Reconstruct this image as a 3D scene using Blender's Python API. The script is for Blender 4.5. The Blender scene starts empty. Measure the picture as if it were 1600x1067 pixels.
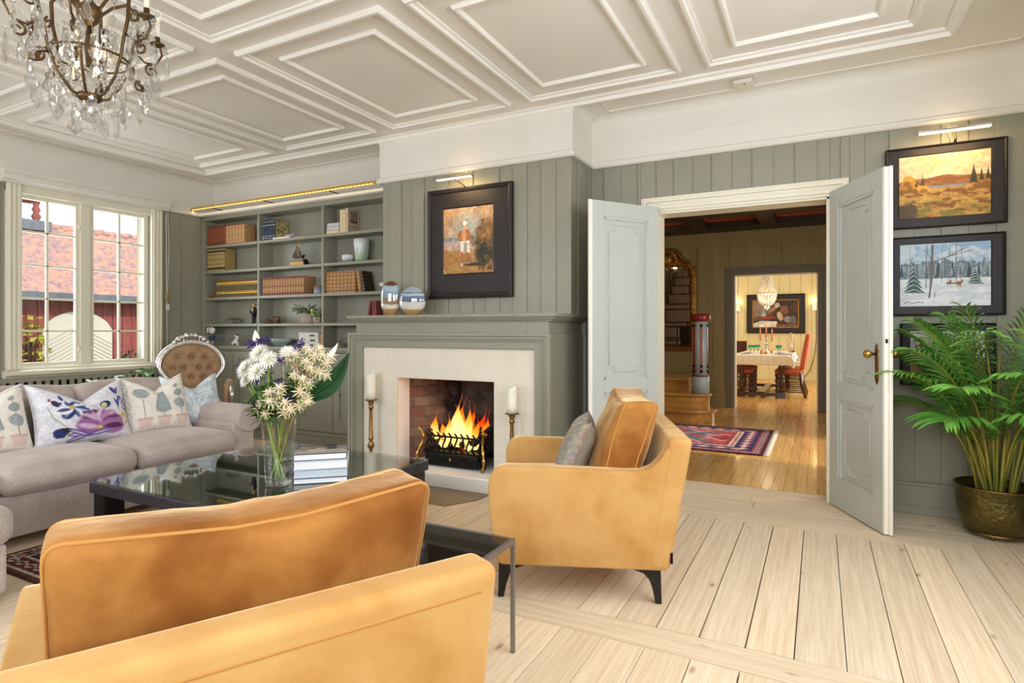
import bpy, bmesh, math, random
import numpy as np
from mathutils import Vector, Matrix, Euler

S = bpy.context.scene
COL = S.collection
random.seed(7)
PI = math.pi
R = math.radians

# ------------------------------------------------------------------ camera, sky, lights, exposure
cam_d = bpy.data.cameras.new('camera')
cam = bpy.data.objects.new('camera', cam_d); COL.objects.link(cam)
cam_d.sensor_width = 36.0
cam_d.lens = 36.0 * 923.0 / 1600.0
cam_d.shift_y = -16.5 / 1600.0
cam_d.clip_start = 0.02
cam.location = (0, 0, 1.2)
cam.rotation_euler = (PI / 2, 0, math.atan(480 / 923.0))
S.camera = cam

W = bpy.data.worlds.new('sky'); S.world = W; W.use_nodes = True
nt = W.node_tree
bg = nt.nodes['Background']
bg.inputs[0].default_value = (0.93, 0.96, 1.0, 1); bg.inputs[1].default_value = 1.5

S.view_settings.view_transform = 'Standard'; S.view_settings.look = 'None'
S.view_settings.gamma = 1.0; S.view_settings.use_curve_mapping = False
S.view_settings.exposure = 0.27
S.cycles.use_denoising = True
S.cycles.max_bounces = 9; S.cycles.diffuse_bounces = 5; S.cycles.glossy_bounces = 4
S.cycles.transmission_bounces = 8; S.cycles.transparent_max_bounces = 16
S.cycles.sample_clamp_indirect = 6.0
S.cycles.caustics_reflective = False; S.cycles.caustics_refractive = False

def lamp(name, kind, loc, energy, col=(1, 1, 1), rot=(0, 0, 0), size=(1, 1), spot=None):
    d = bpy.data.lights.new(name, kind); o = bpy.data.objects.new(name, d); COL.objects.link(o)
    o.location = loc; o.rotation_euler = rot; d.energy = energy; d.color = col
    if kind == 'AREA':
        d.shape = 'RECTANGLE'; d.size, d.size_y = size
    elif kind == 'SUN':
        d.angle = size[0]
    elif kind in ('POINT', 'SPOT'):
        d.shadow_soft_size = size[0]
        if spot: d.spot_size, d.spot_blend = spot
    return o
DAY = (0.90, 0.955, 1.04)
# sun outdoors, from the far right; only reaches the hall floor (through its window) and the barn outside
lamp('sun', 'SUN', (6, 2, 8), 2.3, (1, 0.93, 0.8), (0, R(52), R(-6)), (R(1.2), 0))
# daylight through the windows of the right wall and of the wall behind the camera
lamp('daylight_right_window', 'AREA', (1.23, 1.75, 1.65), 104, DAY, (0, R(78), 0), (1.5, 2.9))
lamp('daylight_rear_window', 'AREA', (-0.3, -1.52, 1.75), 95, DAY, (R(80), 0, 0), (2.6, 1.5))
lamp('daylight_rear_window', 'AREA', (-4.4, -1.52, 1.75), 88, DAY, (R(80), 0, 0), (2.6, 1.5))
# daylight through the left window and the windows of hall and dining room
lamp('daylight_left_window', 'AREA', (-6.75, 3.28, 1.7), 28, (0.93, 0.97, 1), (0, R(-90), 0), (1.5, 1.1))
lamp('daylight_hall_window', 'AREA', (1.2, 6.6, 1.6), 30, (1, .93, .82), (0, R(90), 0), (1.4, 1.6))
lamp('daylight_dining_window', 'AREA', (1.2, 12.6, 1.6), 90, (1, .97, .9), (0, R(90), 0), (1.6, 3.0))
lamp('daylight_dining_far_window', 'AREA', (-3.9, 13.0, 1.6), 60, (1, .97, .9), (0, R(-90), 0), (1.6, 3.0))

# ------------------------------------------------------------------ helpers
def lin(c):
    return tuple((x / 12.92 if x <= 0.04045 else ((x + 0.055) / 1.055) ** 2.4) for x in c)
def C(h):
    h = h.lstrip('#'); return lin([int(h[i:i + 2], 16) / 255 for i in (0, 2, 4)])
def C4(h): return (*C(h), 1.0)

OFF = {}
def thing(name, label, cat, loc=(0, 0, 0), rz=0, group=None, world=True, kind=None):
    o = bpy.data.objects.new(name, None); COL.objects.link(o); o.empty_display_size = .1
    o.location = loc; o.rotation_euler = (0, 0, rz)
    o['label'] = label; o['category'] = cat
    if group: o['group'] = group
    if kind: o['kind'] = kind
    OFF[o] = Vector(loc) if world else Vector((0, 0, 0))
    return o
def tag(o, label, cat, group=None, kind=None):
    o['label'] = label; o['category'] = cat
    if group: o['group'] = group
    if kind: o['kind'] = kind
    return o
def dup(root, loc, rz=0, label=None, group=None, rot=None, scale=None):
    r = root.copy(); COL.objects.link(r); r.location = loc
    r.rotation_euler = rot if rot else (0, 0, rz)
    if scale: r.scale = scale
    if label: r['label'] = label
    if group: r['group'] = group
    for ch in list(root.children):
        c = ch.copy(); COL.objects.link(c); c.parent = r
        for g in list(ch.children):
            d = g.copy(); COL.objects.link(d); d.parent = c
    return r

class MB:
    def __init__(s):
        s.v = []; s.f = []; s.mi = []; s.M = None; s.m = 0; s.uv = []; s.col = []; s.curc = None; s.sm = []; s.smooth = False
    def add(s, vs, fs, uv=None, smooth=None):
        b = len(s.v)
        if s.M is not None: vs = [s.M @ Vector(p) for p in vs]
        s.v += [tuple(p) for p in vs]
        if s.curc is not None: s.col += [s.curc] * len(vs)
        for f in fs:
            s.f.append([i + b for i in f]); s.mi.append(s.m); s.sm.append(s.smooth if smooth is None else smooth)
        return b
    def box(s, x0, y0, z0, x1, y1, z1):
        x0, x1 = min(x0, x1), max(x0, x1); y0, y1 = min(y0, y1), max(y0, y1); z0, z1 = min(z0, z1), max(z0, z1)
        s.add([(x0, y0, z0), (x1, y0, z0), (x1, y1, z0), (x0, y1, z0), (x0, y0, z1), (x1, y0, z1), (x1, y1, z1), (x0, y1, z1)],
              [(0, 3, 2, 1), (4, 5, 6, 7), (0, 1, 5, 4), (1, 2, 6, 5), (2, 3, 7, 6), (3, 0, 4, 7)], smooth=False)
        return s
    def prism(s, pts, a0, a1, axis='z', smooth=False):
        n = len(pts)
        def P(p, a):
            return {'z': (p[0], p[1], a), 'y': (p[0], a, p[1]), 'x': (a, p[0], p[1])}[axis]
        vs = [P(p, a0) for p in pts] + [P(p, a1) for p in pts]
        s.add(vs, [list(range(n - 1, -1, -1)), list(range(n, 2 * n))], smooth=False)
        b = len(s.v) - 2 * n
        for i in range(n):
            j = (i + 1) % n
            s.f.append([b + i, b + j, b + n + j, b + n + i]); s.mi.append(s.m); s.sm.append(smooth)
        return s
    def lathe(s, prof, c=(0, 0, 0), seg=20, cap=True, axis='z', smooth=True, a0=0, wob=None):
        vs = []; n = len(prof)
        for r, z in prof:
            for k in range(seg):
                a = a0 + 2 * PI * k / seg
                rr = r * (wob(a, z) if wob else 1)
                x, y = rr * math.cos(a), rr * math.sin(a)
                p = (x, y, z) if axis == 'z' else ((z, x, y) if axis == 'x' else (x, z, y))
                vs.append((p[0] + c[0], p[1] + c[1], p[2] + c[2]))
        fs = []
        for i in range(n - 1):
            for k in range(seg):
                l = (k + 1) % seg
                fs.append((i * seg + k, i * seg + l, (i + 1) * seg + l, (i + 1) * seg + k))
        if cap:
            if prof[0][0] > 1e-5: fs.append(list(range(seg - 1, -1, -1)))
            if prof[-1][0] > 1e-5: fs.append([(n - 1) * seg + k for k in range(seg)])
        s.add(vs, fs, smooth=smooth); return s
    def cyl(s, c, r, h, seg=16, axis='z', r2=None):
        return s.lathe([(r, 0), (r if r2 is None else r2, h)], c, seg, axis=axis)
    def ball(s, c, r, seg=12, rings=8, sc=(1, 1, 1)):
        vs = [(c[0], c[1], c[2] - r * sc[2])]
        for i in range(1, rings):
            t = -PI / 2 + PI * i / rings
            for k in range(seg):
                a = 2 * PI * k / seg
                vs.append((c[0] + r * sc[0] * math.cos(t) * math.cos(a), c[1] + r * sc[1] * math.cos(t) * math.sin(a), c[2] + r * sc[2] * math.sin(t)))
        vs.append((c[0], c[1], c[2] + r * sc[2]))
        fs = []
        for k in range(seg):
            l = (k + 1) % seg
            fs.append((0, 1 + l, 1 + k))
            for i in range(rings - 2):
                fs.append((1 + i * seg + k, 1 + i * seg + l, 1 + (i + 1) * seg + l, 1 + (i + 1) * seg + k))
            fs.append((1 + (rings - 2) * seg + k, 1 + (rings - 2) * seg + l, len(vs) - 1))
        s.add(vs, fs, smooth=True); return s
    def tube(s, pts, r, seg=8, closed=False, cap=True, flat=1.0):
        pts = [Vector(p) for p in pts]; n = len(pts)
        rs = r if isinstance(r, (list, tuple)) else [r] * n
        up = None; vs = []
        for i, p in enumerate(pts):
            if closed: t = pts[(i + 1) % n] - pts[i - 1]
            else: t = pts[min(i + 1, n - 1)] - pts[max(i - 1, 0)]
            if t.length < 1e-9: t = Vector((0, 0, 1))
            t.normalize()
            if up is None:
                up = Vector((0, 0, 1)) if abs(t.z) < .9 else Vector((1, 0, 0))
            a = up - t * up.dot(t)
            if a.length < 1e-6: a = t.orthogonal()
            a.normalize(); b = t.cross(a); up = a
            for k in range(seg):
                g = 2 * PI * k / seg
                vs.append(p + (a * math.cos(g) * flat + b * math.sin(g)) * rs[i])
        fs = []
        m = n if closed else n - 1
        for i in range(m):
            j = (i + 1) % n
            for k in range(seg):
                l = (k + 1) % seg
                fs.append((i * seg + k, i * seg + l, j * seg + l, j * seg + k))
        if cap and not closed:
            fs.append(list(range(seg - 1, -1, -1))); fs.append([(n - 1) * seg + k for k in range(seg)])
        s.add(vs, fs, smooth=True); return s
    def sheet(s, nu, nv, fn, smooth=True, flip=False):
        vs = [fn(i / (nu - 1), j / (nv - 1)) for j in range(nv) for i in range(nu)]
        fs = []
        for j in range(nv - 1):
            for i in range(nu - 1):
                a = j * nu + i
                q = (a, a + 1, a + nu + 1, a + nu)
                fs.append(q[::-1] if flip else q)
        s.add(vs, fs, smooth=smooth); return s
    def sbox(s, c, size, r=.03, n=6, bulge=(0, 0, 0), fn=None):
        """soft box: rounded edges, faces bulged outward, then deformed by fn"""
        h = [x / 2 for x in size]; r = min(r, *h)
        def axis(hh):
            e = hh - r
            inn = [-e + 2 * e * k / n for k in range(n + 1)]
            ed = [hh - r + r * q for q in (.35, .7, 1.0)]
            return [-x for x in ed[::-1]] + inn + ed
        ax = [axis(hh) for hh in h]; idx = {}; vs = []
        def vid(i, j, k):
            key = (i, j, k)
            if key not in idx:
                q = Vector((ax[0][i], ax[1][j], ax[2][k]))
                e = Vector([max(-(h[t] - r), min(h[t] - r, q[t])) for t in range(3)])
                d = q - e
                m = max(abs(d.x), abs(d.y), abs(d.z))
                p = e + (d.normalized() * m if d.length > 1e-9 else d)
                u = [q[t] / h[t] for t in range(3)]
                for t in range(3):
                    if bulge[t]:
                        a, b = u[(t + 1) % 3], u[(t + 2) % 3]
                        p[t] += bulge[t] * u[t] * (1 - a * a) * (1 - b * b)
                p = p + Vector(c)
                if fn: p = Vector(fn(p.x, p.y, p.z))
                idx[key] = len(vs); vs.append(p)
            return idx[key]
        N = [len(a) for a in ax]; fs = []
        for t in range(3):
            a, b = (t + 1) % 3, (t + 2) % 3
            for side in (0, N[t] - 1):
                for i in range(N[a] - 1):
                    for j in range(N[b] - 1):
                        q = []
                        for di, dj in ((0, 0), (1, 0), (1, 1), (0, 1)):
                            key = [0, 0, 0]; key[t] = side; key[a] = i + di; key[b] = j + dj
                            q.append(vid(*key))
                        fs.append(q if side else q[::-1])
        s.add(vs, fs, smooth=True); return s
    def build(s, name, mats, parent=None, bevel=0, seg=2, sub=0, world=None, solid=0, weld=False):
        me = bpy.data.meshes.new(name)
        off = OFF.get(parent, Vector((0, 0, 0))) if parent is not None else Vector((0, 0, 0))
        me.from_pydata([(p[0] - off.x, p[1] - off.y, p[2] - off.z) for p in s.v], [], s.f)
        if not isinstance(mats, (list, tuple)): mats = [mats]
        for m in mats: me.materials.append(m)
        me.polygons.foreach_set('material_index', s.mi)
        me.polygons.foreach_set('use_smooth', s.sm)
        if s.col and len(s.col) == len(s.v):
            a = me.color_attributes.new('Col', 'FLOAT_COLOR', 'POINT')
            a.data.foreach_set('color', np.array([(*c, 1.0) for c in s.col], dtype=np.float32).ravel())
        if s.uv and len(s.uv) == len(s.v):
            uvl = me.uv_layers.new(name='UVMap')
            li = np.empty(len(me.loops), dtype=np.int32); me.loops.foreach_get('vertex_index', li)
            uvl.data.foreach_set('uv', np.array(s.uv, dtype=np.float32)[li].ravel())
        me.update()
        o = bpy.data.objects.new(name, me); COL.objects.link(o)
        if parent is not None:
            o.parent = parent
            OFF[o] = off
        if weld:
            w = o.modifiers.new('weld', 'WELD'); w.merge_threshold = 1e-4
        if solid:
            m = o.modifiers.new('solid', 'SOLIDIFY'); m.thickness = solid; m.offset = 0
        if bevel:
            m = o.modifiers.new('bevel', 'BEVEL'); m.width = bevel; m.segments = seg; m.limit_method = 'ANGLE'; m.angle_limit = R(40)
            m.harden_normals = False
        if sub:
            m = o.modifiers.new('sub', 'SUBSURF'); m.levels = sub; m.render_levels = sub
        return o
def struct(name, mb, mats, parent=None, **k):
    o = mb.build(name, mats, parent, **k)
    if parent is None: o['kind'] = 'structure'
    return o

# ------------------------------------------------------------------ numpy canvas for patterns (rugs, pictures, prints)
def vnoise(w, h, sx, sy, seed):
    rs = np.random.RandomState(seed)
    g = rs.rand(int(sy) + 3, int(sx) + 3)
    x = np.linspace(0, sx, w); y = np.linspace(0, sy, h)
    xi = x.astype(int); yi = y.astype(int); fx = x - xi; fy = y - yi
    fx = fx * fx * (3 - 2 * fx); fy = (fy * fy * (3 - 2 * fy))[:, None]
    a = g[yi][:, xi]; b = g[yi][:, xi + 1]; c = g[yi + 1][:, xi]; d = g[yi + 1][:, xi + 1]
    return (a * (1 - fx) + b * fx) * (1 - fy) + (c * (1 - fx) + d * fx) * fy
def fbm(w, h, sx, sy, seed, oct=4):
    t = 0; a = 1; n = 0
    for k in range(oct):
        t = t + a * vnoise(w, h, sx * 2 ** k, sy * 2 ** k, seed + k); n += a; a *= .55
    return t / n
class Cv:
    def __init__(s, w, h, col='#ffffff'):
        s.w, s.h = w, h; s.a = np.zeros((h, w, 3)); s.a[:] = s.c(col)
        s.X, s.Y = np.meshgrid((np.arange(w) + .5) / w, (np.arange(h) + .5) / h)
        s.asp = w / h
    @staticmethod
    def c(h):
        h = h.lstrip('#'); return np.array([int(h[i:i + 2], 16) / 255 for i in (0, 2, 4)])
    def put(s, m, col):
        m = np.clip(m, 0, 1)[..., None]
        col = s.c(col) if isinstance(col, str) else np.array(col)
        s.a = s.a * (1 - m) + col * m; return s
    def ell(s, cx, cy, rx, ry, col, rot=0, soft=.15, al=1, wob=0, seed=0):
        dx = (s.X - cx) * s.asp; dy = s.Y - cy; rx = rx * s.asp
        c, n = math.cos(rot), math.sin(rot)
        u = (dx * c + dy * n) / rx; v = (-dx * n + dy * c) / ry
        d = np.sqrt(u * u + v * v)
        if wob: d = d + (fbm(s.w, s.h, 14, 14, seed, 3) - .5) * wob
        return s.put(np.clip((1 - d) / soft + .5, 0, 1) * al, col)
    def poly(s, pts, col, al=1):
        ins = np.zeros((s.h, s.w), bool); n = len(pts)
        for i in range(n):
            x0, y0 = pts[i]; x1, y1 = pts[(i + 1) % n]
            if y0 == y1: continue
            cond = ((y0 > s.Y) != (y1 > s.Y)) & (s.X < (x1 - x0) * (s.Y - y0) / (y1 - y0) + x0)
            ins ^= cond
        return s.put(ins * al, col)
    def line(s, pts, wd, col, al=1):
        for (x0, y0), (x1, y1) in zip(pts[:-1], pts[1:]):
            dx, dy = (x1 - x0) * s.asp, y1 - y0; L = dx * dx + dy * dy + 1e-12
            px, py = (s.X - x0) * s.asp, s.Y - y0
            t = np.clip((px * dx + py * dy) / L, 0, 1)
            d = np.hypot(px - t * dx, py - t * dy)
            s.put(np.clip((wd - d) / (wd * .5) + .5, 0, 1) * al, col)
        return s
    def rect(s, x0, y0, x1, y1, col, al=1):
        return s.put(((s.X >= x0) & (s.X <= x1) & (s.Y >= y0) & (s.Y <= y1)) * al, col)
    def mix(s, n, col, lo=.45, hi=.6, al=1):
        return s.put(np.clip((n - lo) / (hi - lo), 0, 1) * al, col)
    def grain(s, amt, seed=0, sx=None, sy=None):
        n = fbm(s.w, s.h, sx or s.w / 5, sy or s.h / 5, seed, 2) - .5
        s.a = np.clip(s.a * (1 + amt * n[..., None] * 2), 0, 1); return s
    def at(s, u, v):
        i = int(min(s.w - 1, max(0, u * s.w))); j = int(min(s.h - 1, max(0, v * s.h)))
        return lin(s.a[j, i])
def painted(name, cv, fn, mat, parent=None, both=False, solid=0, nu=None, nv=None, world=True):
    """one mesh, a grid of nu x nv points at fn(u, v), every point coloured from the canvas"""
    nu = nu or cv.w; nv = nv or cv.h
    us = np.linspace(0, 1, nu); vs = np.linspace(0, 1, nv)
    P = [fn(u, v) for v in vs for u in us]
    ii = np.clip((us * cv.w).astype(int), 0, cv.w - 1); jj = np.clip((vs * cv.h).astype(int), 0, cv.h - 1)
    cc = cv.a[jj][:, ii].reshape(-1, 3)
    cc = np.where(cc <= .04045, cc / 12.92, ((cc + .055) / 1.055) ** 2.4)
    idx = np.arange(nu * nv).reshape(nv, nu)
    F = np.stack([idx[:-1, :-1], idx[:-1, 1:], idx[1:, 1:], idx[1:, :-1]], -1).reshape(-1, 4)
    off = OFF.get(parent, Vector((0, 0, 0))) if parent is not None else Vector((0, 0, 0))
    me = bpy.data.meshes.new(name)
    me.from_pydata([(p[0] - off.x, p[1] - off.y, p[2] - off.z) for p in P], [], F.tolist())
    a = me.color_attributes.new('Col', 'FLOAT_COLOR', 'POINT')
    a.data.foreach_set('color', np.concatenate([cc, np.ones((len(cc), 1))], 1).astype(np.float32).ravel())
    me.materials.append(mat); me.polygons.foreach_set('use_smooth', [True] * len(me.polygons)); me.update()
    o = bpy.data.objects.new(name, me); COL.objects.link(o)
    if parent is not None: o.parent = parent; OFF[o] = off
    if solid:
        m = o.modifiers.new('solid', 'SOLIDIFY'); m.thickness = solid; m.offset = -1
    return o

# ------------------------------------------------------------------ materials
def nodes(name):
    m = bpy.data.materials.new(name); m.use_nodes = True
    return m, m.node_tree, m.node_tree.nodes['Principled BSDF']
def setp(b, **k):
    for n, v in k.items():
        n = n.replace('_', ' ')
        b.inputs[n].default_value = v
def mat(name, col, rough=.5, metal=0, var=0, vscale=8, bump=0, bscale=60, stretch=(1, 1, 1), sheen=0, coat=0, spec=.5, col2=None, trans=0, ior=1.45, emit=0, ecol=None, bdist=.01, sss=0, det=4, rvar=0):
    m, t, b = nodes(name)
    col = C(col) if isinstance(col, str) else col
    b.inputs['Base Color'].default_value = (*col, 1)
    setp(b, Roughness=rough, Metallic=metal, IOR=ior)
    b.inputs['Specular IOR Level'].default_value = spec
    b.inputs['Transmission Weight'].default_value = trans
    b.inputs['Coat Weight'].default_value = coat; b.inputs['Coat Roughness'].default_value = .08
    if sheen:
        b.inputs['Sheen Weight'].default_value = sheen; b.inputs['Sheen Roughness'].default_value = .35
        b.inputs['Sheen Tint'].default_value = (*[min(1, c * 1.5 + .15) for c in col], 1)
    if sss:
        b.inputs['Subsurface Weight'].default_value = sss; b.inputs['Subsurface Radius'].default_value = (.02, .015, .01)
    if emit:
        b.inputs['Emission Color'].default_value = (*(C(ecol) if ecol else col), 1); b.inputs['Emission Strength'].default_value = emit
    if var or bump or rvar:
        tc = t.nodes.new('ShaderNodeTexCoord'); mp = t.nodes.new('ShaderNodeMapping')
        mp.inputs['Scale'].default_value = stretch
        t.links.new(tc.outputs['Object'], mp.inputs[0])
    if var:
        n = t.nodes.new('ShaderNodeTexNoise'); n.inputs['Scale'].default_value = vscale; n.inputs['Detail'].default_value = det
        t.links.new(mp.outputs[0], n.inputs[0])
        r = t.nodes.new('ShaderNodeValToRGB')
        c2 = (C(col2) if isinstance(col2, str) else col2) if col2 else tuple(c * (1 - var) for c in col)
        r.color_ramp.elements[0].position = .34; r.color_ramp.elements[1].position = .66
        r.color_ramp.elements[0].color = (*c2, 1); r.color_ramp.elements[1].color = (*col, 1)
        t.links.new(n.outputs[0], r.inputs[0]); t.links.new(r.outputs[0], b.inputs['Base Color'])
    if rvar:
        n3 = t.nodes.new('ShaderNodeTexNoise'); n3.inputs['Scale'].default_value = vscale * 1.7
        t.links.new(mp.outputs[0], n3.inputs[0])
        mr = t.nodes.new('ShaderNodeMapRange'); mr.inputs[3].default_value = max(0, rough - rvar); mr.inputs[4].default_value = min(1, rough + rvar)
        t.links.new(n3.outputs[0], mr.inputs[0]); t.links.new(mr.outputs[0], b.inputs['Roughness'])
    if bump:
        n2 = t.nodes.new('ShaderNodeTexNoise'); n2.inputs['Scale'].default_value = bscale; n2.inputs['Detail'].default_value = 3
        t.links.new(mp.outputs[0], n2.inputs[0])
        bp = t.nodes.new('ShaderNodeBump'); bp.inputs['Strength'].default_value = bump; bp.inputs['Distance'].default_value = bdist
        t.links.new(n2.outputs[0], bp.inputs['Height']); t.links.new(bp.outputs[0], b.inputs['Normal'])
    return m
def vmat(name, rough=.6, bump=0, bscale=200, sheen=0, spec=.4, bdist=.004, metal=0, trans=0):
    m, t, b = nodes(name)
    a = t.nodes.new('ShaderNodeAttribute'); a.attribute_name = 'Col'
    t.links.new(a.outputs['Color'], b.inputs['Base Color'])
    setp(b, Roughness=rough, Metallic=metal); b.inputs['Specular IOR Level'].default_value = spec
    b.inputs['Transmission Weight'].default_value = trans
    if sheen: b.inputs['Sheen Weight'].default_value = sheen
    if bump:
        tc = t.nodes.new('ShaderNodeTexCoord'); n2 = t.nodes.new('ShaderNodeTexNoise'); n2.inputs['Scale'].default_value = bscale
        t.links.new(tc.outputs['Object'], n2.inputs[0])
        bp = t.nodes.new('ShaderNodeBump'); bp.inputs['Strength'].default_value = bump; bp.inputs['Distance'].default_value = bdist
        t.links.new(n2.outputs[0], bp.inputs['Height']); t.links.new(bp.outputs[0], b.inputs['Normal'])
    return m
def plankmat(name, dark, light, rough=.45, grain=1.0, coat=0, knots=True, spec=.4):
    """boards: UV is (metres along, metres across) with an own offset per board; Col carries the board's own tint"""
    m, t, b = nodes(name); N = t.nodes.new; L = t.links.new
    uv = N('ShaderNodeUVMap'); uv.uv_map = 'UVMap'
    mp = N('ShaderNodeMapping'); mp.inputs['Scale'].default_value = (.9, 34, 1); L(uv.outputs[0], mp.inputs[0])
    n1 = N('ShaderNodeTexNoise'); n1.inputs['Scale'].default_value = 1.6; n1.inputs['Detail'].default_value = 6; n1.inputs['Distortion'].default_value = .9
    L(mp.outputs[0], n1.inputs[0])
    mp2 = N('ShaderNodeMapping'); mp2.inputs['Scale'].default_value = (3, 90, 1); L(uv.outputs[0], mp2.inputs[0])
    n2 = N('ShaderNodeTexNoise'); n2.inputs['Scale'].default_value = 1.5; n2.inputs['Detail'].default_value = 3; L(mp2.outputs[0], n2.inputs[0])
    r = N('ShaderNodeValToRGB'); r.color_ramp.elements[0].position = .3; r.color_ramp.elements[1].position = .68
    r.color_ramp.elements[0].color = (*C(dark), 1); r.color_ramp.elements[1].color = (*C(light), 1)
    mx = N('ShaderNodeMath'); mx.operation = 'MULTIPLY_ADD'; mx.inputs[1].default_value = .35 * grain
    L(n2.outputs[0], mx.inputs[0])
    mm = N('ShaderNodeMath'); mm.operation = 'MULTIPLY'; mm.inputs[1].default_value = .68; L(n1.outputs[0], mm.inputs[0]); L(mm.outputs[0], mx.inputs[2])
    L(mx.outputs[0], r.inputs[0])
    at = N('ShaderNodeAttribute'); at.attribute_name = 'Col'
    ml = N('ShaderNodeMix'); ml.data_type = 'RGBA'; ml.blend_type = 'MULTIPLY'; ml.inputs[0].default_value = 1
    L(r.outputs[0], ml.inputs[6]); L(at.outputs['Color'], ml.inputs[7])
    out = ml.outputs[2]
    if knots:
        mp3 = N('ShaderNodeMapping'); mp3.inputs['Scale'].default_value = (3.2, 7.5, 1); L(uv.outputs[0], mp3.inputs[0])
        v = N('ShaderNodeTexVoronoi'); v.inputs['Scale'].default_value = 1.0; L(mp3.outputs[0], v.inputs[0])
        kr = N('ShaderNodeValToRGB'); kr.color_ramp.elements[0].position = .03; kr.color_ramp.elements[0].color = (.36, .22, .12, 1)
        kr.color_ramp.elements[1].position = .12; kr.color_ramp.elements[1].color = (1, 1, 1, 1)
        L(v.outputs['Distance'], kr.inputs[0])
        mk = N('ShaderNodeMix'); mk.data_type = 'RGBA'; mk.blend_type = 'MULTIPLY'; mk.inputs[0].default_value = .75
        L(out, mk.inputs[6]); L(kr.outputs[0], mk.inputs[7]); out = mk.outputs[2]
    L(out, b.inputs['Base Color'])
    rr = N('ShaderNodeMapRange'); rr.inputs[3].default_value = rough - .08; rr.inputs[4].default_value = rough + .1; L(n1.outputs[0], rr.inputs[0]); L(rr.outputs[0], b.inputs['Roughness'])
    b.inputs['Specular IOR Level'].default_value = spec; b.inputs['Coat Weight'].default_value = coat; b.inputs['Coat Roughness'].default_value = .12
    bp = N('ShaderNodeBump'); bp.inputs['Strength'].default_value = .12; bp.inputs['Distance'].default_value = .003
    L(n2.outputs[0], bp.inputs['Height']); L(bp.outputs[0], b.inputs['Normal'])
    return m
def glass(name, col=(1, 1, 1), rough=0, ior=1.45):
    m, t, b = nodes(name)
    setp(b, Roughness=rough, IOR=ior); b.inputs['Transmission Weight'].default_value = 1; b.inputs['Base Color'].default_value = (*col, 1)
    return m
def pane(name, tint=(1, 1, 1), base=.05, gain=.7, power=4.0):
    """thin pane: light goes straight through, a part is mirrored by angle"""
    m = bpy.data.materials.new(name); m.use_nodes = True; t = m.node_tree
    t.nodes.remove(t.nodes['Principled BSDF'])
    out = t.nodes['Material Output']
    tr = t.nodes.new('ShaderNodeBsdfTransparent'); tr.inputs[0].default_value = (*tint, 1)
    gl = t.nodes.new('ShaderNodeBsdfGlossy'); gl.inputs['Roughness'].default_value = 0
    lw = t.nodes.new('ShaderNodeLayerWeight'); lw.inputs[0].default_value = .5
    pw = t.nodes.new('ShaderNodeMath'); pw.operation = 'POWER'; pw.inputs[1].default_value = power; t.links.new(lw.outputs['Facing'], pw.inputs[0])
    fr = t.nodes.new('ShaderNodeMath'); fr.operation = 'MULTIPLY_ADD'; fr.inputs[1].default_value = gain; fr.inputs[2].default_value = base; t.links.new(pw.outputs[0], fr.inputs[0])
    mx = t.nodes.new('ShaderNodeMixShader')
    t.links.new(fr.outputs[0], mx.inputs[0]); t.links.new(tr.outputs[0], mx.inputs[1]); t.links.new(gl.outputs[0], mx.inputs[2])
    t.links.new(mx.outputs[0], out.inputs[0])
    return m

M = {}
M['sage'] = mat('sage_paint', '#949280', .42, var=.06, vscale=3, bump=.03, bscale=90)
M['sage_case'] = mat('sage_case_paint', '#929080', .4, var=.05, vscale=3)
M['white'] = mat('white_paint', '#e2ddd2', .45, var=.03, vscale=4)
M['ceil'] = mat('ceiling_paint', '#ece7de', .55, var=.03, vscale=2)
M['cream'] = mat('cream_paint', '#e6e0cc', .42, var=.04, vscale=5)
M['door'] = mat('door_paint', '#bfc3bd', .38, var=.04, vscale=4)
M['edge'] = mat('door_edge_lit', '#f1ece0', .4)  # whiter door paint: light on the free edges is put into the colour
M['olive'] = mat('olive_boards', '#9c8c5e', .5, var=.15, vscale=3, stretch=(1, 1, .3))
M['olivetrim'] = mat('olive_trim', '#7d7462', .45)
M['yellow'] = mat('yellow_boards', '#d8cb98', .5, var=.08, vscale=3)
M['plaster'] = mat('fire_plaster', '#e6ddcb', .8, bump=.35, bscale=38, bdist=.012, var=.05, vscale=6)
M['chalk'] = mat('chalk_plaster', '#f2efe9', .8, bump=.2, bscale=30)
M['black'] = mat('black_iron', '#1b1a1a', .45, metal=.6, bump=.2, bscale=80)
M['brass'] = mat('brass', '#c9a04c', .25, metal=1, var=.25, vscale=20)
M['oldbrass'] = mat('old_brass', '#9a7a4a', .38, metal=1, var=.35, vscale=30)
M['gold'] = mat('gilding', '#b88438', .42, metal=.6, var=.4, vscale=25, bump=.3, bscale=45, col2='#7a4c1c')
M['silver'] = mat('silver_leaf', '#cfcac2', .3, metal=.85, var=.3, vscale=25)
M['darkwood'] = mat('dark_wood', '#3a2216', .35, var=.4, vscale=10, stretch=(1, 1, .2))
M['glass'] = glass('clear_glass')
def softglass(name, clear, ior=1.5, tint=(1, 1, 1)):
    m = bpy.data.materials.new(name); m.use_nodes = True; t = m.node_tree; b = t.nodes['Principled BSDF']
    b.inputs['Transmission Weight'].default_value = 1; b.inputs['Roughness'].default_value = 0; b.inputs['IOR'].default_value = ior
    tr = t.nodes.new('ShaderNodeBsdfTransparent'); tr.inputs[0].default_value = (*tint, 1); mx = t.nodes.new('ShaderNodeMixShader'); mx.inputs[0].default_value = clear
    t.links.new(b.outputs[0], mx.inputs[1]); t.links.new(tr.outputs[0], mx.inputs[2]); t.links.new(mx.outputs[0], t.nodes['Material Output'].inputs[0])
    return m
M['crystal'] = softglass('crystal', .5)
M['pane'] = pane('window_pane')
M['vcol'] = vmat('painted_canvas', .55)
M['vcloth'] = vmat('printed_cloth', .85, bump=.25, bscale=500, bdist=.002)
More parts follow.
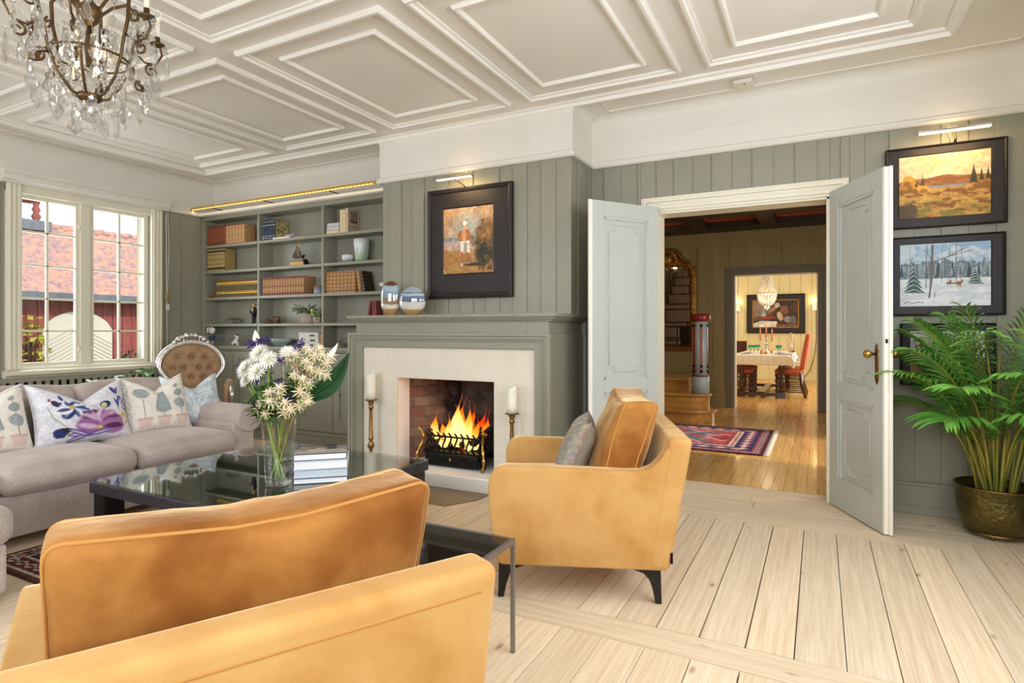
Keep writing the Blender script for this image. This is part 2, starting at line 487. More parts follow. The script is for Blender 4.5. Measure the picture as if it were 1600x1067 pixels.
M['vrug'] = vmat('rug_pile', .95, bump=.6, bscale=350, bdist=.004, spec=.15)
M['candle'] = mat('candle_wax', '#f2eedc', .5, sss=.3)
M['mirror'] = mat('mirror_glass', (.85, .83, .78), .02, metal=1)
# ------------------------------------------------------------------ dimensions of the place
XL, XR = -6.48, 1.27          # side walls
YD = 4.673                    # wall with the double doors
YR = -1.6                     # wall behind the camera
CZ = 2.95                     # ceiling
HX0, HX1, HY0, HY1 = -5.0, 1.27, 4.87, 9.82   # hall
DX0, DX1, DY0, DY1 = -4.0, 1.3, 9.98, 16.1    # dining room

def planks(mb, rects, along, tint, rs, gap=.003, top=0, seglen=None, th=.02, edge=True):
    """rects: outlines (polygons) of boards; along 0 = x, 1 = y"""
    for poly in rects:
        tone = 1 + rs.uniform(-tint, tint); warm = rs.uniform(-.008, .03)
        ou, ov = rs.uniform(0, 50), rs.uniform(0, 50)
        cx = sum(p[0] for p in poly) / len(poly); cy = sum(p[1] for p in poly) / len(poly)
        q = []
        for x, y in poly:
            q.append((x - gap * (1 if x > cx else -1) * .5 if True else x, y - gap * .5 * (1 if y > cy else -1)))
        n = len(q); b = len(mb.v)
        mb.v += [(x, y, top) for x, y in q] + [(x, y, top - th) for x, y in q]
        for rep in range(2):
            for x, y in q:
                mb.uv.append((x + ou, y + ov) if along == 0 else (y + ou, x + ov))
                mb.col.append((tone + warm, tone, tone - warm))
        mb.f.append([b + i for i in range(n)]); mb.mi.append(0); mb.sm.append(False)
        for i in range(n):
            j = (i + 1) % n
            mb.f.append([b + j, b + i, b + n + i, b + n + j]); mb.mi.append(0); mb.sm.append(False)
def rect(x0, y0, x1, y1): return [(x0, y0), (x1, y0), (x1, y1), (x0, y1)]

rs = random.Random(3)
M['pine'] = plankmat('bleached_pine', '#d2ba98', '#f0dec2', .5, spec=.3)
M['oak'] = plankmat('honey_oak', '#bd863f', '#dcae62', .26, knots=False, coat=.35)
M['void'] = mat('dark_gap', '#2b2119', .9)

fl = MB()
P_ = .1685; FX = .593
bands = [(YR, .30), (.47, 2.22), (2.39, 3.975)]
xs = []
x = FX
while x > XL + .5:
    xs.append(x); x -= P_
xs.append(x); xend = x
for y0, y1 in bands:
    for i in range(len(xs) - 1):
        g = rs.choice([.003, .003, .004, .006])
        planks(fl, [rect(xs[i + 1], y0, xs[i], y1)], 1, .09, rs, gap=g)
for y0, y1 in ((.30, .47), (2.22, 2.39)):
    planks(fl, [rect(xend, y0, -2.1, y1), rect(-2.1, y0, FX, y1)], 0, .07, rs)
for i in range(4):                                    # border boards along the door wall, mitred into those along the right wall
    a0, a1 = i * P_, min((i + 1) * P_, YD - 3.975 + .005)
    br = sorted([rs.uniform(-5, -3), rs.uniform(-2, -.3)])
    xx = [XL] + br + [None]
    for k in range(3):
        l = xx[k]
        if k < 2: planks(fl, [rect(l, 3.975 + a0, xx[k + 1], 3.975 + a1)], 0, .08, rs)
        else: planks(fl, [[(l, 3.975 + a0), (FX + a0, 3.975 + a0), (FX + a1, 3.975 + a1), (l, 3.975 + a1)]], 0, .08, rs)
    planks(fl, [[(FX + a0, YR), (min(FX + a1, XR), YR), (min(FX + a1, XR), 3.975 + a1), (FX + a0, 3.975 + a0)]], 1, .08, rs)
a = xend
while a > XL:
    planks(fl, [rect(max(XL, a - P_), YR, a, 3.975)], 1, .08, rs); a -= P_
for i in range(2):                                    # boards in the door opening
    planks(fl, [rect(-1.16, YD + .09 * i, .08, YD + .09 * (i + 1) + .012 * i)], 0, .06, rs)
struct('floor', fl, M['pine'])
sub = MB(); sub.box(XL - .2, YR - .2, -.1, XR + .2, HY0, -.021)
struct('floor', sub, M['void'])
fh = MB()
for X0, X1, Y0, Y1 in ((HX0, HX1, HY0, HY1 + .16), (DX0, DX1, DY0, DY1)):
    x = X0
    while x < X1 - .01:
        y = Y0; first = True
        while y < Y1 - .01:
            L = rs.uniform(1.6, 3.2); y2 = min(Y1, y + L)
            if x > -2.6 or Y0 > 9: planks(fh, [rect(x, y, min(X1, x + .078), y2)], 1, .1, rs, gap=.002)
            else: planks(fh, [rect(x, Y0, min(X1, x + .078), Y1)], 1, .1, rs, gap=.002); y2 = Y1
            y = y2
        x += .078
struct('floor', fh, M['oak'])
sub = MB(); sub.box(HX0, HY0, -.1, HX1, DY0, -.021); sub.box(DX0, DY0, -.1, DX1, DY1 + .1, -.021)
struct('floor', sub, M['void'])

# ------------------------------------------------------------------ ceiling with raised mouldings
c = MB(); c.box(XL - .2, YR - .2, CZ, XR + .2, YD + .2, CZ + .12)
struct('ceiling', c, M['ceil'])
t = MB()
def mould(x0, y0, x1, y1, w, h, z=CZ, prof=2):
    """a mitred frame of moulding lying on the ceiling"""
    steps = [(0, h * .55), (w * .22, h), (w * .55, h), (w * .7, h * .5), (w, h * .35)] if prof == 2 else [(0, h * .4), (w * .3, h), (w * .7, h), (w, h * .4)]
    pr = [(0, 0)] + steps + [(w, 0)]
    vs = []
    for o, d in pr:
        vs += [(x0 + o, y0 + o, z - d), (x1 - o, y0 + o, z - d), (x1 - o, y1 - o, z - d), (x0 + o, y1 - o, z - d)]
    fs = []
    for i in range(len(pr) - 1):
        for k in range(4):
            l = (k + 1) % 4
            fs.append((i * 4 + k, (i + 1) * 4 + k, (i + 1) * 4 + l, i * 4 + l))
    t.add(vs, fs, smooth=False)
cols = [(-5.81, -4.68), (-4.535, -3.425), (-3.255, -2.10), (-1.945, -.818), (-.66, .5)]
rows = [(2.48, 4.03), (.78, 2.33), (-.92, .63)]
for x0, x1 in cols:
    for y0, y1 in rows:
        mould(x0, y0, x1, y1, .05, .03)
        mould(x0 + .185, y0 + .185, x1 - .185, y1 - .195, .032, .022, prof=1)
mould(-6.0, -1.15, .715, 4.235, .07, .045)
for (x0, y0, x1, y1) in ((-6.31, 4.55, -3.62, 4.562), (-1.49, 4.52, 1.08, 4.532), (1.07, -1.4, 1.08, 4.53), (-6.31, -1.4, -6.3, 4.56), (-1.49, 4.24, -1.48, 4.53)):
    t.box(x0, y0, CZ - .008, x1, y1, CZ)
struct('trim_1', t, M['ceil'])

# ------------------------------------------------------------------ walls
def boards(mb, a0, a1, z0, z1, face, axis, sgn, first, pitch=.142, depth=.013):
    """board-on-board panelling: every other board stands proud of the wall face"""
    x = first; k = 0
    while x < a1:
        l, r = max(a0, x), min(a1, x + pitch)
        if r - l > .01:
            if axis == 'y': mb.box(l, face, z0, r, face + sgn * depth, z1)
            else: mb.box(face, l, z0, face + sgn * depth, r, z1)
        x += 2 * pitch
wb = MB()
OPL, OPR, OPT = -1.145, .065, 2.135
wb.box(XL, YD + .055, 0, -3.53, HY0, 2.56); wb.box(XL, YD, 2.52, -3.53, HY0, CZ)
wb.box(-1.69, YD, 0, OPL, HY0, CZ); wb.box(OPR, YD, 0, XR + .2, HY0, CZ); wb.box(OPL, YD, OPT, OPR, HY0, CZ)
boards(wb, -1.69, OPL - .12, .2, 2.54, YD, 'y', -1, -1.574)
boards(wb, OPR + .12, XR, .2, 2.54, YD, 'y', -1, -1.574 + .284 * 6)
boards(wb, OPL - .12, OPR + .12, OPT + .1, 2.54, YD, 'y', -1, -1.574)
struct('wall_back', wb, M['sage'], bevel=.003, seg=1)
b = MB(); b.box(OPR + .13, YD - .022, 0, XR, YD, .2); b.box(OPR + .13, YD - .03, .185, XR, YD, .21); b.box(OPR + .13, YD - .03, 0, XR, YD, .055)
struct('baseboard_back', b, M['sage'], bevel=.003, seg=1)

wc = MB()
wc.box(-3.53, 4.235, 1.30, -1.69, 4.9, CZ); 
wc.box(-3.53, 4.56, 0, -1.69, 4.9, 1.3)
boards(wc, -3.53, -1.69, 1.3, 2.54, 4.235, 'y', -1, -3.44, .125, .013)
boards(wc, 4.235, 4.673, 1.3, 2.54, -1.69, 'x', 1, 4.36, .12, .01)
struct('wall_chimney', wc, M['sage'], bevel=.003, seg=1)

wl = MB()
WY0, WY1, WZ0, WZ1 = 2.68, 3.90, .86, 2.49
wl.box(XL - .25, YR - .2, 0, XL, WY0, CZ); wl.box(XL - .25, WY1, 0, XL, HY0, CZ)
wl.box(XL - .25, WY0, 0, XL, WY1, WZ0); wl.box(XL - .25, WY0, WZ1, XL, WY1, CZ)
boards(wl, WY1 + .12, 4.52, .1, 2.54, XL, 'x', 1, 4.12, .12, .008)
boards(wl, YR, WY0 - .12, .1, 2.54, XL, 'x', 1, YR, .12, .008)
struct('wall_left', wl, M['sage'], bevel=.002, seg=1)
wr = MB(); wr.box(XR, YR - .2, 0, XR + .2, HY0, CZ)
struct('wall_right', wr, M['sage'])
wq = MB(); wq.box(XL - .2, YR - .2, 0, XR + .2, YR, CZ)
struct('wall_rear', wq, M['sage'])

# white frieze, picture rail and cove round the room
fr = MB()
def run(p0, p1, n):
    """frieze + rail + cove along p0 -> p1, n = direction into the room"""
    p0, p1, n = Vector((*p0, 0)), Vector((*p1, 0)), Vector((*n, 0))
    pr = [(0, 2.535), (.035, 2.535), (.045, 2.545), (.045, 2.556), (.032, 2.562), (.032, 2.578), (.022, 2.59), (.016, 2.592), (.016, 2.738), (.02, 2.742), (.02, 2.86)]
    for k in range(7):
        a = PI / 2 * k / 6
        pr.append((.02 + .085 * (1 - math.cos(a)), 2.868 + .082 * math.sin(a)))
    pr.append((0, CZ))
    d = (p1 - p0).normalized()
    vs = []
    for o, z in pr:
        for p, e in ((p0, run.m0), (p1, run.m1)):
            q = p + n * o + d * (e * o); vs.append((q.x, q.y, z))
    fs = [(2 * i, 2 * i + 1, 2 * i + 3, 2 * i + 2) for i in range(len(pr) - 1)]
    fr.add(vs, fs, smooth=False)
def runm(p0, p1, n, m0=0, m1=0):
    run.m0, run.m1 = m0, m1; run(p0, p1, n)
runm((XL, YR), (XL, YD), (1, 0), 0, -1)
runm((XL, YD), (-3.53, YD), (0, -1), 1, 0)
runm((-3.53, YD), (-3.53, 4.235), (-1, 0), 0, 1)
runm((-3.53, 4.235), (-1.69, 4.235), (0, -1), -1, 1)
runm((-1.69, 4.235), (-1.69, YD), (1, 0), -1, -1)
runm((-1.69, YD), (XR, YD), (0, -1), 1, -1)
runm((XR, YD), (XR, YR), (-1, 0), 1, 0)
struct('trim_2', fr, M['white'])

# ------------------------------------------------------------------ left window
w1 = thing('window_1', 'white casement window with sixteen panes above the sofa', 'window', (XL, 3.3, .85), kind='structure')
m = MB()
for y in (2.60, 3.90):                                    # casing with fluted profile
    m.box(XL, y, .85, XL + .03, y + .12, 2.54)
    for k in range(3): m.box(XL, y + .015 + .036 * k, .85, XL + .042, y + .035 + .036 * k, 2.54)
m.box(XL - .1, 2.60, .83, XL + .005, 2.69, 2.52); m.box(XL - .1, 3.91, .83, XL + .005, 4.02, 2.52)
m.box(XL - .1, 2.60, 2.46, XL + .02, 4.02, 2.54); m.box(XL - .1, 2.60, .80, XL + .02, 4.02, .865)
m.box(XL - .1, 3.225, .85, XL - .02, 3.315, 2.5)
m.build('window_frame', M['cream'], w1, bevel=.003, seg=1)
m = MB()
pr = [(0, 2.53), (.06, 2.53), (.07, 2.55), (.09, 2.56), (.09, 2.60), (.11, 2.62), (.11, 2.645), (0, 2.645)]
m.prism([(XL + a, z) for a, z in pr], 2.56, 4.07, 'y'); m.build('window_cornice', M['white'], w1)
m = MB()
pr = [(-.02, .77), (.05, .77), (.06, .785), (.095, .80), (.10, .815), (.10, .835), (-.02, .845)]
m.prism([(XL + a, z) for a, z in pr], 2.58, 4.08, 'y'); m.build('window_sill', M['cream'], w1)
for y0, y1, nm in ((2.665, 3.235, 'a'), (3.305, 3.90, 'b')):
    m = MB(); X0, X1 = XL - .075, XL - .035
    s = .048
    m.box(X0, y0, .868, X1, y0 + s, 2.47); m.box(X0, y1 - s, .868, X1, y1, 2.47)
    m.box(X0, y0 + s, .868, X1, y1 - s, .905); m.box(X0, y0 + s, 2.425, X1, y1 - s, 2.47)
    ym = (y0 + y1) / 2
    m.box(X0 + .008, ym - .011, .905, X1 - .005, ym + .011, 2.425)
    for z in (1.2, 1.505, 1.815, 2.125): m.box(X0 + .008, y0 + s, z - .009, X1 - .005, y1 - s, z + .009)
    f = m.build('sash', M['cream'], w1, bevel=.003, seg=1)
    g = MB(); g.box(XL - .062, y0 + s, .9, XL - .058, y1 - s, 2.43); g.build('glass_pane', M['pane'], f)
    h = MB()
    hy = y1 - .02 if nm == 'a' else y0 + .02
    for z in (1.0, 2.2):
        h.box(XL - .035, hy - .008, z, XL - .02, hy + .008, z + .05); h.ball((XL - .02, hy, z + .025), .01, 8, 6)
    h.build('window_catch', M['cream'], f)

# ------------------------------------------------------------------ built-in bookcase
bc = thing('bookcase', 'built-in sage bookcase with open shelves over cupboards, left of fireplace', 'bookcase', (-5.0, 4.52, 0))
BX0, BX1, BY0, BY1 = -6.478, -3.6, 4.52, 4.715
D1, D2 = -5.532, -4.565
m = MB()
m.box(BX0, BY1, .0, BX1, BY1 + .012, 2.53)
m.box(BX0, BY0, 0, -6.455, BY1, 2.53); m.box(-3.625, BY0, 0, BX1, BY1, 2.53)
m.box(BX0, BY0 - .004, 2.495, BX1, BY1, 2.54)
m.build('carcass', M['sage_case'], bc, bevel=.002, seg=1)
for d in (D1, D2):
    m = MB(); m.box(d - .013, BY0 + .002, 1.03, d + .013, BY1, 2.495); m.build('divider', M['sage_case'], bc, bevel=.002, seg=1)
SZ = [2.2, 1.9, 1.59, 1.282]
for z in SZ:
    for a, b_ in ((-6.455, D1 - .013), (D1 + .013, D2 - .013), (D2 + .013, -3.625)):
        m = MB(); m.box(a, BY0, z - .03, b_, BY1, z); m.build('shelf', M['sage_case'], bc, bevel=.002, seg=1)
m = MB(); m.box(BX0, BY0 - .03, .995, BX1, BY1, 1.03); m.box(BX0, BY0 - .012, .975, BX1, BY0 + .01, .997)
m.build('counter', M['sage_case'], bc, bevel=.004)
m = MB(); m.box(BX0, BY0, .0, BX1, BY1, .13); m.box(BX0, BY0 - .015, .115, BX1, BY0, .15); m.box(BX0, BY0 - .02, 0, BX1, BY0, .03)
m.build('plinth', M['sage_case'], bc, bevel=.003)
dxs = [-6.455, -5.93, -5.41, -4.89, -4.41, -4.02, -3.625]
for i in range(6):
    a, b_ = dxs[i] + .004, dxs[i + 1] - .004
    m = MB(); m.box(a, BY0, .155, b_, BY0 + .02, .97)
    s = .085
    m.box(a, BY0 - .012, .155, a + s, BY0, .97); m.box(b_ - s, BY0 - .012, .155, b_, BY0, .97)
    m.box(a + s, BY0 - .012, .155, b_ - s, BY0, .155 + s + .06); m.box(a + s, BY0 - .012, .97 - s, b_ - s, BY0, .97)
    dr = m.build('door', M['sage_case'], bc, bevel=.004)
    side = a + .04 if i in (1, 3) else b_ - .05
    if i == 5: side = -4.02 + .06 + .135
    if i == 4: side = a + .10
    if i in (5, 2):
        h = MB(); pts = []
        for k in range(17):
            u = k / 16; z = .36 + .39 * u
            pts.append((side + .012 * math.sin(u * 2 * PI), BY0 - .018 - .02 * math.sin(PI * u), z))
        h.tube(pts, [.003 + .006 * math.exp(-((k / 16 - .5) / .09) ** 2) + (.003 if k in (0, 16) else 0) for k in range(17)], 8)
        h.ball((side, BY0 - .04, .555), .014, 8, 6, (1, 1, 3)); h.build('handle', M['oldbrass'], dr)
    else:
        h = MB(); h.ball((side, BY0 - .02, .55), .01, 8, 6); h.build('key', M['oldbrass'], dr)
# warm strip light and its brackets on the picture rail above the shelves
ll = thing('strip_light', 'long brass strip light with warm bulbs over the bookcase', 'light', (-5.1, 4.42, 2.62))
M['goldpaint'] = mat('gold_paint', '#c9a558', .35, metal=.35)
m = MB(); m.box(-6.58 + .12, 4.36, 2.60, -3.72, 4.395, 2.622); m.box(-6.46, 4.356, 2.588, -3.72, 4.3599, 2.624); m.build('rail', M['goldpaint'], ll)
m = MB(); m.box(-6.43, 4.3545, 2.594, -3.75, 4.356, 2.597)
for k in range(54):
    x = -6.43 + k * .05; m.box(x, 4.353, 2.591, x + .02, 4.356, 2.600)
M['warmled'] = mat('warm_led', '#ffcf7a', .5, emit=2.2, ecol='#ffc25c')
m.build('led_row', M['warmled'], ll)
for x in (-6.2, -5.35, -4.4):
    m = MB(); m.tube([(x, 4.38, 2.615), (x + .05, 4.52, 2.60), (x + .06, 4.66, 2.60)], .005, 6); m.build('bracket', M['black'], ll)
for k in range(3): lamp('strip_glow', 'AREA', (-6.0 + .95 * k, 4.38, 2.592), .3, (1, .72, .38), (0, 0, 0), (.9, .02))
m = MB(); m.box(XL, 4.46, 2.535, -3.53, 4.73, 2.555); m.box(XL, 4.44, 2.54, -3.53, 4.47, 2.572)
struct('trim_3', m, M['white'], bevel=.004)

# slatted radiator cover under the window
rc = thing('radiator_cover', 'grey slatted radiator cover below the window sill', 'radiator cover', (XL + .06, 2.8, 0))
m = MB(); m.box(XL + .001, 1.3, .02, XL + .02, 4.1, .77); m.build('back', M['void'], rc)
m = MB(); y = 1.32
while y < 4.08:
    m.box(XL + .05, y, .06, XL + .075, y + .035, .745); y += .068
m.build('slats', M['sage_case'], rc)
m = MB(); m.box(XL + .02, 1.3, .735, XL + .08, 4.1, .768); m.box(XL + .02, 1.3, 0, XL + .08, 4.1, .06); m.box(XL + .02, 1.3, 0, XL + .08, 1.32, .76); m.box(XL + .02, 4.08, 0, XL + .08, 4.1, .76); m.build('frame', M['sage_case'], rc)

# ------------------------------------------------------------------ double doors and their casing
ar = MB()
def casing(mb, x0, x1, zt, y, sgn, w=.12):
    for a, d in ((0, .018), (.02, .03), (.055, .022), (.08, .034)):
        e = w - .002
        mb.box(x0 - e + a * 0, y, 0, x0 - e + w - a - .0, y + sgn * d, zt + w - a)
        mb.box(x1 + a, y, 0, x1 + w, y + sgn * d, zt + w - a)
        mb.box(x0 - w + a, y, zt, x1 + w - a, y + sgn * d, zt + w - a)
def casing2(mb, x0, x1, zt, y, sgn, w=.115):
    st = [(0, .022, .012), (.02, .05, .028), (.05, .075, .02), (.075, .1, .034), (.1, w, .026)]
    for a, b2, d in st:
        mb.box(x0 - b2, y, 0, x0 - a, y + sgn * d, zt + b2)
        mb.box(x1 + a, y, 0, x1 + b2, y + sgn * d, zt + b2)
        mb.box(x0 - a, y, zt + a, x1 + a, y + sgn * d, zt + b2)
casing2(ar, OPL, OPR, OPT, YD, -1)
ar.box(OPL - .001, YD, 0, OPL + .02, HY0, OPT); ar.box(OPR - .02, YD, 0, OPR + .001, HY0, OPT); ar.box(OPL, YD, OPT - .015, OPR, HY0, OPT + .001)
struct('trim_4', ar, M['cream'], bevel=.002, seg=1)

def leaf(nm, label, loc, rz, knob):
    """local: hinge at x=0, leaf along +x, the face seen from the room at y=0, thickness to +y"""
    d = thing(nm, label, 'door', loc, rz, world=False, kind='structure')
    Wd, T, H = .622, .045, 2.155
    m = MB()
    m.box(0, .006, .0, .105, T - .006, H); m.box(Wd - .105, .006, 0, Wd, T - .006, H)
    for z0, z1 in ((0, .19), (.735, .83), (H - .115, H)): m.box(.105, .006, z0, Wd - .105, T - .006, z1)
    m.box(.1, .017, .15, Wd - .1, T - .017, H - .1)
    m.box(0, .0, 0, .105, .007, H); m.box(Wd - .105, 0, 0, Wd, .007, H); m.box(.105, 0, 0, Wd - .105, .007, .19); m.box(.105, 0, .735, Wd - .105, .007, .83); m.box(.105, 0, H - .115, Wd - .105, .007, H)
    m.box(0, T - .007, 0, .105, T, H); m.box(Wd - .105, T - .007, 0, Wd, T, H); m.box(.105, T - .007, 0, Wd - .105, T, .19); m.box(.105, T - .007, .735, Wd - .105, T, .83); m.box(.105, T - .007, H - .115, Wd - .105, T, H)
    m.build('leaf', M['door'], d, bevel=.003)
    m = MB()
    for (z0, z1) in ((.19, .735), (.83, H - .115)):
        x0, x1 = .105, Wd - .105
        for s_ in (0, 1):
            yy = .006 if s_ == 0 else T - .006
            q = (lambda v: v) 
            w_ = .018
            y0, y1 = (0.004, .02) if s_ == 0 else (T - .02, T - .004)
            m.box(x0, y0, z0, x0 + w_, y1, z1); m.box(x1 - w_, y0, z0, x1, y1, z1); m.box(x0, y0, z0, x1, y1, z0 + w_); m.box(x0, y0, z1 - w_, x1, y1, z1)
            # inner bead with notched corners
            a, n = .058, .045
            X0, X1, Z0, Z1 = x0 + a, x1 - a, z0 + a, z1 - a
            pts = [(X0 + n, Z0), (X1 - n, Z0), (X1 - n, Z0 + n), (X1, Z0 + n), (X1, Z1 - n), (X1 - n, Z1 - n), (X1 - n, Z1), (X0 + n, Z1), (X0 + n, Z1 - n), (X0, Z1 - n), (X0, Z0 + n), (X0 + n, Z0 + n)]
            yb = .017 if s_ == 0 else T - .017
            m.tube([(px, yb, pz) for px, pz in pts], .0065, 6, closed=True)
    m.build('panel_moulding', M['door'], d)
    m = MB(); m.box(Wd - .001, .003, 0, Wd + .012, T * .55, H); m.box(Wd - .001, T * .55, .0, Wd + .028, T - .001, H)
    e = m.build('meeting_edge', M['edge'], d, bevel=.002, seg=1)
    e['label'] = 'white rebated edge with light painted in'
    if knob:
        m = MB(); z = 1.0
        pts = [(Wd - .055 + a, b_) for a, b_ in ((0, .12), (.012, .1), (.018, .075), (.013, .06), (.017, .03), (.017, -.03), (.014, -.06), (.019, -.085), (.012, -.11), (0, -.13), (-.012, -.11), (-.019, -.085), (-.014, -.06), (-.017, -.03), (-.017, .03), (-.013, .06), (-.018, .075), (-.012, .1))]
        m.prism([(a, z + b_) for a, b_ in pts], -.006, .001, 'y'); m.prism([(a, z + b_) for a, b_ in pts], T - .001, T + .006, 'y')
        m.build('escutcheon', M['oldbrass'], d, bevel=.002)
        for sg, y0 in ((-1, -.005), (1, T + .005)):
            m = MB(); m.lathe([(.008, 0), (.008, .025), (.013, .03), (.022, .04), (.026, .052), (.022, .066), (.01, .072), (0, .073)], (0, 0, 0), 16)
            m2 = MB(); m2.M = Matrix.Translation((Wd - .055, y0, z + .055)) @ Matrix.Rotation(PI / 2 if sg < 0 else -PI / 2, 4, 'X')
            m2.add([tuple(p) for p in m.v], m.f, smooth=True); m2.build('knob', M['brass'], d)
        m = MB(); m.box(Wd + .011, .008, 1.12, Wd + .0135, .022, 1.145); m.build('latch', M['black'], d)
    return d
# left leaf: hinge on the left jamb, swung back into the room; right leaf likewise
leaf('door_1', 'pale grey panelled double-door leaf folded open beside the fireplace', (-1.148, YD - .036, .008), PI + math.atan2(.51, .36), False)
d2 = leaf('door_2', 'pale grey panelled door leaf with brass knob beside the paintings', (.066, YD - .03, .008), -math.atan2(.57, .268), True)
for d_, ang in ((d2, 0),):
    pass

# ------------------------------------------------------------------ smoke alarm
sm = thing('smoke_alarm', 'small white smoke alarm on the ceiling edge above the doors', 'smoke alarm', (-.47, 4.40, CZ))
m = MB()
m.sbox((-.47, 4.40, CZ - .022), (.13, .13, .03), .014, 3); m.build('case', M['white'], sm)
m = MB(); m.box(-.545, 4.335, CZ - .008, -.395, 4.465, CZ); m.build('base_plate', M['white'], sm)
m = MB(); m.cyl((-.46, 4.38, CZ - .0385), .008, .003, 10); m.build('test_button', M['brass'], sm)
# ------------------------------------------------------------------ fireplace
fp = thing('fireplace', 'sage mantelpiece round a white plaster fireplace with brick firebox', 'fireplace', (-2.65, 3.88, 0))
FY = 3.88; FL, FR = -3.585, -1.715
OL, OR_, OT, OB = -3.107, -2.186, .812, .11
m = MB()                                               # body with the frame round the plaster
PLL, PLR, PLT = -3.462, -1.836, 1.064
m.box(FL, FY, 0, PLL, 4.24, 1.18); m.box(PLR, FY, 0, FR, YD, 1.18)
m.box(PLL, FY, PLT, PLR, 4.24, 1.18)
m.box(FL + .05, FY + .012, 1.18, -1.9, 4.24, 1.275); m.box(-1.9, FY + .012, 1.18, FR - .012, YD, 1.275)
m.build('surround', M['sage'], fp, bevel=.003)
m = MB()                                               # raised outer moulding of the frame
for a, b_, d in ((0, .026, .03), (.026, .05, .02), (.05, .065, .01)):
    l0, l1, r0, r1 = FL + a - .012, FL + b_ - .012, FR - a + .012, FR - b_ + .012
    m.prism([(l0, 0), (l1, 0), (l1, 1.185 - b_), (r1, 1.185 - b_), (r1, 0), (r0, 0), (r0, 1.185 - a), (l0, 1.185 - a)], FY - d, FY, 'y')
m.build('frame_moulding', M['sage'], fp, bevel=.004)
m = MB()
for z0, z1, o in ((1.268, 1.28, .012), (1.28, 1.292, .03), (1.292, 1.304, .045), (1.304, 1.33, .058)):
    m.box(FL + .05 - o - .0, FY - o + .012, z0, FR + o, YD if z0 < 0 else YD, z1)
m.build('mantel_shelf', M['sage'], fp, bevel=.004)
m = MB()                                               # rough plaster face with the opening
m.prism([(PLL, 0), (OL, 0), (OL, OT), (OR_, OT), (OR_, 0), (PLR, 0), (PLR, PLT), (PLL, PLT)], FY + .022, FY + .05, 'y')
m.build('plaster_face', M['plaster'], fp, bevel=.006)
m = MB()
m.box(OL - .05, FY + .045, OB, OL, FY + .2, OT + .05); m.box(OR_, FY + .045, OB, OR_ + .05, FY + .2, OT + .05); m.box(OL, FY + .045, OT, OR_, FY + .2, OT + .05)
m.build('reveal', M['chalk'], fp, bevel=.006)
# brick firebox, splayed
def bricknode():
    mm, t, b = nodes('sooty_brick'); N = t.nodes.new; L = t.links.new
    uv = N('ShaderNodeUVMap'); uv.uv_map = 'UVMap'
    br = N('ShaderNodeTexBrick'); br.inputs['Scale'].default_value = 1
    br.inputs['Color1'].default_value = (*C('#80564a'), 1); br.inputs['Color2'].default_value = (*C('#94836e'), 1); br.inputs['Mortar'].default_value = (*C('#6d6155'), 1)
    br.inputs['Mortar Size'].default_value = .008; br.inputs['Brick Width'].default_value = .22; br.inputs['Row Height'].default_value = .088; br.inputs['Mortar Smooth'].default_value = .3; br.inputs['Bias'].default_value = -.1
    L(uv.outputs[0], br.inputs[0])
    tc = N('ShaderNodeTexCoord'); no = N('ShaderNodeTexNoise'); no.inputs['Scale'].default_value = 7; no.inputs['Detail'].default_value = 5; L(tc.outputs['Object'], no.inputs[0])
    at = N('ShaderNodeAttribute'); at.attribute_name = 'Col'
    ad = N('ShaderNodeMath'); ad.operation = 'ADD'; L(no.outputs[0], ad.inputs[0]); L(at.outputs['Fac'], ad.inputs[1])
    rr = N('ShaderNodeValToRGB'); rr.color_ramp.elements[0].position = .55; rr.color_ramp.elements[0].color = (.03, .026, .024, 1); rr.color_ramp.elements[1].position = 1.05; rr.color_ramp.elements[1].color = (1, 1, 1, 1)
    L(ad.outputs[0], rr.inputs[0])
    mx = N('ShaderNodeMix'); mx.data_type = 'RGBA'; mx.blend_type = 'MULTIPLY'; mx.inputs[0].default_value = 1
    L(br.outputs[0], mx.inputs[6]); L(rr.outputs[0], mx.inputs[7]); L(mx.outputs[2], b.inputs['Base Color'])
    b.inputs['Roughness'].default_value = .9
    bp = N('ShaderNodeBump'); bp.inputs['Strength'].default_value = .7; bp.inputs['Distance'].default_value = .008; L(br.outputs['Fac'], bp.inputs['Height']); bp.invert = True
    L(bp.outputs[0], b.inputs['Normal'])
    return mm
M['brick'] = bricknode()
m = MB(); m.uv = []
def fire_wall(p0, p1, z0, z1, soot0, soot1, n=8):
    L_ = math.hypot(p1[0] - p0[0], p1[1] - p0[1]); b = len(m.v)
    for j in range(n + 1):
        for i in range(n + 1):
            u, v = i / n, j / n
            m.v.append((p0[0] + (p1[0] - p0[0]) * u, p0[1] + (p1[1] - p0[1]) * u, z0 + (z1 - z0) * v))
            m.uv.append((L_ * u + p0[0], (z1 - z0) * v)); s = soot0 + (soot1 - soot0) * u - .25 * v; m.col.append((s, s, s))
    for j in range(n):
        for i in range(n):
            a = b + j * (n + 1) + i; m.f.append([a, a + 1, a + n + 2, a + n + 1]); m.mi.append(0); m.sm.append(False)
BL, BR_ = -2.83, -2.46
fire_wall((OL - .01, FY + .2), (BL, 4.5), OB, OT + .12, .78, .1)
fire_wall((BL, 4.5), (BR_, 4.5), OB, OT + .12, .05, .0)
fire_wall((BR_, 4.5), (OR_ + .01, FY + .2), OB, OT + .12, .0, .15)
m.build('firebox', M['brick'], fp)
M['soot'] = mat('sooty_stone', '#4a443e', .95, var=.7, vscale=9, bump=.8, bscale=25, bdist=.02)
m = MB(); m.prism([(-2.82, OB), (-2.50, OB), (-2.50, .86), (-2.55, .92), (-2.77, .92), (-2.82, .86)], 4.455, 4.49, 'y'); m.build('fireback', M['soot'], fp, bevel=.01)
m = MB(); m.box(OL - .05, FY + .05, OT + .1, OR_ + .05, 4.52, OT + .13); m.build('throat', M['soot'], fp)
m = MB()
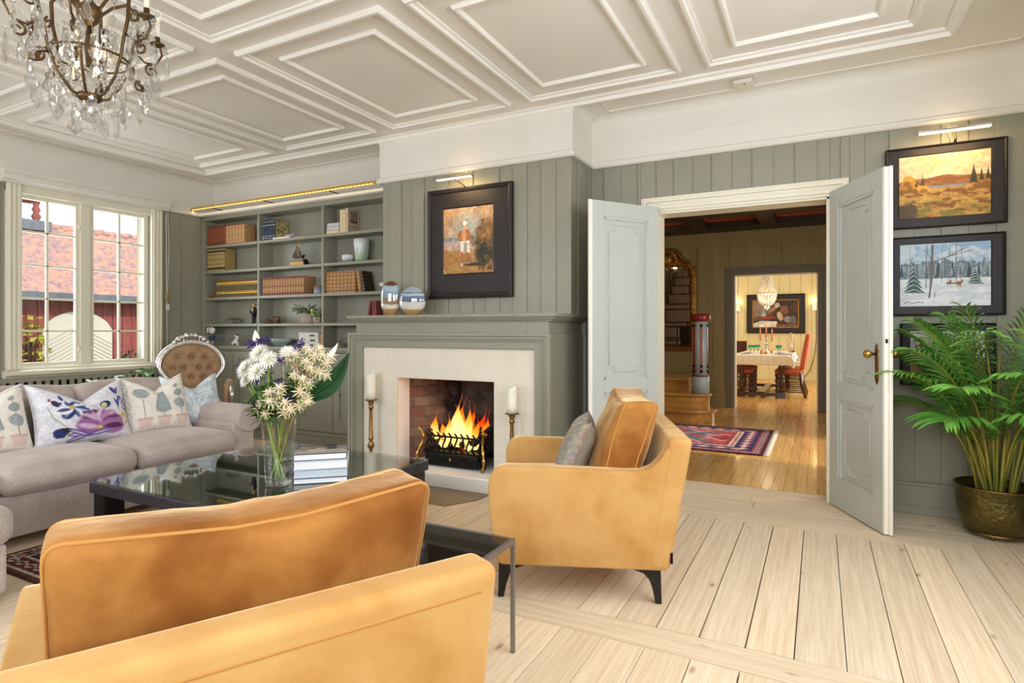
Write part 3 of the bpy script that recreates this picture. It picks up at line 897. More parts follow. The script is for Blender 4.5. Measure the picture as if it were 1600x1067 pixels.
m.prism([(FL + .02, 3.75), (FR - .03, 3.75), (FR - .03, 3.9), (FL + .02, 3.9)], 0, OB, 'z'); m.box(OL - .05, 3.89, 0, OR_ + .05, 4.52, OB)
m.build('hearth', M['chalk'], fp, bevel=.012, seg=3)
M['slate'] = mat('hearth_slab', '#8b7a5e', .4, var=.3, vscale=6, stretch=(1, 6, 1))
m = MB(); m.prism([(-3.25, 3.752), (-2.13, 3.752), (-2.14, 3.6), (-2.27, 3.37), (-3.1, 3.37), (-3.22, 3.5)], -.015, .006, 'z'); m.build('hearth_slab', M['slate'], fp)

# fire basket
fb = thing('fire_basket', 'black cast iron fire basket with brass finials holding burning logs', 'fire basket', (-2.58, 4.03, OB))
GX0, GX1, GY0, GY1, GZ = -2.87, -2.30, 3.935, 4.3, OB
def sbar(mb, base, top, nrm, r=.0075):
    pts = []
    for k in range(9):
        u = k / 8; o = .028 * math.sin(u * 2 * PI) * (1 if u > 0 else 1) + .03 * u
        pts.append((base[0] + nrm[0] * o, base[1] + nrm[1] * o, base[2] + (top - base[2]) * u))
    mb.tube(pts, r, 6)
for k in range(10):
    x = GX0 + .035 + (GX1 - GX0 - .07) * k / 9
    m = MB(); sbar(m, (x, GY0 + .03, GZ + .12), GZ + .275, (0, -1)); m.build('grate_bar', M['black'], fb)
for k in range(7):
    y = GY0 + .08 + (GY1 - GY0 - .1) * k / 6
    m = MB(); sbar(m, (GX1 - .03, y, GZ + .12), GZ + .275, (1, 0)); m.build('grate_bar', M['black'], fb)
for k in range(7):
    y = GY0 + .08 + (GY1 - GY0 - .1) * k / 6
    m = MB(); sbar(m, (GX0 + .03, y, GZ + .12), GZ + .275, (-1, 0)); m.build('grate_bar', M['black'], fb)
m = MB(); m.box(GX0, GY0 + .015, GZ + .105, GX1, GY1, GZ + .125); m.box(GX0 + .02, GY1 - .02, GZ + .1, GX1 - .02, GY1, GZ + .3)
for z in (GZ + .235,): m.box(GX0 + .02, GY0 + .02, z, GX1 - .02, GY0 + .032, z + .014)
m.box(GX0 + .01, GY0 + .03, GZ, GX0 + .04, GY0 + .06, GZ + .11); m.box(GX1 - .04, GY0 + .03, GZ, GX1 - .01, GY0 + .06, GZ + .11); m.box(GX0 + .01, GY1 - .04, GZ, GX0 + .04, GY1 - .01, GZ + .11); m.box(GX1 - .04, GY1 - .04, GZ, GX1 - .01, GY1 - .01, GZ + .11)
m.build('grate_frame', M['black'], fb)
m = MB(); m.sbox(((GX0 + GX1) / 2 - .01, GY0 + .01, GZ + .062), (GX1 - GX0 - .07, .028, .1), .012, 4); m.build('ash_panel', M['black'], fb)
m = MB(); cx = (GX0 + GX1) / 2 - .01
for s_ in (-1, 1):
    for k in range(4):
        m.tube([(cx + s_ * (.03 + .035 * k + .014 * math.cos(a / 6 * 2 * PI)), GY0 - .006, GZ + .07 + .012 * math.sin(a / 6 * 2 * PI)) for a in range(7)], .003, 5)
m.build('ash_panel_ornament', M['black'], fb)
m = MB(); m.ball((cx, GY0 - .01, GZ + .068), .011, 8, 6, (1, .6, 1.3)); m.build('ash_panel_knob', M['brass'], fb)
for x in (GX0 - .005, GX1 + .005):
    m = MB(); s_ = -1 if x < -2.5 else 1
    pts = [(x + s_ * (.02 * math.sin(u * 2 * PI) + .012 * u), GY0 - .015 - .02 * math.sin(u * PI * 2), GZ + .0 + .3 * u) for u in [k / 14 for k in range(15)]]
    m.tube(pts, [.012 + .005 * math.sin(k * 1.9) for k in range(15)], 8); m.ball(pts[-1], .016, 8, 6); m.ball((pts[0][0], pts[0][1], pts[0][2] + .012), .02, 8, 6, (1, 1, .6)); m.build('andiron', M['brass'], fb)
M['bark'] = mat('charred_log', '#3b2b22', .95, var=.7, vscale=18, bump=.9, bscale=30, bdist=.02)
M['ember'] = mat('ember', '#2a1a12', .9, emit=2.5, ecol='#ff4a10')
rl = random.Random(5)
for (x0, y0, z0, x1, y1, z1, r), lbl in zip(((-2.82, 4.1, .27, -2.42, 4.05, .31, .04), (-2.75, 4.2, .28, -2.36, 4.16, .33, .042), (-2.74, 4.02, .31, -2.52, 4.24, .40, .036), (-2.36, 4.03, .33, -2.55, 4.28, .44, .034), (-2.42, 4.0, .3, -2.28, 4.25, .52, .022)), ('charred log lying lowest across the front of the fire basket', 'charred log lying across the back of the fire basket', 'charred log leaning inwards on the left of the fire', 'charred log leaning inwards on the right of the fire', 'thin split stick leaning up at the right end of the fire')):
    lg = thing('firewood_log', lbl, 'log', (x0, y0, z0), group='logs on the fire')
    m = MB(); n = 7
    m.tube([(x0 + (x1 - x0) * k / n, y0 + (y1 - y0) * k / n, z0 + (z1 - z0) * k / n) for k in range(n + 1)], [r * rl.uniform(.85, 1.12) for k in range(n + 1)], 9); m.build('bark', M['bark'], lg)
    m = MB(); u = rl.uniform(.3, .6)
    m.ball((x0 + (x1 - x0) * u, y0 + (y1 - y0) * u, z0 + (z1 - z0) * u - r * .35), r * .9, 8, 6, (1.6, 1, .8)); m.build('embers', M['ember'], lg)
# flames: tapered tongues that glow and let light through
def flamemat():
    mm = bpy.data.materials.new('flame'); mm.use_nodes = True; t = mm.node_tree; t.nodes.remove(t.nodes['Principled BSDF']); N = t.nodes.new; L = t.links.new
    at = N('ShaderNodeAttribute'); at.attribute_name = 'Col'
    lw = N('ShaderNodeLayerWeight'); lw.inputs[0].default_value = .35
    em = N('ShaderNodeEmission'); em.inputs[1].default_value = 1.55
    tr = N('ShaderNodeBsdfTransparent'); mx = N('ShaderNodeMixShader')
    mr = N('ShaderNodeMapRange'); mr.inputs[1].default_value = .1; mr.inputs[2].default_value = .8; mr.inputs[3].default_value = .42; mr.inputs[4].default_value = 1; mr.interpolation_type = 'SMOOTHSTEP'
    L(lw.outputs['Facing'], mr.inputs[0]); L(at.outputs['Color'], em.inputs[0])
    ml = N('ShaderNodeMath'); ml.operation = 'MAXIMUM'; sb = N('ShaderNodeMath'); sb.operation = 'SUBTRACT'; sb.inputs[0].default_value = 1.0; L(at.outputs['Alpha'], sb.inputs[1])
    L(mr.outputs[0], ml.inputs[0]); L(sb.outputs[0], ml.inputs[1])
    L(ml.outputs[0], mx.inputs[0]); L(em.outputs[0], mx.inputs[1]); L(tr.outputs[0], mx.inputs[2]); L(mx.outputs[0], t.nodes['Material Output'].inputs[0])
    return mm
M['flame'] = flamemat()
fireobj = thing('fire', 'bright orange flames rising from the logs in the basket', 'fire', (-2.6, 4.12, .28))
def flame(x, y, z, h, w, lean, hot, ph):
    m = MB(); n = 14; seg = 12; cols = []
    pr = []
    for k in range(n + 1):
        u = k / n
        r = w * (math.sin(PI * min(1, u * 1.15 + .12)) ** .8) * (1 - u) ** .75 + .001
        cx = x + lean * u * u + .3 * w * math.sin(u * 8 + ph) * u ** .5; cy = y + .1 * w * math.cos(u * 6 + ph)
        pr.append((cx, cy, z + h * u, r, u))
    vs = []; 
    for cx, cy, cz, r, u in pr:
        for k in range(seg):
            a = 2 * PI * k / seg; rr = r * (1.45 + .28 * math.sin(3 * a + u * 9 + ph) + .2 * math.sin(2 * a - u * 13 + ph * 2))
            vs.append((cx + rr * math.cos(a), cy + rr * .7 * math.sin(a), cz))
            c0 = np.array(C('#ffd27a')) * 1.5; c1 = np.array(C('#ff8a1e')) * 1.25; c2 = np.array(C('#e2380c')) * .85
            v = min(1, max(0, u * 1.25 - hot)); cc = c0 * (1 - v * 2) + c1 * v * 2 if v < .5 else c1 * (2 - 2 * v) + c2 * (2 * v - 1)
            cols.append((*cc, 1 - .75 * u))
    fs = [(i * seg + k, i * seg + (k + 1) % seg, (i + 1) * seg + (k + 1) % seg, (i + 1) * seg + k) for i in range(n) for k in range(seg)]
    m.add(vs, fs, smooth=True)
    o = m.build('flame', M['flame'], fireobj)
    a = o.data.color_attributes.new('Col', 'FLOAT_COLOR', 'POINT'); a.data.foreach_set('color', np.array(cols, dtype=np.float32).ravel())
for f in ((-2.63, 4.1, .27, .42, .055, .02, .45, 0), (-2.61, 4.06, .26, .34, .06, -.02, .6, 1.5), (-2.56, 4.12, .28, .36, .04, .04, .2, 2.7), (-2.84, 4.08, .3, .24, .035, .0, .15, .7), (-2.79, 4.12, .28, .19, .04, -.01, .1, 4),
          (-2.5, 4.04, .24, .31, .035, .03, .4, 5), (-2.45, 4.06, .25, .27, .04, .04, .1, 2), (-2.40, 4.12, .3, .26, .035, .07, -.1, 3.3), (-2.68, 4.14, .28, .24, .05, -.03, .1, 6), (-2.72, 4.03, .25, .17, .04, 0, .2, 2.2), (-2.65, 4.16, .3, .36, .05, .05, .0, .3), (-2.58, 4.18, .3, .30, .05, .07, -.1, 1.9), (-2.48, 4.16, .3, .28, .045, .1, -.3, 2.4), (-2.7, 4.06, .27, .27, .05, .03, .3, 3.7)):
    flame(*f)
lamp('fire_glow', 'POINT', (-2.6, 4.08, .42), 5, (1, .45, .13), size=(.08,))

# candlesticks on the hearth
def candlestick(loc, label, h):
    t = thing('candlestick', label, 'candlestick', loc, world=False, group='candlesticks on the hearth')
    m = MB(); k = h / .52
    m.box(-.042, -.042, 0, .042, .042, .03); m.box(-.034, -.034, .03, .034, .034, .045)
    m.lathe([(.03, .045), (.02, .06), (.013, .075), (.012, .1 * k), (.026, .125 * k), (.03, .145 * k), (.02, .165 * k), (.012, .18 * k), (.022, .19 * k), (.022, .2 * k), (.018, .21 * k), (.014, .42 * k), (.013, .44 * k), (.022, .45 * k), (.022, .46 * k), (.014, .47 * k), (.024, .49 * k), (.024, .5 * k)], (0, 0, 0), 14)
    m.build('stem', M['oldbrass'], t)
    m = MB(); m.lathe([(.012, .5 * k), (.05, .515 * k), (.053, .522 * k), (.048, .522 * k), (0, .518 * k)], (0, 0, 0), 18); m.build('drip_pan', M['oldbrass'], t)
    return t
def candle(loc, label, h, r):
    t = thing('candle', label, 'candle', loc, world=False, group='pillar candles on candlesticks')
    m = MB(); n = 20
    vs = []
    for z in (0, .3, .6, .85, 1):
        for k in range(n):
            a = 2 * PI * k / n; top = h * (1 + .09 * math.cos(a - .4)) if z == 1 else h * z
            rr = r * (1.02 if z == 0 else 1)
            vs.append((rr * math.cos(a), rr * math.sin(a), top))
    for k in range(n):
        a = 2 * PI * k / n; vs.append((r * .8 * math.cos(a), r * .8 * math.sin(a), h * (.97 + .07 * math.cos(a - .4))))
    vs.append((0, 0, h * .9))
    fs = [(i * n + k, i * n + (k + 1) % n, (i + 1) * n + (k + 1) % n, (i + 1) * n + k) for i in range(5) for k in range(n)] + [(5 * n + k, 5 * n + (k + 1) % n, 6 * n) for k in range(n)] + [list(range(n - 1, -1, -1))]
    m.add(vs, fs, smooth=True); m.build('wax', M['candle'], t)
    m = MB(); m.tube([(0, 0, h * .88), (.001, 0, h * .95)], .0015, 5); m.build('wick', M['black'], t)
candlestick((-3.305, 3.815, .11), 'brass candlestick on the left side of the hearth', .52)
candle((-3.305, 3.815, .632), 'ivory pillar candle on the left brass candlestick', .215, .036)
candlestick((-1.985, 3.815, .11), 'brass candlestick behind the ochre armchair right of the fire', .49)
candle((-1.985, 3.815, .603), 'ivory pillar candle on the right brass candlestick', .19, .037)

# on the mantel shelf
MZ = 1.33
def bodyvase(name, label, cx, cy, rx, ry, h, prof, layers, rot):
    t = thing(name, label, 'vase', (cx, cy, MZ))
    m = MB(); seg = 28; vs = []; n = len(prof)
    cc = []
    for r, z in prof:
        for k in range(seg):
            a = 2 * PI * k / seg; vs.append((cx + rx * r * math.cos(a), cy + ry * r * math.sin(a), MZ + z * h))
            wave = z + .05 * math.cos(a + 1.0)
            cc.append(next(col for lim, col in layers if wave <= lim))
    fs = [(i * seg + k, i * seg + (k + 1) % seg, (i + 1) * seg + (k + 1) % seg, (i + 1) * seg + k) for i in range(n - 1) for k in range(seg)]
    fs.append(list(range(seg - 1, -1, -1))); fs.append([(n - 1) * seg + k for k in range(seg)])
    m.add(vs, fs, smooth=True); m.col = cc
    m.build('body', M['artglass'], t)
    return t
M['artglass'] = vmat('layered_art_glass', .06, spec=.8)
mm_ = M['artglass'].node_tree.nodes['Principled BSDF']; mm_.inputs['Coat Weight'].default_value = .6
def domeprof(k=20, e=.35):
    return [(max(.02, (1 - abs(2 * i / k - 1) ** 2.6) ** .5) if 0 < i < k else (.45 if i == 0 else .02), i / k) for i in range(k + 1)]
g1 = domeprof(48)
tan_, wht, blu, dk = C('#b98f5c'), C('#dcd8ce'), C('#7f95a8'), C('#56657a')
bodyvase('glass_vase', 'tall domed glass sculpture layered in tan, white and blue on mantel', -3.275, 4.03, .1, .06, .30, g1, [(.24, tan_), (.36, wht), (.55, C('#8f7a5e')), (.75, C('#8aa0ad')), (.9, C('#9fb3c4')), (2, C('#5a2a20'))], 0)
g2 = [(max(.05, math.sqrt(max(0, 1 - (2 * i / 48 - 1) ** 2))) if i else .35, i / 48) for i in range(49)]
bodyvase('glass_vase', 'round glass disc sculpture with blue band and white stripe on mantel', -3.035, 4.02, .135, .055, .245, g2, [(.25, tan_), (.50, wht), (.56, dk), (.70, C('#62748f')), (.78, C('#a9bcc8')), (.82, C('#5e6d7c')), (2, C('#93a6b4'))], 0)
M['redbook'] = mat('red_book_cloth', '#7d3834', .6, var=.15, vscale=20)
M['page'] = mat('book_pages', '#e9e0cc', .8, var=.08, vscale=90, stretch=(1, 1, 1))
def book(name, label, x, y, z, w, d, h, mats, tilt=0, group=None, bands=None, lie=False, rz=0, cover=None):
    """standing book: spine towards -y, w thick, d deep, h high; local origin at the lower left front of the spine"""
    t = thing(name, label, 'book', (x, y, z), rz, group, world=False)
    m = MB(); m.prism([(.0008, .012), (.001, .006), (w * .14, .0025), (w * .35, 0), (w * .65, 0), (w * .86, .0025), (w - .001, .006), (w - .0008, .012)], 0, h, 'z')
    m.box(.0006, .008, 0, .003, d, h); m.box(w - .003, .008, 0, w - .0006, d, h)
    c = m.build('cover', mats, t)
    m = MB(); m.box(.003, .01, .004, w - .003, d - .004, h - .004); m.build('pages', M['page'], t)
    if bands:
        m = MB()
        for z0, z1 in bands[1]: m.prism([(.0002, .012), (.0004, .0055), (w * .13, .0017), (w * .35, -.0008), (w * .65, -.0008), (w * .87, .0017), (w - .0004, .0055), (w - .0002, .012)], z0 * h, z1 * h, 'z')
        m.build('spine_bands', bands[0], t)
    if tilt: t.rotation_euler = (0, tilt, rz)
    if lie: t.rotation_euler = (0, -PI / 2, rz) if lie == 1 else (0, PI / 2, rz)
    return t
bk = book('book', 'red cloth book standing upright beside the domed glass on the mantel', -3.435, 4.0, MZ, .022, .1, .135, M['redbook'], group='red books on the mantel')
dup(bk, (-3.459, 4.0, MZ), 0, 'red cloth book standing in the middle of the three on the mantel')
dup(bk, (-3.512, 4.0, MZ), 0, 'red cloth book leaning against the other two on the mantel', rot=(0, R(10), 0))
# ------------------------------------------------------------------ outdoors: the red barn seen through the left window
M['grassm'] = mat('lawn', '#7f8f55', .9, var=.4, vscale=3)
M['barnred'] = mat('barn_boards', '#a2524f', .8, var=.35, vscale=7, stretch=(1, 6, .5), bump=.3, bscale=30)
M['tile'] = mat('clay_tile', '#cf9a80', .8, var=.45, vscale=9, det=8, col2='#8f8088', bump=.4, bscale=30)
M['slatem'] = mat('ridge_slate', '#6b7480', .7, var=.3, vscale=8)
M['barnwhite'] = mat('barn_white', '#d3cfc6', .7)
g = MB(); g.box(-40, -12, -.35, XL - .25, 30, -.3); struct('ground_1', g, M['grassm'])
bn = thing('barn', 'red boarded barn with a clay tile roof seen through the window', 'barn', (-13.5, 6, -.3))
m = MB(); m.box(-17, 1.0, -.3, -12.7, 12, 1.9); y = 1.0
rb = random.Random(2)
while y < 12:
    m.box(-12.7, y, -.3, -12.68 + rb.uniform(0, .012), y + .15, 1.86); m.box(-12.68, y + .14, -.3, -12.655, y + .185, 1.86); y += .185
m.build('wall', M['barnred'], bn)
m = MB(); N = 60; rows_ = 15
def roofpt(u, v, lift=0): return (-12.35 - 2.45 * v, .6 + 11.8 * u, 1.86 + 1.55 * v + lift)
for j in range(rows_):                                   # pantiles: wavy courses, each lapping the one below
    v0, v1 = j / rows_, (j + 1.12) / rows_
    nu = 330; vs = []
    for v, lf in ((v0, .075), (v1, .012)):
        for i in range(nu + 1):
            w_ = math.sin(i / nu * 2 * PI * 55)
            jig = .012 * math.sin(i * 1.7 + j * 3) + .01 * math.sin(i * .37 + j)
            vs.append(roofpt(i / nu, v + jig * .3, lf + .022 * w_ + jig * .6))
    for i in range(nu + 1):
        p = vs[i]; vs.append((p[0] + .01, p[1], p[2] - .07))
    fs = [(i, i + 1, nu + 2 + i, nu + 1 + i) for i in range(nu)] + [(2 * nu + 2 + i, 2 * nu + 3 + i, i + 1, i) for i in range(nu)]
    m.add(vs, fs, smooth=True)
m.build('roof', M['tile'], bn)
m = MB(); m.box(-17.2, .6, 1.6, -14.7, 12.4, 3.3); m.build('loft', M['barnred'], bn)
m = MB()
for k in range(40):
    y = .6 + k * .3; m.tube([(-14.8, y, 3.44), (-14.8, y + .31, 3.45 + .02 * (k % 2))], .085, 8)
m.build('ridge_tiles', M['tile'], bn)
m = MB(); m.box(-12.5, .6, 1.78, -12.3, 12.4, 1.9); m.build('gutter', M['slatem'], bn)
m = MB(); y = 5.64                                       # arched white gate of diagonal boards
pts = [(5.64, -.3)] + [(5.64 + 1.2 * k / 14, 1.22 + .36 * math.sin(PI * k / 14) ** .6) for k in range(15)] + [(6.84, -.3)]
m.prism(pts, -12.655, -12.63, 'x')
m.build('gate', M['barnwhite'], bn)
m = MB()
for k in range(26):
    for half in (0, 1):
        z0 = -.3 + k * .075
        y0, y1 = (5.66, 6.235) if half == 0 else (6.245, 6.82)
        dz = .34 if half == 0 else -.34
        za, zb = (z0, z0 + dz)
        def top(yy): return 1.2 + .36 * max(0, math.sin(PI * min(1, max(0, (yy - 5.64) / 1.2)))) ** .6
        if max(za, zb) + .05 < min(top(y0 + .1), top(y1 - .1)):
            m.add([(-12.63, y0, za), (-12.63, y1, zb), (-12.63, y1, zb + .058), (-12.63, y0, za + .058), (-12.612, y0, za), (-12.612, y1, zb), (-12.612, y1, zb + .058), (-12.612, y0, za + .058)],
                  [(0, 3, 2, 1), (4, 5, 6, 7), (0, 1, 5, 4), (1, 2, 6, 5), (2, 3, 7, 6), (3, 0, 4, 7)], smooth=False)
m.build('gate_boards', M['barnwhite'], bn)
tu = thing('bell_turret', 'small red bell turret on the barn ridge at the left pane', 'turret', (-14.8, 5.9, 3.5))
m = MB()
for y in (5.98, 6.4): m.lathe([(.05, 3.45), (.05, 3.52), (.09, 3.6), (.05, 3.68), (.08, 3.75), (.045, 3.82), (.07, 3.9), (.05, 3.98)], (-14.6, y, 0), 10)
m.build('posts', M['barnred'], tu)
m = MB(); m.prism([(5.2, 3.96), (6.55, 3.96), (6.62, 4.08), (5.9, 4.7), (5.2, 4.1)], -15.2, -14.45, 'x'); m.build('roof', M['barnred'], tu)
m = MB(); m.box(-14.95, 5.0, 3.3, -14.4, 6.6, 3.5); m.build('base', M['slatem'], tu)
M['leafyel'] = mat('yellow_green_leaf', '#b5b045', .6, var=.4, vscale=20)
M['leafdark'] = mat('dark_leaf', '#3f5a3c', .6, var=.4, vscale=20)
def bush(name, label, cx, cy, cz, sx, sy, sz, n, ls, m_, seed):
    r = random.Random(seed); m = MB()
    for k in range(n):
        a, b_ = r.uniform(0, 2 * PI), r.uniform(-1, 1); rr = r.uniform(.3, 1) ** .5
        p = Vector((cx + sx * rr * math.cos(a) * math.sqrt(1 - b_ * b_), cy + sy * rr * math.sin(a) * math.sqrt(1 - b_ * b_), cz + sz * rr * b_))
        d = Vector((r.uniform(-1, 1), r.uniform(-1, 1), r.uniform(-.6, .6))).normalized(); e = d.cross(Vector((r.uniform(-1, 1), r.uniform(-1, 1), 1))).normalized()
        l = ls * r.uniform(.6, 1.2)
        m.add([p, p + d * l * .5 + e * l * .3, p + d * l, p + d * l * .5 - e * l * .3], [(0, 1, 2, 3)], smooth=True)
    t = thing(name, label, 'plant', (cx, cy, -.3)); m.build('foliage', m_, t)
    s = MB()
    for k in range(5): s.tube([(cx + r.uniform(-.1, .1), cy + r.uniform(-.1, .1), -.3), (cx + r.uniform(-.2, .2), cy + r.uniform(-.3, .3) * sy, cz + sz * .4)], .015, 5)
    s.build('stem', M['bark'], t)
bush('climbing_shrub', 'yellow-green climbing shrub on the barn wall left of the arched gate', -12.4, 5.35, .7, .18, .3, .85, 170, .16, M['leafyel'], 4)
bush('dark_bush', 'dark green bush beside the barn gate in the right casement', -11.6, 6.6, .45, .3, .35, .4, 420, .09, M['leafdark'], 9)

# ------------------------------------------------------------------ hall beyond the double doors
wh = MB()
H2L, H2R, H2T = -1.184, -.012, 2.07
wh.box(HX0, HY1, 0, H2L, DY0, 2.9); wh.box(H2R, HY1, 0, HX1 + .2, DY0, 2.9); wh.box(H2L, HY1, H2T, H2R, DY0, 2.9)
boards(wh, HX0, H2L - .12, .53, 2.56, HY1, 'y', -1, HX0, .125, .011)
boards(wh, H2L - .12, H2R + .12, H2T + .12, 2.56, HY1, 'y', -1, HX0 + .25 * 15, .125, .011)
boards(wh, H2R + .12, HX1, .2, 2.56, HY1, 'y', -1, H2R + .12, .125, .011)
wh.box(HX0, HY1 - .025, 2.55, HX1, HY1, 2.76); wh.box(-1.72, HY1 - .03, .5, -1.56, HY1, 2.6); wh.box(-1.56, HY1 - .02, 0, H2L - .12, HY1, .22)
wh.box(HX0, HY1 - .018, .53, -1.72, HY1, .70)
struct('wall_hall_back', wh, M['olive']); wh = MB()
wh.box(HX0 - .2, HY0, 0, HX0, DY0, 2.9); struct('wall_hall_left', wh, M['olive']); wh = MB()
wh.box(HX0, HY0, 0, OPL - .01, HY0 + .012, 2.9); wh.box(OPR + .01, HY0, 0, HX1, HY0 + .012, 2.9); wh.box(OPL - .01, HY0, OPT + .01, OPR + .01, HY0 + .012, 2.9)
boards(wh, HX0, OPL - .1, 0, 2.7, HY0 + .012, 'y', 1, HX0, .125, .011)
struct('wall_hall_near', wh, M['olive'])
wh = MB()                                                # right wall of the hall with its window opening
for y0, y1, z0, z1 in ((HY0, 5.75, 0, 2.9), (7.3, DY0, 0, 2.9), (5.75, 7.3, 0, .85), (5.75, 7.3, 2.35, 2.9)): wh.box(HX1, y0, z0, HX1 + .2, y1, z1)
struct('wall_hall_right', wh, M['olive'])
m = MB(); casing2(m, H2L, H2R, H2T, HY1, -1, .12)
struct('trim_5', m, M['olivetrim'], bevel=.003, seg=1)
m = MB(); m.box(H2L - .001, HY1, 0, H2L + .02, DY0, H2T); m.box(H2R - .02, HY1, 0, H2R + .001, DY0, H2T); m.box(H2L, HY1, H2T - .015, H2R, DY0, H2T + .001); casing2(m, H2L, H2R, H2T, DY0, 1, .12)
struct('trim_6', m, M['cream'])
# dark coffered ceiling with orange-red beading
M['beam'] = mat('dark_beam', '#3a2c20', .5, var=.35, vscale=6, stretch=(1, .3, 1))
M['coffer'] = mat('coffer_panel', '#7a6140', .6, var=.2, vscale=4)
M['redbead'] = mat('red_bead', '#b8481c', .5)
hc = MB(); hc.box(HX0, HY0, 2.88, HX1, HY1, 2.95); struct('ceiling_hall', hc, M['coffer'])
hb = MB(); hr_ = MB()
bx = [-1.635 + .98 * k for k in range(-4, 4)]; by = [8.41 - 1.15 * k for k in range(0, 4)]
for x in bx:
    if HX0 < x - .11 and x + .11 < HX1:
        hb.box(x - .11, HY0, 2.76, x + .11, HY1, 2.88); hb.box(x - .125, HY0, 2.80, x - .11, HY1, 2.82); hb.box(x + .11, HY0, 2.80, x + .125, HY1, 2.82)
for y in by: hb.box(HX0, y - .11, 2.765, HX1, y + .11, 2.88)
hb.box(HX0, HY1 - .42, 2.755, HX1, HY1, 2.88); hb.box(HX0, HY0, 2.755, HX1, HY0 + .15, 2.88)
xb = sorted([x for x in bx if HX0 < x < HX1]); ys = sorted(by)
for i in range(len(xb) - 1):
    X0, X1 = xb[i] + .11, xb[i + 1] - .11
    for Y0, Y1 in [(ys[k] + .11, ys[k + 1] - .11) for k in range(len(ys) - 1)] + [(ys[-1] + .11, HY1 - .42)]:
        for a in (X0, X1 - .035): hr_.box(a, Y0, 2.855, a + .035, Y1, 2.88)
        for a in (Y0, Y1 - .035): hr_.box(X0, a, 2.855, X1, a + .035, 2.88)
struct('trim_7', hb, M['beam'], bevel=.006); struct('trim_8', hr_, M['redbead'])

# stairs with rounded treads up to the landing
M['stair'] = mat('varnished_pine', '#d29a4c', .28, var=.35, vscale=5, stretch=(.5, 4, 4), coat=.3)
st = thing('stairs', 'honey pine steps with a rounded bottom tread leading up left', 'stairs', (-2.2, 8.4, 0))
def tread(x1, y0, z, nm, r, zlow, back):
    """riser and tread with a rounded right end"""
    def outline(o):
        pts = [(-4.9, y0 - o)]
        for k in range(13):
            a = -PI / 2 + PI * k / 12
            pts.append((x1 - r + (r + o) * math.cos(a), y0 + r + (r + o) * math.sin(a)))
        pts += [(x1 - r, back), (-4.9, back)] if back > y0 + 2 * r else [(-4.9, y0 + 2 * r + o)]
        return pts
    m = MB(); m.prism(outline(0), zlow, z - .035, 'z'); m.build('riser', M['stair'], st, bevel=.003)
    m = MB(); m.prism(outline(.03), z - .036, z, 'z'); m.build('tread', M['stair'], st, bevel=.012, seg=3)
tread(-1.24, 7.9, .155, 'a', .33, 0, 9.77)
tread(-1.32, 8.16, .352, 'b', .2, .155, 9.77)
m = MB(); m.box(-4.9, 8.46, .352, -1.62, HY1 - .036, .505); m.build('riser', M['stair'], st)
m = MB(); m.box(-4.9, 8.42, .505, -1.62, HY1 - .036, .535); m.build('landing', M['stair'], st, bevel=.01)
M['newelblue'] = mat('newel_paint', '#aebfbf', .35, var=.08, vscale=5)
M['newelred'] = mat('newel_red', '#8c2f25', .3, var=.1, vscale=5)
nw = thing('newel_post', 'pale blue round newel post with a red cap on the stairs', 'post', (-1.44, 8.34, .352))
nx, ny, nz = -1.44, 8.34, .352
m = MB(); m.lathe([(.118, nz), (.118, nz + .225), (.11, nz + .23)], (nx, ny, 0), 28); m.build('base', M['newelblue'], nw)
m = MB(); m.lathe([(.096, nz + .22), (.096, nz + .98)], (nx, ny, 0), 28); m.build('shaft', M['newelblue'], nw)
m = MB(); m.lathe([(.113, nz + .225), (.116, nz + .234), (.113, nz + .243)], (nx, ny, 0), 28); m.build('ring', M['newelred'], nw)
m = MB(); m.lathe([(.10, nz + .975), (.125, nz + .985), (.135, nz + 1.005), (.135, nz + 1.05), (.125, nz + 1.07), (.1, nz + 1.08), (0, nz + 1.08)], (nx, ny, 0), 28); m.build('cap', M['newelred'], nw)
for k in range(6):
    a = -2.3 + k * PI / 3; X, Y = nx + .0965 * math.cos(a), ny + .0965 * math.sin(a)
    m = MB(); m.M = Matrix.Translation((X, Y, 0)) @ Matrix.Rotation(a, 4, 'Z'); m.box(-.004, -.012, nz + .3, .006, .012, nz + .93); m.build('groove', M['redbead'] if k % 2 else M['newelred'], nw)
    for z in (nz + .30, nz + .37, nz + .92):
        m = MB(); m.ball((X, Y, z), .021, 8, 6, (1, 1, 1)); m.build('stud', M['black'], nw)

# gilt mirror and the stone fireplace and chandelier it shows
mi = thing('mirror', 'arched gilt mirror with a carved crest above the landing', 'mirror', (-2.22, HY1 - .01, .88))
def arch(x0, x1, z0, z1, r):
    pts = [(x0, z0), (x1, z0)]
    for k in range(11):
        a = PI / 2 * k / 10; pts.append((x1 - r + r * math.cos(a), z1 - r + r * math.sin(a)))
    for k in range(11):
        a = PI / 2 + PI / 2 * k / 10; pts.append((x0 + r + r * math.cos(a), z1 - r + r * math.sin(a)))
    return pts
o_ = arch(-2.69, -1.75, .878, 2.335, .2); i_ = arch(-2.585, -1.857, .952, 2.235, .13)
YM = HY1 - .012
m = MB(); n = len(o_)
prof = [(0, .0), (.0, .035), (.25, .055), (.6, .06), (.85, .035), (1, .02), (1, 0)]
vs = [(o_[k][0] + (i_[k][0] - o_[k][0]) * a, YM - d, o_[k][1] + (i_[k][1] - o_[k][1]) * a) for a, d in prof for k in range(n)]
m.add(vs, [(j * n + k, j * n + (k + 1) % n, (j + 1) * n + (k + 1) % n, (j + 1) * n + k) for j in range(len(prof) - 1) for k in range(n)])
m.build('frame', M['gold'], mi)
m = MB(); m.prism(i_, YM - .012, YM - .004, 'y'); m.build('glass', M['mirror'], mi)
m = MB(); rc_ = random.Random(8)
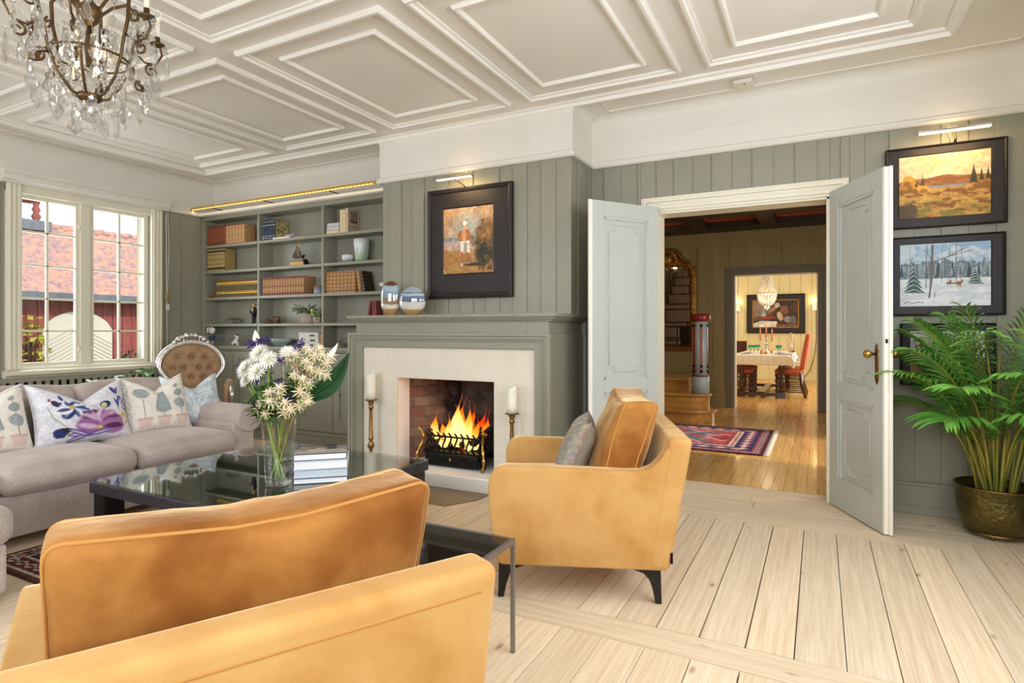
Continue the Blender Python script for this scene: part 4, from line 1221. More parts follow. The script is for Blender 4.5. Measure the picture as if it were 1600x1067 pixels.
for k in range(11):
    a = PI * k / 10; m.ball((-2.22 + .15 * math.cos(a), YM - .05, 2.33 + .17 * math.sin(a)), .045, 8, 6, (1, .6, 1.2))
m.ball((-2.22, YM - .06, 2.38), .09, 12, 8, (1.1, .5, 1.2))
for s_ in (-1, 1):
    for q in range(3):
        m.tube([(-2.22 + s_ * (.1 + .1 * q + (.06 - .05 * u) * math.cos(u * 9)), YM - .055, 2.30 - .015 * q * q + (.06 - .05 * u) * math.sin(u * 9)) for u in [k / 16 for k in range(17)]], .015, 6)
    m.tube([(-2.22 + s_ * x, YM - .05, z) for x, z in ((.06, 2.45), (.12, 2.52), (.19, 2.46), (.26, 2.36), (.36, 2.31), (.44, 2.24))], [.02, .028, .03, .026, .022, .012], 7)
m.build('crest', M['gold'], mi)
M['granite'] = mat('granite_block', '#9d8874', .9, var=.3, vscale=30, bump=.5, bscale=20, bdist=.02)
M['mortar'] = mat('stone_mortar', '#4c4036', .95)
sf = thing('stone_fireplace', 'tapering granite fireplace with a stone shelf reflected in the hall mirror', 'fireplace', (-2.75, 5.2, 0))
m = MB(); m.prism([(-3.28, 0), (-2.2, 0), (-2.2, 1.6), (-2.5, 2.85), (-2.95, 2.85), (-3.22, 1.6)], 4.9, 5.36, 'y'); m.build('core', M['mortar'], sf)
rq = random.Random(11)
z = .0; m = MB()
for hgt in (.26, .24, .24, .1, .3, .28, .12):
    pass
def course(z0, z1, xl, xr, y, n, out=.0):
    xs_ = [xl] + sorted(xl + (xr - xl) * ((k + rq.uniform(.3, .7)) / n) for k in range(1, n)) + [xr]
    for k in range(len(xs_) - 1):
        m = MB(); m.sbox(((xs_[k] + xs_[k + 1]) / 2, y, (z0 + z1) / 2), (xs_[k + 1] - xs_[k] - .022, .12, z1 - z0 - .022), .025, 2); m.build('stone', M['granite'], sf)
course(.0, .34, -3.28, -2.95, 5.36, 1); course(.34, .62, -3.3, -2.92, 5.36, 2); course(.62, .86, -3.28, -2.93, 5.36, 1); course(.86, .98, -3.27, -2.9, 5.36, 2); course(.98, 1.03, -3.3, -2.9, 5.37, 1); course(1.03, 1.30, -3.28, -2.92, 5.36, 2)
course(.0, 1.3, -2.38, -2.2, 5.36, 1)
course(1.30, 1.40, -3.32, -2.15, 5.39, 3); course(1.40, 1.72, -3.26, -2.2, 5.36, 2)
m = MB(); m.box(-3.42, 4.9, 1.72, -2.08, 5.52, 1.82); m.build('shelf_slab', M['granite'], sf, bevel=.015)
zz_ = 1.83
for k, hh in enumerate((.24, .2, .2, .18, .16)):
    xl = -3.2 + (zz_ - 1.8) * .32; xr = -2.22 - (zz_ - 1.8) * .28
    course(zz_, zz_ + hh, xl, xr, 5.36, 3 if k % 2 else 2); zz_ += hh
m = MB(); m.box(-2.92, 5.345, .12, -2.4, 5.37, 1.28); m.build('opening', M['void'], sf)
hcn = thing('chandelier', 'crystal hall chandelier glowing warm, seen only in the gilt mirror', 'chandelier', (-2.62, 7.3, 2.7))
m = MB(); m.tube([(-2.62, 7.3, 2.88), (-2.62, 7.3, 2.45)], .012, 8); m.lathe([(.28, 2.60), (.3, 2.62), (.28, 2.64)], (-2.62, 7.3, 0), 24, cap=False); m.build('frame', M['brass'], hcn)
for k in range(22):
    a = 2 * PI * k / 22; r_ = .28 if k % 2 else .16; zt = 2.6; ln = .1 + .05 * (k % 3) + (.12 if k % 2 == 0 else 0)
    m = MB(); X, Y = -2.62 + r_ * math.cos(a), 7.3 + r_ * math.sin(a)
    m.lathe([(.002, zt - ln - .03), (.014, zt - ln), (.012, zt - ln * .4), (.003, zt)], (X, Y, 0), 6, smooth=False); m.build('crystal_drop', M['crystal'], hcn)
M['bulb'] = mat('warm_bulb', '#ffe2a0', .5, emit=4, ecol='#ffc46a')
for k in range(6):
    a = 2 * PI * k / 6; m = MB(); m.ball((-2.62 + .22 * math.cos(a), 7.3 + .22 * math.sin(a), 2.53), .016, 8, 6, (1, 1, 1.6)); m.build('bulb', M['bulb'], hcn)
lamp('hall_chandelier_glow', 'POINT', (-2.62, 7.3, 2.5), 44, (1, .72, .4), size=(.02,))

# hall rug
def persian(w, h, field, border, cols, seed, aspect_long=True):
    cv = Cv(w, h, field); n = fbm(w, h, 26, 20, seed, 3)
    r = random.Random(seed)
    for k in range(int(w * h / 230)):
        x, y = r.random(), r.random(); s_ = r.uniform(.004, .012)
        cv.rect(x - s_, y - s_ * cv.asp * .8, x + s_, y + s_ * cv.asp * .8, r.choice(cols), .75)
    return cv
cv = persian(190, 130, '#b9545a', '#3a3358', ['#d98d84', '#7d3442', '#4a4f6c', '#d8c2b0', '#963c48', '#c26a66'], 3)
for cx in (.22, .5, .78):
    d = np.abs(cv.X - cx) * 3.6 + np.abs(cv.Y - .5) * 2.6
    cv.put((np.abs(d - .78) < .1) * .85, '#5c7486'); cv.put((np.abs(d - .95) < .03) * .9, '#d8c2b0'); cv.put((d < .3) * .7, '#8a3442'); cv.put((np.abs(d - .34) < .05) * .8, '#e0b0a0')
def frames(cv, bands, lx, ly):
    for a, b_, col, motif in bands:
        e = np.minimum(np.minimum(cv.X, 1 - cv.X) * lx, np.minimum(cv.Y, 1 - cv.Y) * ly)
        mk = (e >= a) & (e < b_); cv.put(mk * 1.0, col)
        if motif:
            mid = (a + b_) / 2; hw = (b_ - a) * .3
            per = motif[1]
            ph = np.where(np.minimum(cv.X, 1 - cv.X) * lx < np.minimum(cv.Y, 1 - cv.Y) * ly, cv.Y * ly, cv.X * lx)
            tri = np.abs(((ph / per) % 1) - .5) * 2
            cv.put(mk * (np.abs(e - mid) < hw * (1.15 - tri)) * .9, motif[0])
            if len(motif) > 2: cv.put(mk * (np.abs(e - mid) < hw * .45 * (1.1 - tri)) * .9, motif[2])
frames(cv, [(0, .03, '#4a2a3c', None), (.03, .12, '#8d4450', ('#d8b8a8', .09, '#3f4468')), (.12, .30, '#3a3560', ('#c9818a', .16, '#d8c2b0')), (.30, .36, '#d6c3b0', ('#a4454c', .07)), (.36, .41, '#a8484c', None)], 2.1, 1.6)
cv.grain(.14, 5)
rg = thing('hall_rug', 'red and navy patterned rug with pale fringe on the hall floor', 'rug', (-1.55, 6.93, 0))
painted('pile', cv, lambda u, v: (-2.6 + 2.12 * u, 6.13 + 1.6 * v, .012), M['vrug'], rg, solid=.01)
M['fringe'] = mat('rug_fringe', '#e4dccb', .9)
m = MB(); rr = random.Random(1)
for k in range(95):
    y = 6.14 + 1.58 * k / 94; m.tube([(-.482, y, .008), (-.45, y + rr.uniform(-.008, .008), .006), (-.425, y + rr.uniform(-.014, .014), .004)], .004, 4)
m.build('fringe', M['fringe'], rg)

# ------------------------------------------------------------------ dining room
wd = MB(); wd.box(DX0, DY1, 0, DX1 + .2, DY1 + .15, 2.9)
x = DX0
while x < DX1: wd.box(x + .004, DY1 - .012, .17, x + .236, DY1, 2.9); x += .24
wd.box(DX0, DY1 - .02, 0, DX1, DY1, .17)
wd.box(DX0 - .15, DY0, 0, DX0, DY1, 2.9); wd.box(DX1, DY0, 0, DX1 + .15, DY1, 2.9)
wd.box(DX0, DY0, 0, H2L - .12, DY0 + .01, 2.9); wd.box(H2R + .12, DY0, 0, DX1, DY0 + .01, 2.9)
struct('wall_dining', wd, M['yellow'])
dc = MB(); dc.box(DX0, DY0, 2.9, DX1, DY1, 3.0); struct('ceiling_dining', dc, M['white'])
M['walnut'] = mat('polished_walnut', '#4a2a1a', .28, var=.4, vscale=9, stretch=(1, 1, .3), coat=.3)
dt = thing('dining_table', 'dark turned-leg dining table under a white cloth, seen through both doorways', 'table', (-.93, 12.5, 0))
m = MB(); m.box(-1.39, 11.47, .735, -.467, 13.6, .765); m.build('tabletop', M['walnut'], dt)
for x in (-1.275, -.59):
    for y in (11.56, 13.5):
        m = MB(); m.box(x - .058, y - .058, 0, x + .058, y + .058, .11)
        m.lathe([(.04, .11), (.05, .135), (.036, .16), (.05, .2), (.055, .27), (.05, .33), (.034, .35), (.05, .365), (.05, .38), (.036, .395), (.05, .45), (.06, .53), (.056, .6), (.04, .66), (.058, .68), (.058, .735)], (x, y, 0), 16); m.build('leg', M['walnut'], dt)
m = MB()
for y in (11.56, 13.5): m.box(-1.275, y - .035, .03, -.59, y + .035, .09)
m.box(-.985, 11.56, .03, -.875, 13.5, .1); m.build('stretcher', M['walnut'], dt)
M['linen'] = mat('white_linen', '#f4f1ec', .8, var=.04, vscale=12)
tc = thing('tablecloth', 'white linen cloth hanging over the dining table', 'tablecloth', (-.93, 12.5, .766))
m = MB()
def cloth(u, v):
    # u along the outline overhang direction, v along table; a draped sheet
    X = -1.60 + 1.34 * u; Y = 11.28 + 2.5 * v
    dx = max(0, abs(X + .93) - .47); dy = max(0, 11.465 - Y, Y - 13.605)
    z = .772 - max(dx, dy) - .25 * min(dx, dy)
    px = max(-1.40 - .012, min(-.457 + .012, X)); py = max(11.455, min(13.615, Y))
    w_ = .012 * math.sin(X * 30) * (dy > 0) * min(1, dy / .1) + .012 * math.sin(Y * 26) * (dx > 0) * min(1, dx / .1)
    if dx > 0 and dy > 0: px += .06 * (1 if X > -.93 else -1) * min(1, min(dx, dy) / .1)
    return (px + (w_ if dx > 0 else 0), py + (-abs(w_) if dy > 0 and Y < 12 else 0), z)
m.sheet(60, 90, cloth); m.build('cloth', M['linen'], tc, solid=.004)
M['coral'] = mat('coral_velvet', '#c8644a', .75, var=.2, vscale=14, sheen=.4)
def dining_chair(loc, rz, label, first=None):
    if first: return dup(first, loc, rz, label)
    t = thing('dining_chair', label, 'chair', loc, rz, 'coral chairs round the dining table', world=False)
    m = MB(); m.sbox((0, 0, .46), (.44, .46, .08), .03, 4, (0, 0, .015)); m.build('seat', M['coral'], t)
    m = MB(); m.M = Matrix.Translation((-.225, 0, .5)) @ Matrix.Rotation(R(-9), 4, 'Y'); m.sbox((0, 0, .33), (.075, .45, .66), .03, 4, (.015, 0, 0)); m.build('backrest', M['coral'], t)
    for s_ in (-1, 1):
        m = MB(); m.lathe([(.022, 0), (.026, .04)] + [(.021 + .007 * math.sin(k * 1.6), .05 + k * .0105) for k in range(34)] + [(.026, .41), (.026, .43)], (.19, s_ * .19, 0), 10, wob=lambda a, z: 1 + .25 * math.sin(a + z * 70)); m.build('leg', M['walnut'], t)
        m = MB(); m.tube([(-.29, s_ * .2, 0), (-.225, s_ * .2, .2), (-.2, s_ * .2, .43)], .024, 8); m.build('leg', M['walnut'], t)
    m = MB()
    for s_ in (-1, 1):
        for z in (.1, .2, .33): m.tube([(.19, s_ * .19, z), (-.23, s_ * .2, z)], .012, 6)
    m.tube([(.19, -.19, .2), (.19, .19, .2)], .014, 6); m.tube([(-.23, -.2, .25), (-.23, .2, .25)], .012, 6); m.build('stretcher', M['walnut'], t)
    return t
dch = dining_chair((-.5, 11.95, 0), PI, 'coral dining chair at the near right side of the table')
dining_chair((-.5, 12.75, 0), PI, 'coral dining chair behind the first one on the right of the table', dch)
dining_chair((-1.33, 11.95, 0), 0, 'coral dining chair at the near left side of the table', dch)
dining_chair((-1.33, 12.75, 0), 0, 'coral dining chair further back on the left of the table', dch)
# table setting
TZ = .778
M['silverware'] = mat('polished_silver', '#dcd8d0', .15, metal=1)
M['coralwax'] = mat('coral_wax', '#e08a70', .5, sss=.2)
cb = thing('candelabra', 'silver three-armed candelabra in the middle of the dining table', 'candelabra', (-.88, 12.0, TZ))
X, Y = -.88, 12.0
m = MB(); m.lathe([(.07, TZ), (.065, TZ + .015), (.02, TZ + .03), (.014, TZ + .1), (.022, TZ + .14), (.012, TZ + .18), (.012, TZ + .27), (.022, TZ + .28), (.022, TZ + .3)], (X, Y, 0), 12); m.build('stem', M['silverware'], cb)
for s_ in (-1, 1):
    m = MB(); m.tube([(X + s_ * .1 * u, Y - .02 * u, TZ + .2 - .06 * math.sin(PI * u) + .0 * u) for u in [k / 10 for k in range(11)]], .006, 6); m.lathe([(.012, TZ + .2), (.02, TZ + .21), (.014, TZ + .235)], (X + s_ * .1, Y - .02, 0), 10); m.build('arm', M['silverware'], cb)
for dx, z0, h, lb in ((0, .3, .25, 'tallest coral candle, in the centre of the candelabra'), (-.1, .235, .25, 'coral taper candle on the left arm of the candelabra'), (.1, .235, .23, 'coral taper candle on the right arm of the candelabra')):
    t = thing('taper_candle', lb, 'candle', (X + dx, Y - (.02 if dx else 0), TZ + z0), group='coral candles on the candelabra')
    m = MB(); m.lathe([(.013, TZ + z0), (.012, TZ + z0 + h * .8), (.006, TZ + z0 + h), (0, TZ + z0 + h)], (X + dx, Y - (.02 if dx else 0), 0), 10); m.build('wax', M['coralwax'], t)
M['greenglass'] = glass('green_glass', (.1, .75, .5))
gl0 = thing('wine_glass', 'green-bowled wine glass, leftmost of three by the candelabra', 'glass', (-1.14, 11.85, TZ), world=False, group='green wine glasses')
m = MB(); m.lathe([(.035, 0), (.03, .004), (.004, .008), (.004, .09)], (0, 0, 0), 12); m.build('stem', M['glass'], gl0)
m = MB(); m.lathe([(.004, .09), (.032, .105), (.04, .125), (.034, .155), (.032, .155), (.037, .126), (.0, .1)], (0, 0, 0), 14, cap=False); m.build('bowl', M['greenglass'], gl0)
for p, lb in (((-1.08, 11.95), 'green-bowled wine glass, second of three left of the candelabra'), ((-1.03, 12.1), 'green-bowled wine glass closest to the candelabra on its left'), ((-.67, 11.8), 'green-bowled wine glass right of the candelabra, the nearer one'), ((-.64, 11.95), 'green-bowled wine glass right of the candelabra, the further one')):
    dup(gl0, (*p, TZ), 0, lb)
M['china'] = mat('white_china', '#eceae6', .2, coat=.3)
pl0 = thing('dinner_plate', 'white plate at the near left corner of the dining table', 'plate', (-1.2, 11.72, TZ), world=False, group='plates on the dining table')
m = MB(); m.lathe([(.06, 0), (.075, .004), (.125, .014), (.125, .018), (.075, .009), (0, .007)], (0, 0, 0), 24); m.build('dish', M['china'], pl0)
for p, lb in (((-.62, 11.66), 'white plate at the near right corner of the dining table'), ((-1.22, 12.35), 'white plate further back on the left of the dining table'), ((-.64, 12.35), 'white plate further back on the right of the dining table')): dup(pl0, (*p, TZ), 0, lb)
dec = thing('decanter_stand', 'crystal decanter with stopper on the far right of the dining table', 'decanter', (-.50, 12.85, TZ))
m = MB(); m.lathe([(.05, TZ), (.06, TZ + .02), (.06, TZ + .12), (.03, TZ + .17), (.018, TZ + .2), (.018, TZ + .26), (.026, TZ + .27)], (-.50, 12.85, 0), 14); m.build('bottle', M['crystal'], dec)
m = MB(); m.ball((-.50, 12.85, TZ + .30), .03, 10, 8); m.build('stopper', M['crystal'], dec)
m = MB(); m.lathe([(.075, TZ + .001), (.075, TZ + .04)], (-.50, 12.85, 0), 16, cap=False); m.tube([(-.56 + .0, 12.85, TZ + .03), (-.56, 12.85, TZ + .3), (-.53, 12.85, TZ + .37), (-.50, 12.85, TZ + .385), (-.47, 12.85, TZ + .37), (-.44, 12.85, TZ + .3), (-.44, 12.85, TZ + .03)], .006, 6); m.build('holder', M['silverware'], dec)
cvn = Cv(20, 30, '#f3efe8')
for k in range(4): cvn.rect(.15 + .22 * k, 0, .23 + .22 * k, 1, '#4a4a50')
nk = thing('napkin', 'striped linen napkin hanging at the right edge of the table', 'napkin', (-.47, 11.75, TZ))
painted('cloth', cvn, lambda u, v: (-.60 + .165 * min(1, v * 1.6), 11.55 + .3 * u, TZ + .012 - max(0, v - .62) * .1), M['vcloth'], nk, solid=.004)
M['amber'] = mat('amber_glass', '#c98a3a', .15, coat=.5)
for k, (x, y) in enumerate(((-.93, 11.62), (-.86, 11.66), (-.97, 12.2), (-.8, 12.2))):
    t = thing('votive', ('amber votive glass at the near edge of the table, left one', 'amber votive glass at the near edge of the table, right one', 'amber votive glass behind the candelabra, left one', 'amber votive glass behind the candelabra, right one')[k], 'candle glass', (x, y, TZ), group='amber votives')
    m = MB(); m.lathe([(.022, TZ), (.03, TZ + .02), (.026, TZ + .05)], (x, y, 0), 10); m.build('cup', M['amber'], t)
# painting, sconces, cable, sideboard on the far wall
def picture(name, label, x0, x1, z0, z1, y, fw, cvs, frame, parts=(), inner=None, depth=.035, matm=None, cat='painting', liner=None, group=None):
    t = thing(name, label, cat, ((x0 + x1) / 2, y, z0), group=group)
    ix0, ix1, iz0, iz1 = inner
    m = MB()
    steps = [(0, depth), (.1, depth * 1.15), (.2, depth * .95), (.22, depth * .7), (.93, depth * .7), (1, depth * .55)]
    pr = [(0, 0)] + steps
    vs = []
    for a, d in pr:
        A = (x0 + (ix0 - x0) * a, z0 + (iz0 - z0) * a, x1 + (ix1 - x1) * a, z1 + (iz1 - z1) * a)
        vs += [(A[0], y - d, A[1]), (A[2], y - d, A[1]), (A[2], y - d, A[3]), (A[0], y - d, A[3])]
    m.add(vs, [(i * 4 + k, i * 4 + (k + 1) % 4, i * 4 + 4 + (k + 1) % 4, i * 4 + 4 + k) for i in range(len(pr) - 1) for k in range(4)], smooth=False)
    m.build('frame', frame, t)
    yy = y - depth * .5
    if liner:
        l = .018; m = MB()
        m.box(ix0 - .005, yy - .01, iz0 - .005, ix0 + l, yy + .002, iz1 + .005); m.box(ix1 - l, yy - .01, iz0 - .005, ix1 + .005, yy + .002, iz1 + .005); m.box(ix0, yy - .01, iz0 - .005, ix1, yy + .002, iz0 + l); m.box(ix0, yy - .01, iz1 - l, ix1, yy + .002, iz1 + .005)
        m.build('liner', liner, t)
    painted('canvas', cvs, lambda u, v: (ix0 + (ix1 - ix0) * u, yy - .001, iz0 + (iz1 - iz0) * v), M['vcol'], t, solid=.004)
    return t
M['blackframe'] = mat('dark_frame', '#231b18', .5, var=.2, vscale=20)
cv = Cv(110, 74, '#2e221c'); cv.mix(fbm(110, 74, 5, 4, 3), '#4a382c', .4, .7)
cv.ell(.12, .72, .3, .4, '#8f7d68', soft=.8, al=.8); cv.poly([(0, 0), (.5, 0), (.55, .22), (.2, .25), (0, .15)], '#c9c3b6'); cv.ell(.25, .45, .05, .12, '#8aa09a'); cv.ell(.25, .62, .018, .08, '#8aa09a')
cv.ell(.32, .36, .17, .06, '#8c2f22', wob=.8); cv.ell(.6, .42, .06, .16, '#c0a083', .3, wob=.5); cv.ell(.47, .68, .14, .06, '#9c6a4c', .7, wob=.6); cv.ell(.54, .8, .06, .09, '#b0a594', wob=.7); cv.ell(.7, .62, .1, .14, '#7a4a34', wob=1); cv.ell(.77, .3, .07, .12, '#7d7a76', wob=.8); cv.ell(.88, .3, .06, .13, '#5d5a58', wob=.8); cv.ell(.9, .68, .09, .14, '#4d2f24', wob=1); cv.rect(.52, 0, 1, .12, '#6d4c38')
cv.grain(.2, 3)
picture('painting', 'dark framed still life on the yellow dining room wall', -1.632, -.302, 1.14, 2.112, DY1 - .012, .13, cv, M['blackframe'], inner=(-1.496, -.444, 1.282, 1.975), depth=.06, liner=M['gold'])
M['shade'] = mat('sconce_shade', '#efe4d6', .6, emit=.25, ecol='#ffe2bb')
for x, lb in ((-1.86, 'white wall sconce left of the dining room painting'), (-.085, 'white wall sconce right of the dining room painting')):
    t = thing('wall_sconce', lb, 'wall lamp', (x, DY1 - .012, 1.7), group='wall sconces in the dining room')
    m = MB(); m.prism([(x - .075, DY1 - .012), (x - .06, DY1 - .1), (x + .06, DY1 - .1), (x + .075, DY1 - .012)], 1.70, 1.865, 'z'); m.build('shade', M['shade'], t, bevel=.004)
    m = MB(); m.box(x - .03, DY1 - .02, 1.67, x + .03, DY1 - .011, 1.9); m.build('backplate', M['brass'], t)
    lamp('sconce_glow', 'POINT', (x, DY1 - .07, 1.93), 2.2, (1, .75, .35), size=(.03,))
pc = thing('power_cable', 'thin cable hanging down the right of the dining room wall', 'cable', (-.12, DY1 - .03, 0))
m = MB(); m.tube([(-.065, DY1 - .03, 1.7), (-.06, DY1 - .03, 1.0), (-.1, DY1 - .03, .6), (-.2, DY1 - .03, .25), (-.34, DY1 - .04, .04), (-.45, DY1 - .05, .008)], .006, 6); m.build('cord', M['darkwood'], pc)
sb = thing('dark_armchair', 'dark carved wooden chair behind the left dining chairs', 'chair', (-1.62, 13.6, 0))
m = MB(); m.box(-1.85, 13.38, .42, -1.4, 13.82, .48); m.build('seat', M['walnut'], sb)
for x in (-1.82, -1.43):
    for y in (13.41, 13.79): m = MB(); m.box(x - .02, y - .02, 0, x + .02, y + .02, .95 if y > 13.5 else .42); m.build('leg', M['walnut'], sb)
m = MB(); m.box(-1.85, 13.78, .6, -1.4, 13.81, .98); m.build('backrest', M['walnut'], sb)
# bead chandelier
M['beads'] = mat('crystal_beads', '#fff6e8', .08, spec=.9, trans=.55, ior=1.5)
dcx, dcy = -.94, 13.0
bc2 = thing('basket_chandelier', 'bead basket chandelier hanging over the dining table', 'chandelier', (dcx, dcy, 2.9))
m = MB(); m.tube([(dcx, dcy, 2.9), (dcx, dcy, 1.95)], .008, 6); m.lathe([(.17, 1.955), (.185, 1.965), (.17, 1.975)], (dcx, dcy, 0), 24, cap=False); m.build('frame', M['brass'], bc2)
for k in range(20):
    a = 2 * PI * k / 20; m = MB()
    m.tube([(dcx + (.055 + .125 * u ** 2.2) * math.cos(a), dcy + (.055 + .125 * u ** 2.2) * math.sin(a), 2.6 - .63 * u) for u in [q / 19 for q in range(20)]], .003, 4)
    for q in range(20):
        u = q / 19; r_ = .055 + .125 * u ** 2.2; z = 2.6 - .63 * u
        m.ball((dcx + r_ * math.cos(a), dcy + r_ * math.sin(a), z), .0135, 6, 4)
    m.build('bead_string', M['beads'], bc2)
for k in range(20):
    a = 2 * PI * (k + .5) / 20; m = MB()
    m.tube([(dcx + .18 * math.cos(u * 1.25) * math.cos(a), dcy + .18 * math.cos(u * 1.25) * math.sin(a), 1.955 - .24 * math.sin(u * 1.4)) for u in [q / 10 for q in range(11)]], .003, 4)
    for q in range(11):
        u = q / 10; r_ = .18 * math.cos(u * 1.25); z = 1.955 - .24 * math.sin(u * 1.4)
        m.ball((dcx + r_ * math.cos(a), dcy + r_ * math.sin(a), z), .014, 6, 4)
    m.build('bead_string', M['beads'], bc2)
m = MB(); m.lathe([(.045, 1.72), (.06, 1.715), (.05, 1.66), (.02, 1.63), (0, 1.61)], (dcx, dcy, 0), 10, smooth=False); m.build('pendant_drop', M['beads'], bc2)
for k in range(4):
    a = PI / 2 * k + .4; m = MB(); m.ball((dcx + .08 * math.cos(a), dcy + .08 * math.sin(a), 1.95), .02, 8, 6, (1, 1, 1.4)); m.build('bulb', M['bulb'], bc2)
lamp('dining_chandelier_glow', 'POINT', (dcx, dcy, 1.9), 4, (1, .86, .62), size=(.1,))
# ------------------------------------------------------------------ ochre velvet armchairs
def velvet(name, a, b_, c_):
    m, t, b = nodes(name); N = t.nodes.new; L = t.links.new
    tc = N('ShaderNodeTexCoord'); n = N('ShaderNodeTexNoise'); n.inputs['Scale'].default_value = 5.5; n.inputs['Detail'].default_value = 5; n.inputs['Distortion'].default_value = .25
    L(tc.outputs['Object'], n.inputs[0])
    r = N('ShaderNodeValToRGB'); e = r.color_ramp.elements
    e[0].position = .30; e[0].color = C4(a); e[1].position = .62; e[1].color = C4(c_); k = e.new(.44); k.color = C4(b_)
    L(n.outputs[0], r.inputs[0]); L(r.outputs[0], b.inputs['Base Color'])
    b.inputs['Roughness'].default_value = .75; b.inputs['Specular IOR Level'].default_value = .15
    b.inputs['Sheen Weight'].default_value = .9; b.inputs['Sheen Roughness'].default_value = .32; b.inputs['Sheen Tint'].default_value = C4('#ffdfae')
    n2 = N('ShaderNodeTexNoise'); n2.inputs['Scale'].default_value = 9; n2.inputs['Detail'].default_value = 4; L(tc.outputs['Object'], n2.inputs[0])
    bp = N('ShaderNodeBump'); bp.inputs['Strength'].default_value = .35; bp.inputs['Distance'].default_value = .02; L(n2.outputs[0], bp.inputs['Height']); L(bp.outputs[0], b.inputs['Normal'])
    return m
M['velvet'] = velvet('ochre_velvet', '#b08243', '#bd8f53', '#c49b60')
M['velvetshade'] = velvet('ochre_velvet_nap_shade', '#7a4719', '#8a5522', '#a87338')  # darker copy of the velvet; shading of the nap is put into the colour
M['velvetdk'] = mat('ochre_piping', '#b58040', .8, sheen=.4)
M['gunmetal'] = mat('gunmetal', '#2b2725', .4, metal=.5)
from mathutils import noise as mnoise
def armchair(loc, rz, label):
    t = thing('armchair', label, 'armchair', loc, rz, 'ochre velvet armchairs', world=False)
    prof = [(-.362, .165), (.355, .165), (.372, .18), (.395, .3), (.41, .42), (.415, .5), (.41, .545), (.395, .575), (.37, .592), (.335, .60), (.15, .597), (-.18, .588), (-.255, .59), (-.30, .608), (-.335, .645), (-.365, .69), (-.395, .722), (-.425, .732), (-.452, .729), (-.462, .712), (-.456, .68)]
    for s_ in (1, -1):
        m = MB(); y0, y1 = sorted((s_ * .40, s_ * .31)); m.prism(prof, y0, y1, 'y')
        m.build('armrest', M['velvet'], t, bevel=.022, seg=4)
    for p in t.children:
        for q in p.data.polygons: q.use_smooth = True
    def lean(x, y, z):
        u = (z - .165) / .57
        return (x - .098 * u, y, z)
    m = MB(); m.sbox((-.326, 0, .4505), (.104, .808, .577), .028, 8, (0, 0, 0), lean); m.build('back_panel', M['velvet'], t)
    m = MB(); m.box(-.36, -.33, .17, .375, .33, .32); m.build('seat_base', M['velvet'], t, bevel=.02, seg=3)
    m = MB(); m.sbox((.07, 0, .395), (.68, .615, .145), .045, 7, (.02, 0, .022)); m.build('seat_cushion', M['velvet'], t)
    def backc(x, y, z):
        u = (z - .44) / .45; yy = y / .32
        d = -.028 * u * (1 - yy * yy) * (1 if u > .3 else u / .3)
        wr = .006 * mnoise.noise(Vector((x * 9, y * 9, z * 9))) + .0035 * math.sin(y * 60 + 3 * mnoise.noise(Vector((y * 6, z * 6, 0)))) * max(0, u - .72)
        return (x - .13 * u + wr * 1.2, y * (1 + .03 * u), z + d + wr)
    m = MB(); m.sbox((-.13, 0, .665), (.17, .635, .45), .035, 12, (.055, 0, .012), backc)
    bc_ = m.build('back_cushion', M['velvetshade'], t)
    m = MB()
    for xs_ in (-.048, .048):
        loop = []
        hy, hz, r_ = .3175 - .0035, .225 - .0035, .034
        for cy, cz, a0 in ((1, 1, 0), (-1, 1, 90), (-1, -1, 180), (1, -1, 270)):
            for k in range(6):
                a = R(a0 + 18 * k); loop.append((cy * (hy - r_) + r_ * math.cos(a), cz * (hz - r_) + r_ * math.sin(a)))
        dense = []
        for i in range(len(loop)):
            p, q = loop[i], loop[(i + 1) % len(loop)]
            for k in range(5): dense.append((p[0] + (q[0] - p[0]) * k / 5, p[1] + (q[1] - p[1]) * k / 5))
        pts = []
        for y, z in dense:
            pass
            pts.append(backc(-.13 + xs_ * 1.4, y, .665 + z))
        m.tube(pts, .0036, 6, closed=True)
    pp = m.build('piping', M['velvetdk'], bc_)
    m = MB(); m.tube([lean(-.376, y, .69) for y in [-.36 + .72 * k / 20 for k in range(21)]], .004, 6); m.build('back_seam', M['velvetdk'], t)
    for sx, sy in ((1, 1), (1, -1), (-1, 1), (-1, -1)):
        m = MB()
        pts = [(-.13, .165), (0, .165), (0, .15), (.004, 0), (-.022, 0), (-.034, .06), (-.05, .105), (-.075, .132), (-.13, .15)]
        X = .372 if sx > 0 else -.345
        q = [(X + sx * a, z) for a, z in pts]
        if sx < 0: q = q[::-1]
        m.prism(q, sy * .335 - .016, sy * .335 + .016, 'y'); m.build('leg', M['gunmetal'], t, bevel=.003)
    m = MB(); m.box(-.386, .401, .20, -.378, .404, .245); m.box(-.388, .39, .20, -.378, .404, .245); g = m.build('care_tag', M['black'], t)
    return t
def z_of(o): return o
ac1 = armchair((-1.066, 2.80, 0), R(201.6), 'ochre velvet armchair seen from its side between fireplace and doors')
ac2 = dup(ac1, (-1.168, .893, 0), R(152.7), 'ochre velvet armchair seen from behind in front of the coffee table')
for c in list(ac2.children):
    if c.name.startswith('back_cushion'):
        pass

